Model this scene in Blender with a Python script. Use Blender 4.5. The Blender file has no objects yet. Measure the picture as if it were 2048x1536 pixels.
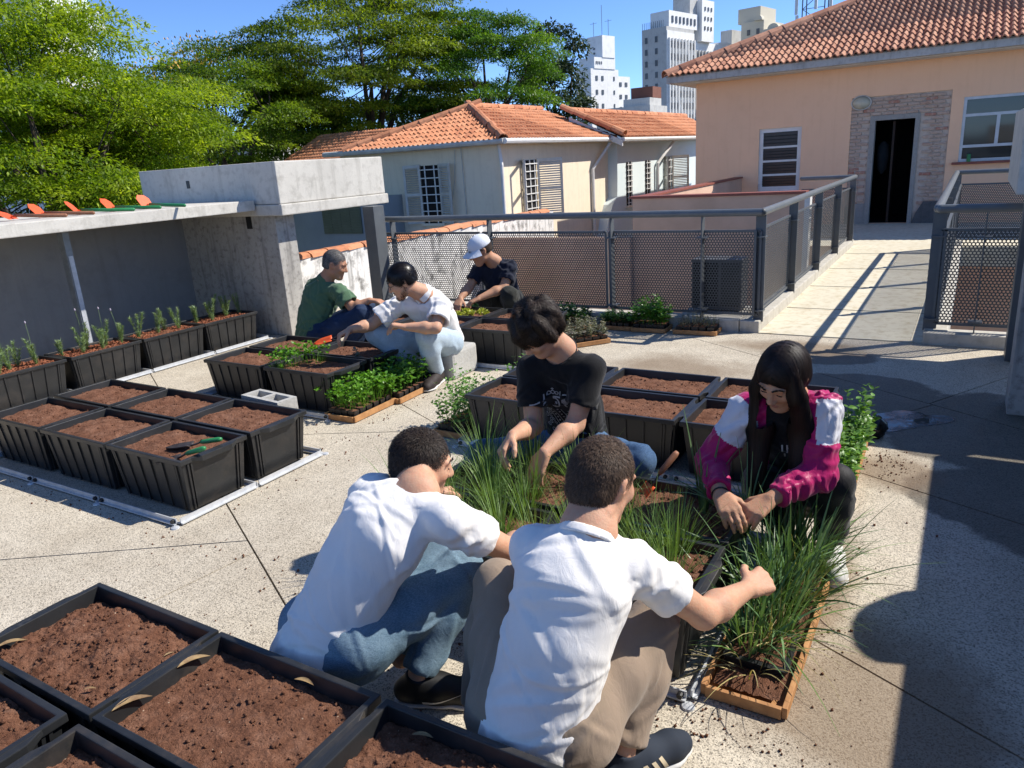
import bpy, bmesh, math, random
import numpy as np
from mathutils import Vector, Matrix, noise as mnoise
random.seed(7); RNG = np.random.default_rng(7)
S = bpy.context.scene
COL = S.collection

# ------------------------------------------------------------------ camera
PITCH, ROLL, YAW, FPX = .29147, -.064065, .55546, 1489.4
cy, sy = math.cos(YAW), math.sin(YAW)
_f = Vector((-sy*math.cos(PITCH), cy*math.cos(PITCH), -math.sin(PITCH)))
_r0 = Vector((cy, sy, 0)); _u0 = _r0.cross(_f)
_r = _r0*math.cos(ROLL)+_u0*math.sin(ROLL); _u = -_r0*math.sin(ROLL)+_u0*math.cos(ROLL)
camd = bpy.data.cameras.new('camera'); cam = bpy.data.objects.new('camera', camd); COL.objects.link(cam)
camd.sensor_width = 36; camd.lens = FPX/2048*36; camd.clip_start = .05; camd.clip_end = 3000
m = Matrix((_r, _u, -_f)).transposed().to_4x4(); m.translation = (0, 0, 1.68); cam.matrix_world = m
S.camera = cam
S.cycles.max_bounces = 6; S.cycles.diffuse_bounces = 3; S.cycles.glossy_bounces = 2; S.cycles.transmission_bounces = 3; S.cycles.transparent_max_bounces = 6; S.cycles.caustics_reflective = False; S.cycles.caustics_refractive = False
CAMP = Vector((0, 0, 1.68))

# ------------------------------------------------------------------ sky, sun, exposure
SUN = Vector((.77, .65, 1.0)).normalized()
w = bpy.data.worlds.new('World'); S.world = w; w.use_nodes = True
nt = w.node_tree; bg = nt.nodes['Background']
sky = nt.nodes.new('ShaderNodeTexSky'); sky.sky_type = 'NISHITA'; sky.sun_disc = False
sky.sun_elevation = math.asin(SUN.z); sky.sun_rotation = math.atan2(SUN.x, SUN.y)
sky.altitude = 0; sky.air_density = .5; sky.dust_density = .05; sky.ozone_density = 8.0
nt.links.new(sky.outputs[0], bg.inputs[0]); bg.inputs[1].default_value = .15
sd = bpy.data.lights.new('sun', 'SUN'); sd.energy = 4.1; sd.angle = math.radians(.53); sd.color = (1, .945, .86)
so = bpy.data.objects.new('sun', sd); COL.objects.link(so)
so.rotation_euler = (-SUN).to_track_quat('-Z', 'Y').to_euler(); so.location = (6, 5, 9)
S.view_settings.view_transform = 'Standard'; S.view_settings.look = 'None'
S.view_settings.gamma = 1; S.view_settings.exposure = .72; S.view_settings.use_curve_mapping = False

# ------------------------------------------------------------------ helpers
def obj(name, me, mat=None, parent=None, loc=None, rot=None):
    o = bpy.data.objects.new(name, me); COL.objects.link(o)
    if parent is not None: o.parent = parent
    if loc is not None: o.location = loc
    if rot is not None: o.rotation_euler = rot
    if mat is not None and me is not None and len(me.materials) == 0: me.materials.append(mat)
    return o
def tag(o, label, cat, group=None, kind=None):
    if label: o['label'] = label
    if cat: o['category'] = cat
    if group: o['group'] = group
    if kind: o['kind'] = kind
    return o
def empty(name, loc=(0, 0, 0), rz=0):
    o = bpy.data.objects.new(name, None); COL.objects.link(o); o.location = loc; o.rotation_euler = (0, 0, rz)
    o.empty_display_size = .05
    return o
def struct(o): o['kind'] = 'structure'; return o
def stuff(o): o['kind'] = 'stuff'; return o
def copy_tree(o, parent=None):
    c = o.copy(); COL.objects.link(c); c.parent = parent
    if parent is not None: c.matrix_parent_inverse = o.matrix_parent_inverse
    for ch in o.children: copy_tree(ch, c)
    return c

class MB:
    """collects polygons"""
    def __init__(s): s.v = []; s.f = []
    def add(s, vs, fs):
        n = len(s.v); s.v.extend([tuple(v) for v in vs]); s.f.extend([tuple(i+n for i in f) for f in fs]); return s
    def box(s, x0, x1, y0, y1, z0, z1):
        return s.add([(x0,y0,z0),(x1,y0,z0),(x1,y1,z0),(x0,y1,z0),(x0,y0,z1),(x1,y0,z1),(x1,y1,z1),(x0,y1,z1)],
            [(0,3,2,1),(4,5,6,7),(0,1,5,4),(1,2,6,5),(2,3,7,6),(3,0,4,7)])
    def frust(s, b, t, z0, z1):
        """b,t = (x0,x1,y0,y1)"""
        return s.add([(b[0],b[2],z0),(b[1],b[2],z0),(b[1],b[3],z0),(b[0],b[3],z0),(t[0],t[2],z1),(t[1],t[2],z1),(t[1],t[3],z1),(t[0],t[3],z1)],
            [(0,3,2,1),(4,5,6,7),(0,1,5,4),(1,2,6,5),(2,3,7,6),(3,0,4,7)])
    def bar(s, a, b, w, h, up=(0,0,1)):
        a = Vector(a); b = Vector(b); d = (b-a).normalized(); u = Vector(up)
        x = d.cross(u); x = x.normalized() if x.length > 1e-4 else Vector((1,0,0)); u = x.cross(d).normalized()
        vs = [p+x*i*w/2+u*j*h/2 for p in (a, b) for i, j in ((-1,-1),(1,-1),(1,1),(-1,1))]
        return s.add(vs, [(3,2,1,0),(4,5,6,7),(0,1,5,4),(1,2,6,5),(2,3,7,6),(3,0,4,7)])
    def tube(s, pts, rads, n=8, cap=True):
        pts = [Vector(p) for p in pts]; k0 = len(s.v); N = len(pts)
        if not hasattr(rads, '__len__'): rads = [rads]*N
        ref = None
        for i, p in enumerate(pts):
            d = (pts[min(i+1, N-1)]-pts[max(i-1, 0)]).normalized()
            if ref is None: ref = d.orthogonal().normalized()
            ref = (ref-d*ref.dot(d)); ref = ref.normalized() if ref.length > 1e-5 else d.orthogonal().normalized()
            q = d.cross(ref)
            for j in range(n):
                a = 2*math.pi*j/n; s.v.append(tuple(p+(ref*math.cos(a)+q*math.sin(a))*rads[i]))
        for i in range(N-1):
            for j in range(n):
                a = k0+i*n+j; b = k0+i*n+(j+1) % n; s.f.append((a, b, b+n, a+n))
        if cap: s.f.append(tuple(k0+j for j in range(n))[::-1]); s.f.append(tuple(k0+(N-1)*n+j for j in range(n)))
        return s
    def prism(s, poly, fn, t0, t1):
        """poly of 2-D points extruded: fn(u,v,t)->xyz"""
        n = len(poly)
        return s.add([fn(u, v, t0) for u, v in poly]+[fn(u, v, t1) for u, v in poly],
            [tuple(range(n))[::-1], tuple(range(n, 2*n))]+[(i, (i+1) % n, (i+1) % n+n, i+n) for i in range(n)])
    def lathe(s, prof, n=16, c=(0, 0)):
        k = len(s.v)
        for r, z in prof:
            for j in range(n):
                a = 2*math.pi*j/n; s.v.append((c[0]+r*math.cos(a), c[1]+r*math.sin(a), z))
        for i in range(len(prof)-1):
            for j in range(n):
                a = k+i*n+j; b = k+i*n+(j+1) % n; s.f.append((a, b, b+n, a+n))
        return s
    def mesh(s, name, smooth=False, bevel=0, recalc=True):
        me = bpy.data.meshes.new(name); me.from_pydata(s.v, [], s.f); me.update()
        if bevel or recalc:
            bm = bmesh.new(); bm.from_mesh(me)
            if bevel:
                bmesh.ops.remove_doubles(bm, verts=bm.verts, dist=1e-5)
                bmesh.ops.recalc_face_normals(bm, faces=bm.faces)
                es = [e for e in bm.edges if len(e.link_faces) == 2 and e.calc_face_angle(0) > .5]
                bmesh.ops.bevel(bm, geom=es, offset=bevel, segments=2, affect='EDGES', profile=.6, clamp_overlap=True)
            else: bmesh.ops.recalc_face_normals(bm, faces=bm.faces)
            bm.to_mesh(me); bm.free()
        if smooth: me.shade_smooth()
        return me
    def build(s, name, mat, parent=None, smooth=False, bevel=0, **k):
        return obj(name, s.mesh(name, smooth, bevel), mat, parent, **k)
def fastmesh(name, V, F, smooth=False):
    """V (n,3), F (m,3|4) numpy arrays"""
    me = bpy.data.meshes.new(name); V = np.asarray(V, np.float32); F = np.asarray(F, np.int32); k = F.shape[1]
    me.vertices.add(len(V)); me.vertices.foreach_set('co', V.ravel())
    me.loops.add(F.size); me.loops.foreach_set('vertex_index', F.ravel())
    me.polygons.add(len(F)); me.polygons.foreach_set('loop_start', np.arange(len(F), dtype=np.int32)*k)
    me.update(calc_edges=True)
    if smooth: me.shade_smooth()
    return me
def box_thing(name, dims, mat, label, cat, bevel=.006, group=None):
    o = MB().box(*dims).build(name, mat, bevel=bevel); return tag(o, label, cat, group)

# ------------------------------------------------------------------ materials
def lin(*c): return tuple(c)+(1,) if len(c) == 3 else c
class NT:
    def __init__(s, name):
        s.m = bpy.data.materials.new(name); s.m.use_nodes = True; s.t = s.m.node_tree; s.b = s.t.nodes['Principled BSDF']
    def n(s, t, **k):
        x = s.t.nodes.new('ShaderNode'+t)
        for a, v in k.items():
            if a[0] == '_': x.inputs[int(a[1:]) if a[1:].isdigit() else a[1:].replace('_', ' ')].default_value = v
            else: setattr(x, a, v)
        return x
    def l(s, a, b): s.t.links.new(a, b)
    def coords(s, kind='Object', rand=0.0):
        tc = s.n('TexCoord'); o = tc.outputs[kind]
        if rand:
            oi = s.n('ObjectInfo'); mu = s.n('MixRGB', blend_type='ADD'); mu.inputs[0].default_value = 1
            sc = s.n('Math', operation='MULTIPLY'); sc.inputs[1].default_value = rand
            s.l(oi.outputs['Random'], sc.inputs[0]); s.l(o, mu.inputs[1]); s.l(sc.outputs[0], mu.inputs[2]); o = mu.outputs[0]
        return o
    def noise(s, co, scale, detail=4, rough=.6, dist=0):
        x = s.n('TexNoise'); x.inputs['Scale'].default_value = scale; x.inputs['Detail'].default_value = detail
        x.inputs['Roughness'].default_value = rough; x.inputs['Distortion'].default_value = dist; s.l(co, x.inputs['Vector']); return x.outputs[0]
    def voro(s, co, scale, feature='F1', out='Color', rnd=1.0):
        x = s.n('TexVoronoi', feature=feature); x.inputs['Scale'].default_value = scale; x.inputs['Randomness'].default_value = rnd; s.l(co, x.inputs['Vector']); return x.outputs[out]
    def ramp(s, f, stops):
        x = s.n('ValToRGB'); r = x.color_ramp
        while len(r.elements) < len(stops): r.elements.new(.5)
        for e, (p, c) in zip(r.elements, stops): e.position = p; e.color = lin(*c) if hasattr(c, '__len__') else (c, c, c, 1)
        s.l(f, x.inputs[0]); return x.outputs[0]
    def mix(s, f, a, b, mode='MIX'):
        x = s.n('MixRGB', blend_type=mode)
        for i, v in ((0, f), (1, a), (2, b)):
            if hasattr(v, 'is_linked'): s.l(v, x.inputs[i])
            elif i == 0: x.inputs[0].default_value = v
            else: x.inputs[i].default_value = lin(*v) if hasattr(v, '__len__') else (v, v, v, 1)
        return x.outputs[0]
    def math(s, op, a, b=0, clamp=False):
        x = s.n('Math', operation=op, use_clamp=clamp)
        for i, v in ((0, a), (1, b)):
            if hasattr(v, 'is_linked'): s.l(v, x.inputs[i])
            else: x.inputs[i].default_value = v
        return x.outputs[0]
    def bump(s, h, dist, strength=1.0, prev=None):
        x = s.n('Bump'); x.inputs['Distance'].default_value = dist; x.inputs['Strength'].default_value = strength
        s.l(h, x.inputs['Height'])
        if prev is not None: s.l(prev, x.inputs['Normal'])
        return x.outputs[0]
    def out(s, col=None, rough=.6, normal=None, spec=.4, metal=0, **k):
        b = s.b
        for nme, v in (('Base Color', col), ('Roughness', rough), ('Normal', normal), ('Specular IOR Level', spec), ('Metallic', metal)):
            if v is None: continue
            if hasattr(v, 'is_linked'): s.l(v, b.inputs[nme])
            elif nme == 'Base Color': b.inputs[nme].default_value = lin(*v)
            else: b.inputs[nme].default_value = v
        for a, v in k.items(): b.inputs[a.replace('_', ' ')].default_value = v
        return s.m
def pm(name, c1, c2=None, scale=6, rough=.7, bump=0, bscale=60, metal=0, spec=.4, rand=3.0, detail=5, lo=.35, hi=.65, rvar=0, **k):
    t = NT(name); co = t.coords('Object', rand); c2 = c2 or tuple(x*.75 for x in c1)
    f = t.noise(co, scale, detail); col = t.ramp(f, [(lo, c1), (hi, c2)])
    nm = t.bump(t.noise(co, bscale, 5), bump) if bump else None
    r = t.math('ADD', t.math('MULTIPLY', f, rvar), rough-rvar/2) if rvar else rough
    return t.out(col, r, nm, spec, metal, **k)
def leafmat(name, c1, c2, trans=.25, rough=.5, sc=9, dk=None):
    t = NT(name); co = t.coords('Object', 1.0)
    col = t.ramp(t.noise(co, sc, 3), [(.35, c1), (.65, c2)] if dk is None else [(.30, dk), (.48, c1), (.68, c2)])
    oi = t.n('NewGeometry'); v = t.math('ADD', t.math('MULTIPLY', oi.outputs['Random Per Island'], .7), .62)
    col = t.mix(1, col, v, 'MULTIPLY')
    t.out(col, rough, None, .35)
    tr = t.n('BsdfTranslucent'); t.l(t.mix(1, col, (1.5, 1.5, .55), 'MULTIPLY'), tr.inputs[0])
    mx = t.n('MixShader'); mx.inputs[0].default_value = trans
    t.l(t.b.outputs[0], mx.inputs[1]); t.l(tr.outputs[0], mx.inputs[2])
    t.l(mx.outputs[0], t.t.nodes['Material Output'].inputs[0]); return t.m

def floor_material(name, wet=True):
    t = NT(name); co = t.coords('Object')
    big = t.noise(co, .9, 5, .65); mid = t.noise(co, 5, 5, .6)
    base = t.ramp(mid, [(.3, (.49, .43, .335)), (.7, (.58, .52, .415))])
    base = t.mix(t.ramp(big, [(.45, 0), (.62, .45)]), base, (.38, .325, .245))
    gr = t.voro(co, 220, out='Color'); g1 = t.n('SeparateColor'); t.l(gr, g1.inputs[0])
    fine = t.noise(co, 130, 3, .7)
    speck = t.ramp(t.math('ADD', t.math('MULTIPLY', g1.outputs[0], .6), t.math('MULTIPLY', fine, .55)), [(.22, .22), (.36, .62), (.52, 1.0), (.8, 1.2)])
    col = t.mix(1, base, speck, 'MULTIPLY')
    xyz = t.n('SeparateXYZ'); t.l(co, xyz.inputs[0])
    wn = t.noise(co, 2.2, 5, .62)
    def blob(cx, cy_, rx, ry, soft=.1, amp=.9):
        dx = t.math('DIVIDE', t.math('SUBTRACT', xyz.outputs[0], cx), rx); dy = t.math('DIVIDE', t.math('SUBTRACT', xyz.outputs[1], cy_), ry)
        d = t.math('SQRT', t.math('ADD', t.math('MULTIPLY', dx, dx), t.math('MULTIPLY', dy, dy)))
        d = t.math('ADD', d, t.math('MULTIPLY', t.math('SUBTRACT', wn, .5), amp))
        return t.ramp(d, [(1-soft, 1.0), (1, 0.0)])
    r = .82
    if wet:
        wm = blob(-.28, 5.0, .62, .42)
        for b in ((-.95, 6.25, .5, .22), (.15, 4.9, .5, .75), (-.55, 5.55, .55, .3), (.35, 3.9, .45, .55)): wm = t.math('MAXIMUM', wm, blob(*b))
        col = t.mix(t.math('MULTIPLY', wm, .85), col, t.mix(1, col, (.20, .195, .18), 'MULTIPLY'))
        st = blob(-.1, 2.15, .5, .5, .5, 1.2)
        for b in ((-.22, 4.1, .28, .3, .5, 1.3), (-1.9, 5.6, .8, .5, .7, 1.4), (-1.1, 6.5, .8, .3, .6, 1.4), (-.33, 2.8, .12, .7, .6, 1.2)): st = t.math('MAXIMUM', st, blob(*b))
        col = t.mix(t.math('MULTIPLY', st, .68), col, (.19, .125, .07))
        r = t.math('SUBTRACT', .82, t.math('MULTIPLY', wm, .30))
    nm = t.bump(t.math('ADD', t.math('MULTIPLY', g1.outputs[0], .5), fine), .004, .8)
    return t.out(col, r, nm, .35)
M = {}
M['floor'] = floor_material('aggregate_floor')
def concrete(name, c1, c2, dark, scale=1.6, bump=.004, streak=.5):
    t = NT(name); co = t.coords('Object')
    a = t.noise(co, scale, 6, .68); b = t.noise(co, scale*7, 5, .65); c = t.noise(co, 60, 4, .6)
    col = t.ramp(a, [(.3, c1), (.7, c2)])
    col = t.mix(t.ramp(b, [(.5, 0), (.72, streak)]), col, dark)
    mp = t.n('Mapping'); mp.inputs['Scale'].default_value = (7, 7, .55); t.l(co, mp.inputs[0])
    col = t.mix(t.ramp(t.noise(mp.outputs[0], 1.6, 5, .6), [(.52, 0), (.75, streak)]), col, dark)
    pits = t.ramp(t.voro(co, 26, out='Distance'), [(.05, 0), (.12, 1)])
    col = t.mix(t.ramp(pits, [(0, .35), (1, 0)]), col, dark)
    h = t.math('ADD', t.math('ADD', t.math('MULTIPLY', c, .35), t.math('MULTIPLY', b, .8)), t.math('MULTIPLY', pits, .25))
    return t.out(col, .85, t.bump(h, bump, .9), .25)
M['concrete'] = concrete('rough_concrete', (.50, .475, .42), (.62, .59, .52), (.27, .25, .21))
M['concrete_backwall'] = concrete('dark_plaster', (.27, .265, .25), (.33, .32, .30), (.18, .175, .165), .8, .0015, .3)  # dark grey plaster of the shelter back walls
M['concrete_col'] = concrete('blotchy_concrete', (.36, .345, .31), (.47, .445, .40), (.14, .13, .12), 2.4, .003, .75)
M['walk'] = concrete('walkway_concrete', (.58, .53, .41), (.68, .63, .49), (.40, .31, .17), 1.3, .002, .6)
M['kerb'] = concrete('kerb_concrete', (.46, .43, .37), (.55, .52, .45), (.25, .23, .19), 2, .002, .5)
M['render_wall'] = concrete('weathered_render', (.74, .72, .68), (.80, .78, .74), (.10, .095, .085), .9, .004, .9)
M['dark_joint'] = pm('joint_filler', (.05, .045, .04), rough=.95)
M['orange'] = concrete('orange_wall_paint', (.95, .60, .375), (.92, .57, .35), (.82, .49, .29), .5, .0012, .35)
M['orange2'] = pm('faded_orange_paint', (.70, .47, .34), (.56, .37, .26), 1.3, .85, .001, 70)
M['redcap'] = pm('red_sill_paint', (.30, .09, .06), (.22, .07, .05), 8, .6, .001)
M['cream'] = concrete('cream_wall_paint', (.86, .74, .56), (.82, .70, .52), (.66, .55, .40), .6, .001, .4)
M['blue'] = pm('pale_blue_wall_paint', (.68, .76, .76), (.60, .69, .70), .7, .85, .001, 60)
M['grey_wall'] = pm('grey_wall_paint', (.34, .36, .37), (.28, .30, .31), 1, .85, .001, 60)
M['white'] = pm('white_paint', (.76, .75, .72), (.66, .65, .61), 4, .55, .0005, 60)
M['shutter'] = pm('shutter_paint', (.60, .58, .52), (.48, .46, .41), 5, .6)
M['olive'] = pm('olive_shutter_paint', (.17, .18, .12), (.13, .14, .09), 5, .6)
M['fascia'] = concrete('fascia_concrete', (.42, .42, .40), (.52, .52, .50), (.24, .23, .21), 2, .003, .6)
M['soffit'] = pm('soffit_paint', (.70, .66, .60), (.60, .56, .5), 2, .8)
def tilemat(name, c1, c2, c3):
    t = NT(name); co = t.coords('Object', 20.0); oi = t.n('ObjectInfo'); g = t.n('NewGeometry')
    v = t.math('FRACT', t.math('ADD', oi.outputs['Random'], g.outputs['Random Per Island']))
    col = t.ramp(v, [(0, c1), (.6, c2), (1, c3)])
    d = t.noise(co, 9, 5, .7); col = t.mix(t.ramp(d, [(.5, 0), (.75, .6)]), col, (.09, .05, .035))
    return t.out(col, .8, t.bump(t.noise(co, 80, 4), .002), .25)
M['tile'] = tilemat('clay_roof_tile', (.42, .19, .115), (.52, .27, .17), (.33, .14, .085))
M['tile2'] = tilemat('orange_roof_tile', (.52, .21, .10), (.60, .27, .14), (.44, .165, .08))
M['mortar'] = pm('lime_mortar', (.62, .52, .42), (.52, .42, .33), 12, .95, .006, 40)
def brickmat():
    t = NT('old_brick'); co = t.coords('Object', 20.0); oi = t.n('ObjectInfo')
    col = t.ramp(oi.outputs['Random'], [(0, (.46, .32, .24)), (.5, (.52, .38, .29)), (.9, (.42, .26, .19)), (1, (.42, .15, .10))])
    col = t.mix(t.ramp(t.noise(co, 14, 5, .7), [(.45, 0), (.7, .75)]), col, (.60, .50, .40))
    return t.out(col, .9, t.bump(t.noise(co, 50, 5), .006), .2)
M['brick'] = brickmat()
M['cement'] = concrete('cement_render', (.30, .29, .26), (.36, .35, .32), (.2, .19, .17), 3, .003, .5)
M['darkcement'] = concrete('dark_cement', (.10, .10, .10), (.14, .14, .135), (.06, .06, .06), 3, .003, .5)
M['steel'] = pm('grey_painted_steel', (.105, .115, .12), (.09, .098, .105), 8, .42, .0004, 120, spec=.5)
M['steel_lt'] = pm('light_grey_handrail_paint', (.15, .165, .172), (.125, .14, .148), 10, .33, .0003, 120, spec=.5)
M['galv'] = pm('galvanised_steel', (.62, .64, .66), (.50, .52, .54), 22, .42, .0006, 70, metal=.25, spec=.5)
M['zinc_dk'] = pm('dull_zinc_post', (.27, .30, .32), (.20, .225, .245), 12, .45, metal=.3)
M['bolt'] = pm('black_bolt_cap', (.02, .02, .02), rough=.4)
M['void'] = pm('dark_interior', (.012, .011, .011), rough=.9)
M['glass'] = NT('window_glass').out((.03, .035, .035), .06, None, .6)
M['alu'] = pm('aluminium_frame', (.55, .56, .57), (.47, .48, .49), 8, .4, metal=.3)
def plasticmat():
    t = NT('black_crate_plastic'); co = t.coords('Object', 9.0); f = t.noise(co, 6, 6, .65); d = t.noise(co, 3.2, 7, .75)
    col = t.ramp(f, [(.35, (.014, .015, .016)), (.65, (.024, .025, .026))])
    dust = t.ramp(d, [(.52, 0), (.78, .5)]); col = t.mix(dust, col, (.085, .066, .05))
    sc = t.n('Mapping'); sc.inputs['Scale'].default_value = (1, 1, 14); t.l(co, sc.inputs[0]); scr = t.ramp(t.noise(sc.outputs[0], 9, 4, .7), [(.66, 0), (.72, .35)]); col = t.mix(scr, col, (.09, .09, .09))
    return t.out(col, t.math('ADD', t.math('MULTIPLY', d, .45), .18), t.bump(t.noise(co, 45, 4), .0005), .5)
M['plastic'] = plasticmat()
def soilmat(name, c1, c2, c3):
    t = NT(name); co = t.coords('Object', 7.0)
    col = t.ramp(t.noise(co, 16, 6, .7), [(.32, c1), (.52, c2), (.72, c3)])
    col = t.mix(t.ramp(t.voro(co, 150, out='Distance'), [(.3, 0), (.6, .25)]), col, tuple(x*.4 for x in c1))
    v = t.n('TexVoronoi'); v.inputs['Scale'].default_value = 75; t.l(co, v.inputs['Vector'])
    sp = t.n('SeparateColor'); t.l(v.outputs['Color'], sp.inputs[0])
    col = t.mix(t.math('MULTIPLY', t.ramp(sp.outputs[0], [(.965, 0), (.97, 1)]), t.ramp(v.outputs['Distance'], [(.12, 1), (.2, 0)])), col, (.55, .42, .30))
    h = t.math('ADD', t.noise(co, 110, 5, .75), t.math('MULTIPLY', t.noise(co, 40, 3), .8))
    return t.out(col, .95, t.bump(h, .012, 1.0), .1)
M['soil'] = soilmat('red_brown_soil', (.155, .068, .040), (.235, .112, .068), (.32, .172, .113))
M['bark'] = pm('bark_chip', (.30, .10, .045), (.16, .055, .028), 30, .85, .002, 90)
M['wood'] = pm('pine_crate_wood', (.50, .26, .105), (.36, .17, .065), 22, .75, .001, 120)
M['orange_tool'] = pm('orange_tool_enamel', (.78, .12, .03), (.70, .095, .025), 30, .4)
M['green_handle'] = pm('green_handle_enamel', (.03, .22, .075), (.025, .18, .06), 30, .4)
M['wood_handle'] = pm('worn_wood_handle', (.32, .14, .075), (.24, .10, .05), 30, .6)
M['tool_steel'] = pm('soil_stained_steel', (.10, .09, .085), (.06, .045, .04), 30, .45, metal=.5)
M['block'] = concrete('grey_cement_block', (.40, .39, .36), (.48, .47, .43), (.25, .24, .22), 6, .006, .4)
M['bark_tree'] = pm('tree_bark', (.075, .055, .04), (.045, .034, .026), 6, .9, .01, 25)
M['dry_leaf'] = pm('dry_leaf', (.34, .24, .11), (.17, .10, .05), 30, .7, .001, 80)
# ================================================================== SETTING
struct(MB().box(-900, 900, -900, 900, -3.6, -3.2).build('ground', pm('street_ground', (.16, .15, .13), (.11, .10, .09), .3, .95)))

# ---- terrace floor: poured panels with open joints
def clip(poly, a, b, keep):
    """half-plane cut of a convex polygon by the line a-b"""
    n = Vector((-(b[1]-a[1]), b[0]-a[0])).normalized(); out = []
    def sd_(p): return (n.x*(p[0]-a[0])+n.y*(p[1]-a[1]))*keep
    for i, p in enumerate(poly):
        q = poly[(i+1) % len(poly)]; dp, dq = sd_(p), sd_(q)
        if dp >= 0: out.append(p)
        if dp*dq < 0:
            t = dp/(dp-dq); out.append((p[0]+(q[0]-p[0])*t, p[1]+(q[1]-p[1])*t))
    return out
def inside(poly, p):
    return all((poly[(i+1) % len(poly)][0]-a[0])*(p[1]-a[1])-(poly[(i+1) % len(poly)][1]-a[1])*(p[0]-a[0]) >= 0 for i, a in enumerate(poly))
floor_root = struct(MB().box(-8.2, 3.4, -3, 6.93, -.35, -.019).build('terrace_floor', M['dark_joint']))
panels = [[(-8.2, -3), (3.4, -3), (3.4, 6.93), (-8.2, 6.93)]]
for a, b in (((-1.9, 6.47), (.3, 5.02)), ((-.33, 3.97), (.34, 3.66)), ((-.23, 2.38), (.28, 2.12)), ((-2.73, 2.01), (-2.18, 1.72)),
             ((-.05, 5.39), (.29, 5.99)), ((-.4, 4.8), (-.2, 5.1)), ((-2.79, 1.51), (-2.72, 1.98)), ((-3.82, 1.42), (-3.17, 1.85)), ((-3.67, 3.29), (-2.99, 3.62)), ((-6.05, 4.82), (-5.44, 5.32))):
    mid = ((a[0]+b[0])/2, (a[1]+b[1])/2); new = []
    for p in panels:
        if inside(p, mid): new += [clip(p, a, b, 1), clip(p, a, b, -1)]
        else: new.append(p)
    panels = [p for p in new if len(p) > 2]
for p in panels:
    c = [sum(q[k] for q in p)/len(p) for k in (0, 1)]
    q = list(p)
    for i in range(len(p)):
        a, b = Vector(p[i]), Vector(p[(i+1) % len(p)]); d = (b-a).normalized(); nn = Vector((-d.y, d.x))*.0042; q = clip(q, tuple(a+nn), tuple(b+nn), 1)
    if len(q) > 2: MB().prism(q, lambda u, v, t: (u, v, t), -.02, 0).build('floor_panel', M['floor'], floor_root)

# ---- walkway to the house with kerbs
struct(MB().box(-1.58, -.24, 6.95, 16.9, -.3, .004).build('walkway', M['walk']))
for k, yj in enumerate((8.15, 9.5, 10.9, 12.4)):
    MB().box(-1.57, -.25, yj, yj+.012, .0035, .0065).build('expansion_joint', M['dark_joint'], bpy.data.objects['walkway'])
kerb = struct(MB().box(-1.76, -1.58, 6.95, 13.35, -.3, .11).build('walkway_kerb', M['kerb'], bevel=.012))
struct(MB().box(-6.25, -1.763, 6.93, 7.13, -.3, .115).build('fence_kerb', M['kerb'], bevel=.012))
struct(MB().box(-.24, -.06, 7.0, 13.35, -.3, .11).build('walkway_kerb', M['kerb'], bevel=.012))
struct(MB().box(-.237, 1.6, 6.9, 7.1, -.3, .10).build('fence_kerb', M['kerb'], bevel=.012))
struct(MB().box(-2.6, 1.2, 13.35, 16.9, -.3, 0).build('landing', M['walk']))

# ---- puddle on the wet floor
pu = MB(); n = 48; ring = []
for i in range(n):
    a = 2*math.pi*i/n; rr = 1+.35*mnoise.noise((math.cos(a)*1.3, math.sin(a)*1.3, 4))+.12*mnoise.noise((math.cos(a)*5, math.sin(a)*5, 1))
    x, y = .30*rr*math.cos(a), .16*rr*math.sin(a); ring.append((-.27+x*.83-y*.56, 4.86+x*.56+y*.83, .0022))
pu.add(ring, [tuple(range(n))])
wt = NT('standing_water'); wco = wt.coords('Object'); wm_ = wt.out((.045, .042, .036), wt.ramp(wt.noise(wco, 9, 4), [(.42, .05), (.6, .35)]), None, .45)
struct(pu.build('puddle', wm_))

# ---- perforated sheet
def perforated(name, fn, W_, H_, parent, mat, pitch=.027, r=.0099):
    """fn(u,v)->xyz; sheet W_ x H_ with a hexagonal hole lattice and plain edges"""
    cw, ch = pitch, pitch*.866; nu = int((W_-.02)/cw); nv = int((H_-.02)/ch)
    u0 = (W_-nu*cw)/2; v0 = (H_-nv*ch)/2; V = []; F = []
    for j in range(nv):
        for i in range(nu):
            cx = u0+(i+.5+(.25 if j % 2 else -.25))*cw; cyy = v0+(j+.5)*ch; k = len(V)
            for q in range(8):
                a = math.pi/8+q*math.pi/4
                V.append((cx+r*math.cos(a), cyy+r*math.sin(a)))
            x0, x1, y0, y1 = cx-cw/2, cx+cw/2, cyy-ch/2, cyy+ch/2
            V += [(x1, y0), (x1, y1), (x0, y1), (x0, y0)]
            # corners 8..11 : br,tr,tl,bl ; hole verts 0..7 from 22.5deg
            F += [(k+8, k+9, k+0, k+7), (k+9, k+10, k+2, k+1), (k+10, k+11, k+4, k+3), (k+11, k+8, k+6, k+5)]
            F += [(k+9, k+1, k+0, k+0), (k+10, k+3, k+2, k+2), (k+11, k+5, k+4, k+4), (k+8, k+7, k+6, k+6)]
    fr = [(0, 0), (W_, 0), (W_, H_), (0, H_), (u0-cw*.3, v0), (W_-u0+cw*.3, v0), (W_-u0+cw*.3, H_-v0), (u0-cw*.3, H_-v0)]
    k = len(V); V += fr; fs = [tuple(dict.fromkeys(f)) for f in F]
    fs += [(k, k+1, k+5, k+4), (k+1, k+2, k+6, k+5), (k+2, k+3, k+7, k+6), (k+3, k, k+4, k+7)]
    me = bpy.data.meshes.new(name); me.from_pydata([tuple(fn(u, v)) for u, v in V], [], fs); me.update()
    o = obj(name, me, mat, parent)
    return o
M['perf'] = pm('perforated_steel_sheet', (.07, .075, .078), (.055, .06, .063), 9, .45, spec=.5)

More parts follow.
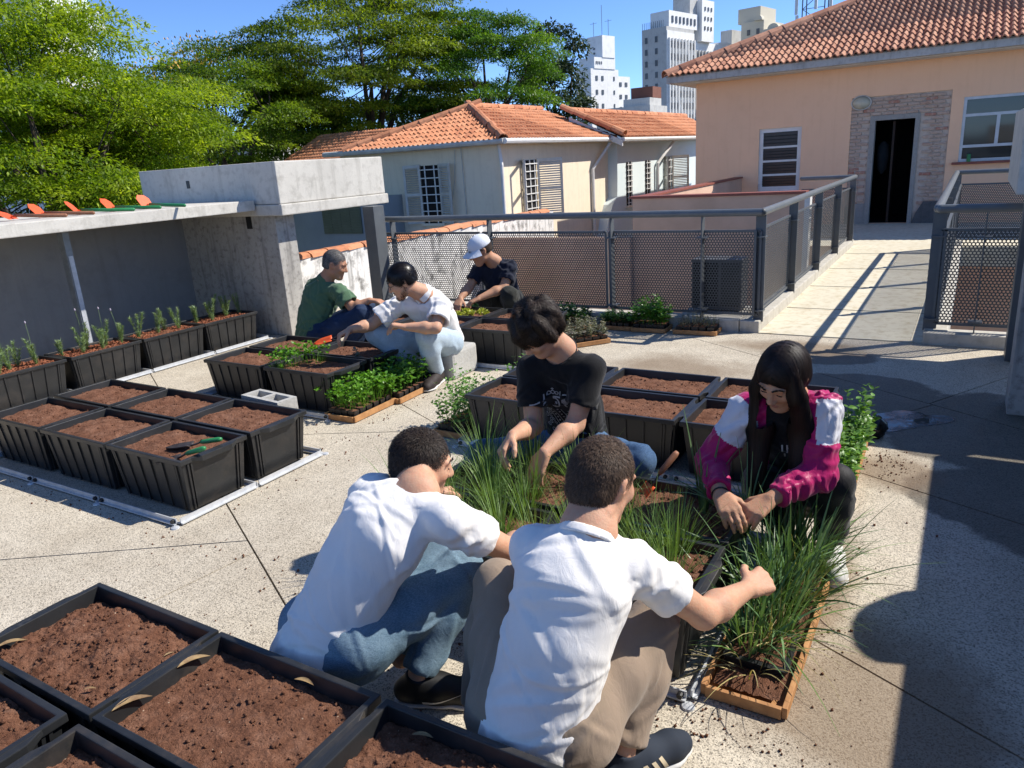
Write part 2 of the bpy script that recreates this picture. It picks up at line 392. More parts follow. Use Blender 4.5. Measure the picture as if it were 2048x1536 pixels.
def railing(label, segs, posts, top=1.1, ptop=.93, pbot=.16, zb=.11):
    """segs: list of ((x,y),(x,y)) straight runs; posts: list of (x,y,dx,dy) flat bars"""
    root = empty('railing', (segs[0][0][0], segs[0][0][1], 0)); o0 = Vector(root.location)
    tag(root, label, 'railing')
    loc = lambda p: tuple(Vector(p)-o0)
    pts = [segs[0][0]]+[s_[1] for s_ in segs]
    for (a, b) in segs:
        d = (Vector((b[0], b[1], 0))-Vector((a[0], a[1], 0))).normalized()*.012
        MB().tube([loc((a[0]-d.x*0, a[1]-d.y*0, top)), loc((b[0], b[1], top))], .034, 14).build('handrail', M['steel_lt'], root, smooth=False)
    for p in pts:
        mb = MB(); st = []
        for i in range(7):
            a = -math.pi/2+math.pi*i/6; st.append((.0345*math.cos(a), p and top+.0345*math.sin(a)))
        mb.lathe(st, 14, (p[0]-o0.x, p[1]-o0.y)); mb.build('handrail_elbow', M['steel_lt'], root, smooth=True)
    for x, y, dx, dy in posts:
        mb = MB(); mb.box(x-dx/2-o0.x, x+dx/2-o0.x, y-dy/2-o0.y, y+dy/2-o0.y, zb-.02, top-.03); p = mb.build('post', M['steel'], root, bevel=.002)
        for zz in (pbot+.03, ptop-.06):
            MB().box(x-.05-o0.x, x+.05-o0.x, y-.05-o0.y, y+.05-o0.y, zz, zz+.012).build('bracket', M['steel'], p)
    for (a, b) in segs:
        A = Vector((a[0], a[1], 0)); d = Vector((b[0], b[1], 0))-A; L = d.length; d.normalize(); nrm = Vector((-d.y, d.x, 0))
        k = max(1, round(L/1.5)); w_ = L/k
        for i in range(k):
            g = .02; s0 = A+d*(i*w_+g)+nrm*OFF
            pn = perforated('mesh_panel', lambda u, v: s0-o0+d*u+Vector((0, 0, pbot+v)), w_-2*g, ptop-pbot, root, M['perf'])
            fm = MB(); e = s0+d*(w_-2*g)
            for z in (pbot, ptop): fm.bar(loc(s0+Vector((0, 0, z))), loc(e+Vector((0, 0, z))), .022, .022)
            for q in (s0, e): fm.bar(loc(q+Vector((0, 0, pbot))), loc(q+Vector((0, 0, ptop))), .022, .022, (1, 0, 0) if abs(d.x) < .5 else (0, 1, 0))
            fm.build('panel_frame', M['steel'], pn)
OFF = .05
railing('long grey railing with perforated panels along the back of the terrace', [((-6.16, 6.97), (-1.585, 6.97))],
        [(-6.14, 6.99, .012, .09), (-5.86, 6.99, .012, .09), (-4.5, 6.99, .012, .09), (-3.05, 6.99, .012, .09), (-2.13, 6.99, .012, .09)])
OFF = .06
railing('grey perforated railing on the left side of the walkway to the house', [((-1.585, 6.97), (-1.60, 13.2)), ((-1.60, 13.2), (-2.4, 13.2))],
        [(-1.61, 7.04, .09, .02), (-1.62, 8.55, .09, .02), (-1.62, 10.1, .09, .02), (-1.62, 11.65, .09, .02), (-1.62, 13.17, .09, .02)])
OFF = -.07
railing('grey perforated railing on the right side of the walkway, next to the window', [((-.22, 7.0), (-.22, 13.2)), ((-.22, 13.2), (1.0, 13.2))],
        [(-.2, 7.04, .10, .02), (-.2, 8.55, .09, .02), (-.2, 10.1, .09, .02), (-.2, 11.65, .09, .02), (-.2, 13.17, .09, .02)])
OFF = .06
railing('short grey railing with one perforated panel beside the concrete pillar', [((-.20, 6.96), (.42, 6.96))], [(.12, 6.98, .010, .03)])

# ---- concrete shelters left and right
def shelter(label, ox, sx):
    """sx=+1 as built on the left; coordinates relative to the near inner column foot"""
    root = empty('concrete_shelter', (ox, 5.5, 0)); tag(root, label, 'shelter')
    def B(x0, x1, y0, y1, z0, z1, name, mat, bevel=.01, tilt=0):
        a, b = sorted((x0*sx, x1*sx)); return MB().box(a, b, y0-5.5, y1-5.5, z0, z1).build(name, mat, root, bevel=bevel)
    return root, B
sl, B = shelter('rough concrete shelter with flat roof slab and heavy beam left of the terrace', -6.17, 1)
B(-1.68, -1.53, -2.6, 5.66, 0, 1.344, 'back_wall', M['concrete_backwall'])
B(-1.54, -.76, 5.503, 5.62, 0, 1.30, 'end_wall', M['concrete_col'])
B(-.77, 0, 5.5, 5.76, 0, 1.30, 'column', M['concrete_col'], .008)
MB().frust((-1.85, -.13, -8.1, -.12), (-1.85, -.13, -8.1, -.12), 1.345, 1.45).build('roof_slab', M['concrete'], sl, bevel=.008)
B(-2.03, .20, 5.42, 7.05, 1.40, 1.815, 'beam', M['concrete'], .012)
B(-2.02, .225, 5.405, 7.07, 1.285, 1.397, 'beam_lip', M['concrete'], .012)
MB().box(-.44, -.36, -.005, .03, 1.15, 1.285).build('fixing_plate', M['bolt'], sl)
MB().box(-1.21, -1.16, -.086, -.06, 1.60, 1.68).build('fixing_slot', M['bolt'], sl)
p = MB().box(-.80, -.71, -1.80, -1.74, 0, 1.344).build('steel_post', M['zinc_dk'], sl, bevel=.003)
p = MB().box(-.706, -.702, -1.79, -1.75, .2, 1.1).build('post_strip', M['galv'], p)
MB().box(.29, .45, 1.02, 1.2, -.2, 1.28).build('steel_column', M['steel'], sl, bevel=.004)
sr, B = shelter('concrete shelter with beam and pillar at the right edge of the terrace', .31, -1)
B(-.75, 0, 5.22, 5.5, 0, 1.29, 'column', M['concrete_col'], .008)
B(-2.6, .08, 5.62, 7.22, 1.285, 1.80, 'beam', M['concrete'], .012)
B(-3.2, -.76, -3.0, 5.3, 1.345, 1.45, 'roof_slab', M['concrete'], .008)
B(-2.4, -2.3, -3.0, 5.5, 0, 1.344, 'back_wall', M['concrete_backwall'])
B(-.75, -2.3, 5.5, 5.62, 0, 1.28, 'end_wall', M['concrete_col'])
B(-.12, -.02, 6.52, 6.72, 0, 1.28, 'steel_column', M['steel'], .004)
B(-.20, -.125, 6.45, 6.75, 0, .22, 'base_plate', M['white'], .004)

# ---- boundary wall with tile coping
bw = MB().box(-7.3, -7.1, 5.8, 13.4, -3.2, .66).build('boundary_wall', M['render_wall']); tag(bw, 'stained white boundary wall with orange tile coping behind the railing', 'wall')
bt = MB(); N = 7
for L_, r0, r1 in ((.40, .105, .085),):
    for e, (yy, rr) in enumerate(((0, r0), (L_, r1))):
        for j in range(N):
            a = math.pi*j/(N-1); bt.v.append((rr*1.25*math.cos(a), yy, rr*.75*math.sin(a)))
        for j in range(N):
            a = math.pi*j/(N-1); bt.v.append(((rr*1.25-.016)*math.cos(a), yy, (rr*.75-.016)*math.sin(a)))
    for j in range(N-1): bt.f += [(j, j+1, 2*N+j+1, 2*N+j), (N+j, 3*N+j, 3*N+j+1, N+j+1), (j, N+j, N+j+1, j+1), (2*N+j, 2*N+j+1, 3*N+j+1, 3*N+j)]
cop = bt.mesh('coping_tile')
for i in range(22):
    obj('coping_tile', cop, M['tile2'], bw, (-7.2+RNG.normal()*.004, 5.82+i*.335, .655), (RNG.normal()*.02+.035, RNG.normal()*.02, RNG.normal()*.03))
MB().box(-8.6, -7.1, 13.405, 13.55, -3.2, .60).build('return_wall', M['cream'], bw)

# ================================================================== tiled roofs
def tile_mesh(w_, L_, h, segs=6):
    V = []; F = []; n = segs+1; th = .028
    for e, (yy, zz) in enumerate(((-.05, .03), (L_, 0))):
        for layer in (0, -th):
            for j in range(n):
                t = j/segs; x = (t-.5)*w_*1.04
                z = h*math.sin(math.pi*min(1, t/.62)) if t < .62 else -h*.25*math.sin(math.pi*(t-.62)/.38)
                V.append((x, yy, z+zz+layer))
    for j in range(segs): F += [(j, j+1, 2*n+j+1, 2*n+j), (j, n+j, n+j+1, j+1)]
    me = bpy.data.meshes.new('roof_tile'); me.from_pydata(V, [], F); me.update(); return me
def tiled_plane(parent, origin, u, v, wlen, slen, keep, mat, tw=.122, tl=.245, limit=300, h=.042):
    """origin at the eave corner; u along the eave, v up the slope; keep(su,sv)->bool in metres"""
    u = Vector(u).normalized(); v = Vector(v).normalized(); nrm = u.cross(v); org = Vector(origin)
    me = tile_mesh(tw, tl, h); spots = []
    for j in range(int(slen/tl)+1):
        for i in range(int(wlen/tw)+1):
            su, sv = (i+.5)*tw, j*tl
            if keep(su, sv+tl*.5): spots.append(org+u*su+v*sv)
    pw = parent.matrix_world.inverted() if False else Matrix.Translation(-Vector(parent.location))
    spots.sort(key=lambda p: (p-CAMP).length)
    R = Matrix((u, v, nrm)).transposed()
    for p in spots[:limit]:
        mt = R.to_4x4(); mt.translation = p+nrm*RNG.normal()*.004-Vector(parent.location)
        o = obj('roof_tile', me, mat, parent); o.matrix_basis = mt @ Matrix.Rotation(RNG.normal()*.02, 4, 'Z')
    if len(spots) > limit:
        base = np.array([x.co for x in me.vertices]); fs = np.array([list(p.vertices) for p in me.polygons]); Rn = np.array(R)
        V = np.concatenate([base @ Rn.T+np.array(p-Vector(parent.location)) for p in spots[limit:]])
        F = np.concatenate([fs+k*len(base) for k in range(len(spots)-limit)])
        stuff(obj('roof_tiles', fastmesh('roof_tiles', V, F), mat, parent))
def ridge(parent, a, b, mat, step=.36, r=.10):
    a = Vector(a)-Vector(parent.location); b = Vector(b)-Vector(parent.location); d = b-a; L = d.length; d.normalize(); k = int(L/step)+1
    x = d.cross(Vector((0, 0, 1))).normalized(); z = x.cross(d)
    mb = MB(); n = 7
    for yy, rr in ((0, r*1.1), (step*1.1, r*.9)):
        for lay in (0, .015):
            for j in range(n):
                t = math.pi*j/(n-1); mb.v.append(((rr-lay)*math.cos(t), yy, (rr-lay)*math.sin(t)))
    for j in range(n-1): mb.f += [(j, j+1, 2*n+j+1, 2*n+j), (j, n+j, n+j+1, j+1)]
    me = mb.mesh('ridge_tile')
    R = Matrix((x, d, z)).transposed()
    for i in range(k):
        o = obj('ridge_tile', me, mat, parent); mt = R.to_4x4(); mt.translation = a+d*(i*step)+Vector((0, 0, -.02)); o.matrix_basis = mt @ Matrix.Rotation(.06, 4, 'X') @ Matrix.Rotation(RNG.normal()*.03, 4, 'Z')
def wall_grid(mb, x0, x1, z0, z1, y0, y1, holes):
    xs = sorted({x0, x1, *[c for h in holes for c in h[:2]]}); zs = sorted({z0, z1, *[c for h in holes for c in h[2:]]})
    for i in range(len(xs)-1):
        for j in range(len(zs)-1):
            cx, cz = (xs[i]+xs[i+1])/2, (zs[j]+zs[j+1])/2
            if any(h[0] < cx < h[1] and h[2] < cz < h[3] for h in holes): continue
            mb.box(xs[i], xs[i+1], y0, y1, zs[j], zs[j+1])
    return mb

# ---- orange house at the end of the walkway
oh = empty('orange_house', (-2, 16.9, 0)); tag(oh, 'peach orange house with clay tile hip roof and bare brick doorway', 'house')
O = Vector((-2, 16.9, 0)); Lx = lambda x: x+2; Ly = lambda y: y-16.9
PATCH = (Lx(-2.2), Lx(-.49), .0, 2.43); WIN = (Lx(-.29), Lx(.86), 1.13, 2.28); SD = (Lx(-3.97), Lx(-3.12), .05, 1.98)
wm = wall_grid(MB(), Lx(-5.33), Lx(3.2), -3.2, 3.0, 0, .22, [PATCH, WIN, SD]); wm.box(Lx(-5.33), Lx(-5.11), .22, 7, -3.2, 3.0)
bm = bmesh.new(); me_ = bpy.data.meshes.new('wall'); me_.from_pydata(wm.v, [], wm.f); bm.from_mesh(me_); bmesh.ops.remove_doubles(bm, verts=bm.verts, dist=1e-5); bm.to_mesh(me_); bm.free(); obj('wall', me_, M['orange'], oh)
# brick patch
DOOR = (Lx(-1.76), Lx(-1.065), -.1, 1.98); FR = (Lx(-1.85), Lx(-.985), -.1, 2.07)
mw = wall_grid(MB(), PATCH[0], PATCH[1], -.1, 2.43, .035, .21, [FR]).build('mortar_bed', M['mortar'], oh)
bl = MB().box(-.1, .1, -.03, .03, -.027, .027).mesh('brick', bevel=.007)
row = 0; z = .40
while z < 2.40:
    x = PATCH[0]+(.105 if row % 2 == 0 else .02)
    while x < PATCH[1]-.06:
        if not (FR[0]-.09 < x < FR[1]+.09 and z < FR[3]+.03) and x+.09 < PATCH[1]:
            o = obj('brick', bl, M['brick'], mw, (x+RNG.normal()*.004, .034+abs(RNG.normal())*.006, z+RNG.normal()*.003), (RNG.normal()*.03, RNG.normal()*.02, RNG.normal()*.03))
            o.scale = (.96+RNG.normal()*.05, 1, .95+RNG.normal()*.06)
        x += .212
    z += .068; row += 1
fr = wall_grid(MB(), FR[0], FR[1], 0, FR[3], .005, .2, [(DOOR[0], DOOR[1], -.1, DOOR[3])]).build('door_surround', M['cement'], oh)
MB().box(FR[0]-.2, FR[0], .0, .033, 0, .40).build('cement_patch', M['cement'], oh)
MB().prism([(FR[1], 0), (FR[1]+.72, 0), (FR[1]+.72, .42), (FR[1]+.18, .42), (FR[1]+.06, .2)], lambda u, v, t: (u, t, v), -.012, .033).build('cement_patch', M['darkcement'], oh)
MB().prism([(FR[0]-.2, 0), (FR[0]-.36, 0), (FR[0]-.36, .36), (FR[0]-.2, .33)], lambda u, v, t: (u, t, v), -.012, .033).build('cement_patch', M['darkcement'], oh)
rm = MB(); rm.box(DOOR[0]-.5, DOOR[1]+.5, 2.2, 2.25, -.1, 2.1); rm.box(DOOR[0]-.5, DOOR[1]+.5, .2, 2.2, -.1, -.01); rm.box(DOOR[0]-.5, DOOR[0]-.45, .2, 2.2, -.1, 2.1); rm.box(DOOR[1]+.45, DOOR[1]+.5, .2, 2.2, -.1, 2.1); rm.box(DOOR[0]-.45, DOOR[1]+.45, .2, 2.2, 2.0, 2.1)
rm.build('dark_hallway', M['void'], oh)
dl = MB().box(DOOR[0]+.30, DOOR[0]+.34, .25, 1.0, 0, 1.95).build('door_leaf', pm('brown_door', (.03, .018, .012), (.02, .012, .008), 9, .7), oh, rot=(0, 0, 0))
MB().lathe([(.02, .95), (.09, 1.05), (.12, 1.3), (.10, 1.5), (.03, 1.58)], 12, (DOOR[0]+.13, .55)).build('hanging_coat', pm('blue_cloth', (.02, .026, .032), rough=.95), oh, smooth=True)
# window
wf = wall_grid(MB(), WIN[0], WIN[1], WIN[2], WIN[3], .02, .09, [(WIN[0]+.05, WIN[1]-.05, WIN[3]-.30, WIN[3]-.05), (WIN[0]+.05, WIN[0]+.545, WIN[2]+.30, WIN[3]-.35), (WIN[0]+.60, WIN[1]-.05, WIN[2]+.30, WIN[3]-.35), (WIN[0]+.05, WIN[1]-.05, WIN[2]+.05, WIN[2]+.25)]).build('window', M['alu'], oh)
for a in ((WIN[0]+.05, WIN[1]-.05, WIN[3]-.30, WIN[3]-.05), (WIN[0]+.05, WIN[0]+.545, WIN[2]+.30, WIN[3]-.35), (WIN[0]+.60, WIN[1]-.05, WIN[2]+.30, WIN[3]-.35), (WIN[0]+.05, WIN[1]-.05, WIN[2]+.05, WIN[2]+.25)):
    MB().box(a[0], a[1], .055, .062, a[2], a[3]).build('pane', M['glass'], wf)
MB().box(WIN[0]-.1, WIN[1]+.1, -.10, .02, WIN[2]-.045, WIN[2]-.002).build('window_sill', M['redcap'], oh, bevel=.006)
# louvred side door
sdr = wall_grid(MB(), SD[0], SD[1], SD[2], SD[3], .04, .10, [(SD[0]+.08, SD[1]-.08, 1.62, 1.90), (SD[0]+.08, SD[1]-.08, 1.34, 1.58), (SD[0]+.08, SD[1]-.08, 1.06, 1.30), (SD[0]+.08, SD[1]-.08, .80, 1.02)]).build('side_door', M['white'], oh)
for z0, z1 in ((1.62, 1.90), (1.34, 1.58), (1.06, 1.30), (.80, 1.02)):
    pn = MB().box(SD[0]+.08, SD[1]-.08, .075, .08, z0, z1).build('pane', pm('brown_tinted_glass', (.035, .02, .018), rough=.25), sdr)
    for k in range(3): MB().box(SD[0]+.08, SD[1]-.08, .06, .074, z0+(k+.8)*(z1-z0)/4, z0+(k+.8)*(z1-z0)/4+.012).build('louvre', M['void'], pn)
MB().bar((SD[0]+.02, .03, .72), (SD[0]+.02, .03, .86), .025, .03, (0, 1, 0)).build('door_handle', M['alu'], sdr)
# bulkhead lamp and can
lm = empty('wall_lamp', (-2.03, 16.9, 2.33)); tag(lm, 'oval cream bulkhead lamp on the wall above the brick doorway', 'lamp')
s_ = MB().lathe([(0, .10), (.09, .085), (.15, .045), (.17, 0)], 20).build('lamp_glass', pm('cream_lamp_glass', (.55, .53, .40), rough=.25), lm, smooth=True, rot=(math.pi/2, 0, 0)); s_.scale = (1, .72, 1)
s_ = MB().lathe([(.165, .03), (.185, .03), (.19, 0), (.16, 0)], 20).build('lamp_ring', M['shutter'], lm, rot=(math.pi/2, 0, 0)); s_.scale = (1, .74, 1)
cn = MB().lathe([(0, 0), (.03, 0), (.033, .008), (.033, .13), (.026, .145), (.026, .15), (0, .148)], 16).build('drink_can', M['green_handle'], loc=(-.12, 16.83, 1.13)); tag(cn, 'small green drink can standing on the red window sill', 'can')
MB().lathe([(.0335, .125), (.027, .146), (.0265, .152), (0, .151)], 16).build('can_top', M['bolt'], cn)
# eaves and roof : slope .41
ez = 3.02
MB().box(Lx(-5.78), Lx(3.4), -.62, -.50, ez, ez+.15).build('fascia', M['fascia'], oh, bevel=.006)
MB().box(Lx(-5.78), Lx(-5.66), -.497, 7, ez, ez+.15).build('fascia', M['fascia'], oh, bevel=.006)
MB().box(Lx(-5.655), Lx(3.4), -.497, .4, ez-.02, ez+.03).build('soffit', M['soffit'], oh); MB().box(Lx(-5.655), Lx(-5.0), .4, 7, ez-.02, ez+.03).build('soffit', M['soffit'], oh)
sl_ = .42; A = Vector((-5.8, 16.26, ez+.15))
base = MB(); top = 4.8; base.add([(A.x-O.x, A.y-O.y, A.z-.02), (Lx(3.4), A.y-O.y, A.z-.02), (Lx(3.4), A.y-O.y+top, A.z+top*sl_-.02), (A.x-O.x+top, A.y-O.y+top, A.z+top*sl_-.02), (A.x-O.x, A.y-O.y+2*top, A.z-.02)], [(0, 1, 2, 3), (0, 3, 4)])
base.build('roof_deck', M['darkcement'], oh)
tiled_plane(oh, A, (1, 0, 0), (0, 1, sl_), 7.6, 5.1, lambda a, b: a > b*math.cos(math.atan(sl_))-.10, M['tile'])
ridge(oh, A+Vector((0, 0, .0)), A+Vector((4.8, 4.8, 4.8*sl_+.0)), M['tile'], r=.13)

# low orange yard wall
lw = MB().box(-4.45, -1.95, 11.0, 11.16, -3.2, 1.0).build('yard_wall', M['orange2']); tag(lw, 'low faded orange yard wall behind the walkway railing', 'wall')
MB().box(-4.49, -1.93, 10.97, 11.19, 1.0, 1.035).build('coping', M['redcap'], lw); MB().box(-1.95, -1.88, 11.0, 11.16, -3.2, .99).build('wall_end', M['white'], lw)
MB().box(-4.45, -4.3, 11.17, 16.88, -3.2, 1.0).build('return_wall', M['orange2'], lw); MB().box(-4.47, -4.28, 11.2, 16.87, 1.0, 1.03).build('coping', M['redcap'], lw)
# air conditioner behind the fence
ac = MB().box(-2.35, -1.85, 7.35, 7.6, .12, .62).build('air_conditioner', pm('dark_grey_casing', (.10, .10, .10), rough=.5), bevel=.012); tag(ac, 'dark air conditioner unit behind the railing corner', 'air conditioner')
MB().box(-2.33, -2.08, 7.335, 7.347, .15, .59).build('fan_grille', M['void'], ac); MB().box(-2.05, -1.87, 7.335, 7.347, .15, .59).build('side_grille', M['bolt'], ac)
MB().box(-2.4, -1.8, 7.2, 7.7, -.3, .10).build('support_slab', M['kerb'], ac)
struct(MB().box(-7.08, -1.77, 7.15, 10.95, -3.2, -1.2).build('lower_yard', M['kerb']))
MB().box(-7.05, -4.46, 10.9, 11.05, -3.2, .42).build('low_wall', M['orange2'], lw)

# ---- cream house with shutters
def louvre_shutter(parent, x, y, z0, z1, w_, ang, mat):
    """hinged shutter leaf with slats, hinge line at (x,y)"""
    o = MB(); o.box(0, .05, -.018, .018, z0, z1); o.box(w_-.05, w_, -.018, .018, z0, z1)
    for za in (z0, (z0+z1)/2-.03, z1-.06): o.box(.05, w_-.05, -.017, .017, za, za+.06)
    s_ = o.build('shutter', mat, parent, loc=(x, y, 0), rot=(0, 0, ang))
    n = 11
    mb = MB()
    for half in ((z0+.06, (z0+z1)/2-.03), ((z0+z1)/2+.03, z1-.06)):
        for k in range(n):
            zz = half[0]+(k+.5)*(half[1]-half[0])/n; mb.add([(.05, -.015, zz-.012), (w_-.05, -.015, zz-.012), (w_-.05, .012, zz+.015), (.05, .012, zz+.015)], [(0, 1, 2, 3)])
    stuff(mb.build('slats', mat, s_)); return s_
def barred_window(parent, x0, x1, z0, z1, fr, bars=(3, 6)):
    """in a wall plane: fr(u,d,z) -> xyz with d>0 outwards"""
    def bx(name, u0, u1, d0, d1, a, b, mat, par):
        vs = [fr(u, d, z_) for z_ in (a, b) for u, d in ((u0, d0), (u1, d0), (u1, d1), (u0, d1))]
        return MB().add(vs, [(0, 3, 2, 1), (4, 5, 6, 7), (0, 1, 5, 4), (1, 2, 6, 5), (2, 3, 7, 6), (3, 0, 4, 7)]).build(name, mat, par)
    wn = bx('window', x0, x1, .004, .012, z0, z1, M['void'], parent)
    for i in range(bars[0]):
        u = x0+(i+.5)*(x1-x0)/bars[0]; bx('window_bar', u-.012, u+.012, .02, .035, z0, z1, M['white'], wn)
    for i in range(bars[1]):
        z_ = z0+(i+.5)*(z1-z0)/bars[1]; bx('window_bar', x0, x1, .036, .05, z_-.010, z_+.010, M['white'], wn)
    bx('window_sill', x0-.06, x1+.06, .0, .07, z0-.05, z0, M['cream'], wn)
    return wn
ch = empty('cream_house', (-8, 13, 0)); tag(ch, 'cream house with louvred shutters and orange hip roof beyond the fence', 'house')
CH = Vector((-8, 13, 0))
cw = MB(); cw.box(-4.2, 0, 0, 5.2, -3.2, 2.02); cw.build('wall', M['cream'], ch)
# front window (normal -Y): x -10.2..-9.45
fr1 = lambda u, d, z_: (u+8, -d, z_)
barred_window(ch, -9.98, -9.50, .5, 1.68, fr1, (2, 7))
louvre_shutter(ch, -9.98+8, -.03, .5, 1.70, .38, math.radians(180+18), M['shutter']); louvre_shutter(ch, -9.50+8, -.03, .5, 1.70, .40, math.radians(-22), M['shutter'])
fr2 = lambda u, d, z_: (d, u-13, z_)
barred_window(ch, 13.80, 14.40, .45, 1.66, fr2, (3, 8))
louvre_shutter(ch, .03, .80, .45, 1.68, .36, math.radians(-90+35), M['shutter']); louvre_shutter(ch, .03, 1.40, .45, 1.68, .55, math.radians(90-50), M['shutter'])
MB().tube([(-.02, .0+.0, 1.98), (.05, -.05, 1.6), (.05, -.05, -3)], .035, 8).build('drain_pipe', M['white'], ch)
MB().tube([(.28, 4.85, 1.98), (.25, 4.7, 1.9), (.05, 4.15, 1.35), (.05, 4.15, -3)], .04, 8).build('drain_pipe', M['white'], ch)
MB().tube([(-1.05, -.03, 1.95), (-1.12, -.03, 1.3), (-1.3, -.03, .7), (-1.35, -.03, .2)], .008, 6).build('cable', M['shutter'], ch); MB().tube([(-.9, -.03, 1.98), (-.88, -.03, .2)], .01, 6).build('cable', M['shutter'], ch)
MB().tube([(-4.4, -.30, 2.04), (.28, -.30, 2.04)], .055, 8).build('gutter', M['shutter'], ch); MB().tube([(.30, -.30, 2.04), (.30, 4.9, 2.02)], .055, 8).build('gutter', M['white'], ch)
MB().box(-4.4, .24, -.26, .0, 1.99, 2.03).build('soffit', M['soffit'], ch); MB().box(.0, .24, .002, 4.9, 1.99, 2.03).build('soffit', M['soffit'], ch)
E0 = Vector((-7.74, 12.72, 2.06)); d_ = 2.05; k_ = .385
MB().add([(E0.x-CH.x, E0.y-CH.y, E0.z-.02), (E0.x-CH.x-d_, E0.y-CH.y+d_, E0.z+d_*k_-.02), (E0.x-CH.x-2*d_, E0.y-CH.y, E0.z-.02), (E0.x-CH.x-d_, E0.y-CH.y+5.3, E0.z+d_*k_-.02), (E0.x-CH.x, E0.y-CH.y+5.3, E0.z-.02), (E0.x-CH.x-2*d_, E0.y-CH.y+5.3, E0.z-.02)], [(0, 1, 2), (0, 4, 3, 1), (1, 3, 5, 2)]).build('roof_deck', M['darkcement'], ch)
cs = math.cos(math.atan(k_))
tiled_plane(ch, E0+Vector((-2*d_, 0, 0)), (1, 0, 0), (0, 1, k_), 2*d_, d_/cs, lambda a, b: b*cs < a < 2*d_-b*cs, M['tile2'], limit=160)
tiled_plane(ch, E0, (0, 1, 0), (-1, 0, k_), 5.25, d_/cs, lambda a, b: a > b*cs, M['tile2'], limit=140)
tp = E0+Vector((-d_, d_, d_*k_))
ridge(ch, E0+Vector((0, 0, .03)), tp+Vector((0, 0, .03)), M['tile2']); ridge(ch, E0+Vector((-2*d_, 0, .03)), tp+Vector((0, 0, .03)), M['tile2']); ridge(ch, tp+Vector((0, 0, .03)), tp+Vector((0, 3.2, .03)), M['tile2'])
# grey lower annex with closed olive shutters
an = MB().box(-5.6, -2.55, -.8, -.003, -3.2, 1.12).build('annex_wall', M['grey_wall'], ch)
sh = MB().box(-4.15, -3.05, -.835, -.803, .38, 1.06).build('closed_shutter', M['olive'], an)
mb = MB()
for i in range(4):
    for k in range(12): mb.box(-4.13+i*.27, -4.13+i*.27+.25, -.85, -.836, .41+k*.053, .41+k*.053+.022)
stuff(mb.build('slats', M['olive'], an))
# ---- second, more distant roof at the far left
fh = empty('distant_house', (-17.3, 18, -.15)); tag(fh, 'low house roof of orange tiles peeping behind the cream house, at left', 'house')
MB().box(-2.5, 2.2, .2, 5, -3.2, 1.9).build('wall', M['cream'], fh)
MB().add([(-2.8, -.1, 1.86), (2.6, -.1, 1.86), (1.6, 2.4, 2.96), (-2.8, 2.4, 2.96)], [(0, 1, 2, 3)]).build('roof_deck', M['darkcement'], fh)
tiled_plane(fh, (-17.3-2.8, 17.9, 1.75), (1, 0, 0), (0, 1, .44), 5.3, 2.7, lambda a, b: a < 5.3-b*.4, M['tile2'], limit=60)
# ---- pale blue house
bh = empty('blue_house', (-8, 18.2, 0)); tag(bh, 'pale blue house with orange roof between the cream and orange houses', 'house')
MB().box(-4.2, .25, .003, 8.5, -3.2, 1.98).build('wall', M['blue'], bh)
MB().prism([(-.001, -.6), (-.9, -.6), (-.75, -.2), (-.62, .1), (-.35, .45), (-.05, .62), (-.02, 1.05), (-.001, 1.98)], lambda u, v, t: (t, u, v), -.25, .25).build('side_wing', M['blue'], bh)
fr3 = lambda u, d, z_: (.25+d, u-18.2, z_)
for a, b in ((18.75, 19.15), (20.1, 20.5)): barred_window(bh, a, b, .35, 1.45, fr3, (2, 8))
barred_window(bh, 21.6, 22.2, .3, 1.5, fr3, (2, 6)); louvre_shutter(bh, .28, 3.4, .3, 1.52, .5, math.radians(-90+30), M['shutter']); louvre_shutter(bh, .28, 4.0, .3, 1.52, .55, math.radians(90-45), M['shutter'])
MB().tube([(.55, 3.55, 2.0), (.5, 3.4, 1.85), (.32, 2.7, 1.35), (.32, 2.7, -3)], .045, 8).build('drain_pipe', M['white'], bh)
E1 = Vector((-7.4, 17.7, 2.05))
MB().add([(.6, -.5, 2.03), (.6, 8.6, 2.03), (-.85, 8.6, 2.74), (-.85, -.5, 2.74)], [(0, 1, 2, 3)]).build('roof_deck', M['darkcement'], bh)
tiled_plane(bh, E1, (0, 1, 0), (-1, 0, .49), 8.9, 1.55, lambda a, b: True, M['tile2'], limit=300)
ridge(bh, E1+Vector((.05, 0, .06)), E1+Vector((-1.45, 0, .72)), M['tile2'], r=.12); ridge(bh, E1+Vector((-1.45, .1, .72)), E1+Vector((-1.45, 8.8, .72)), M['tile2'])
MB().tube([(.62, -.5, 2.0), (.62, 8.5, 2.0)], .055, 8).build('gutter', M['white'], bh)
MB().box(.0+.253, .6, .01, 8.4, 1.93, 1.97).build('soffit', M['soffit'], bh)
MB().prism([(-.8, 2.62), (.62, 1.98), (.62, 1.84), (-.8, 2.48)], lambda u, v, t: (u, t, v), -.54, -.5).build('barge_board', M['white'], bh)

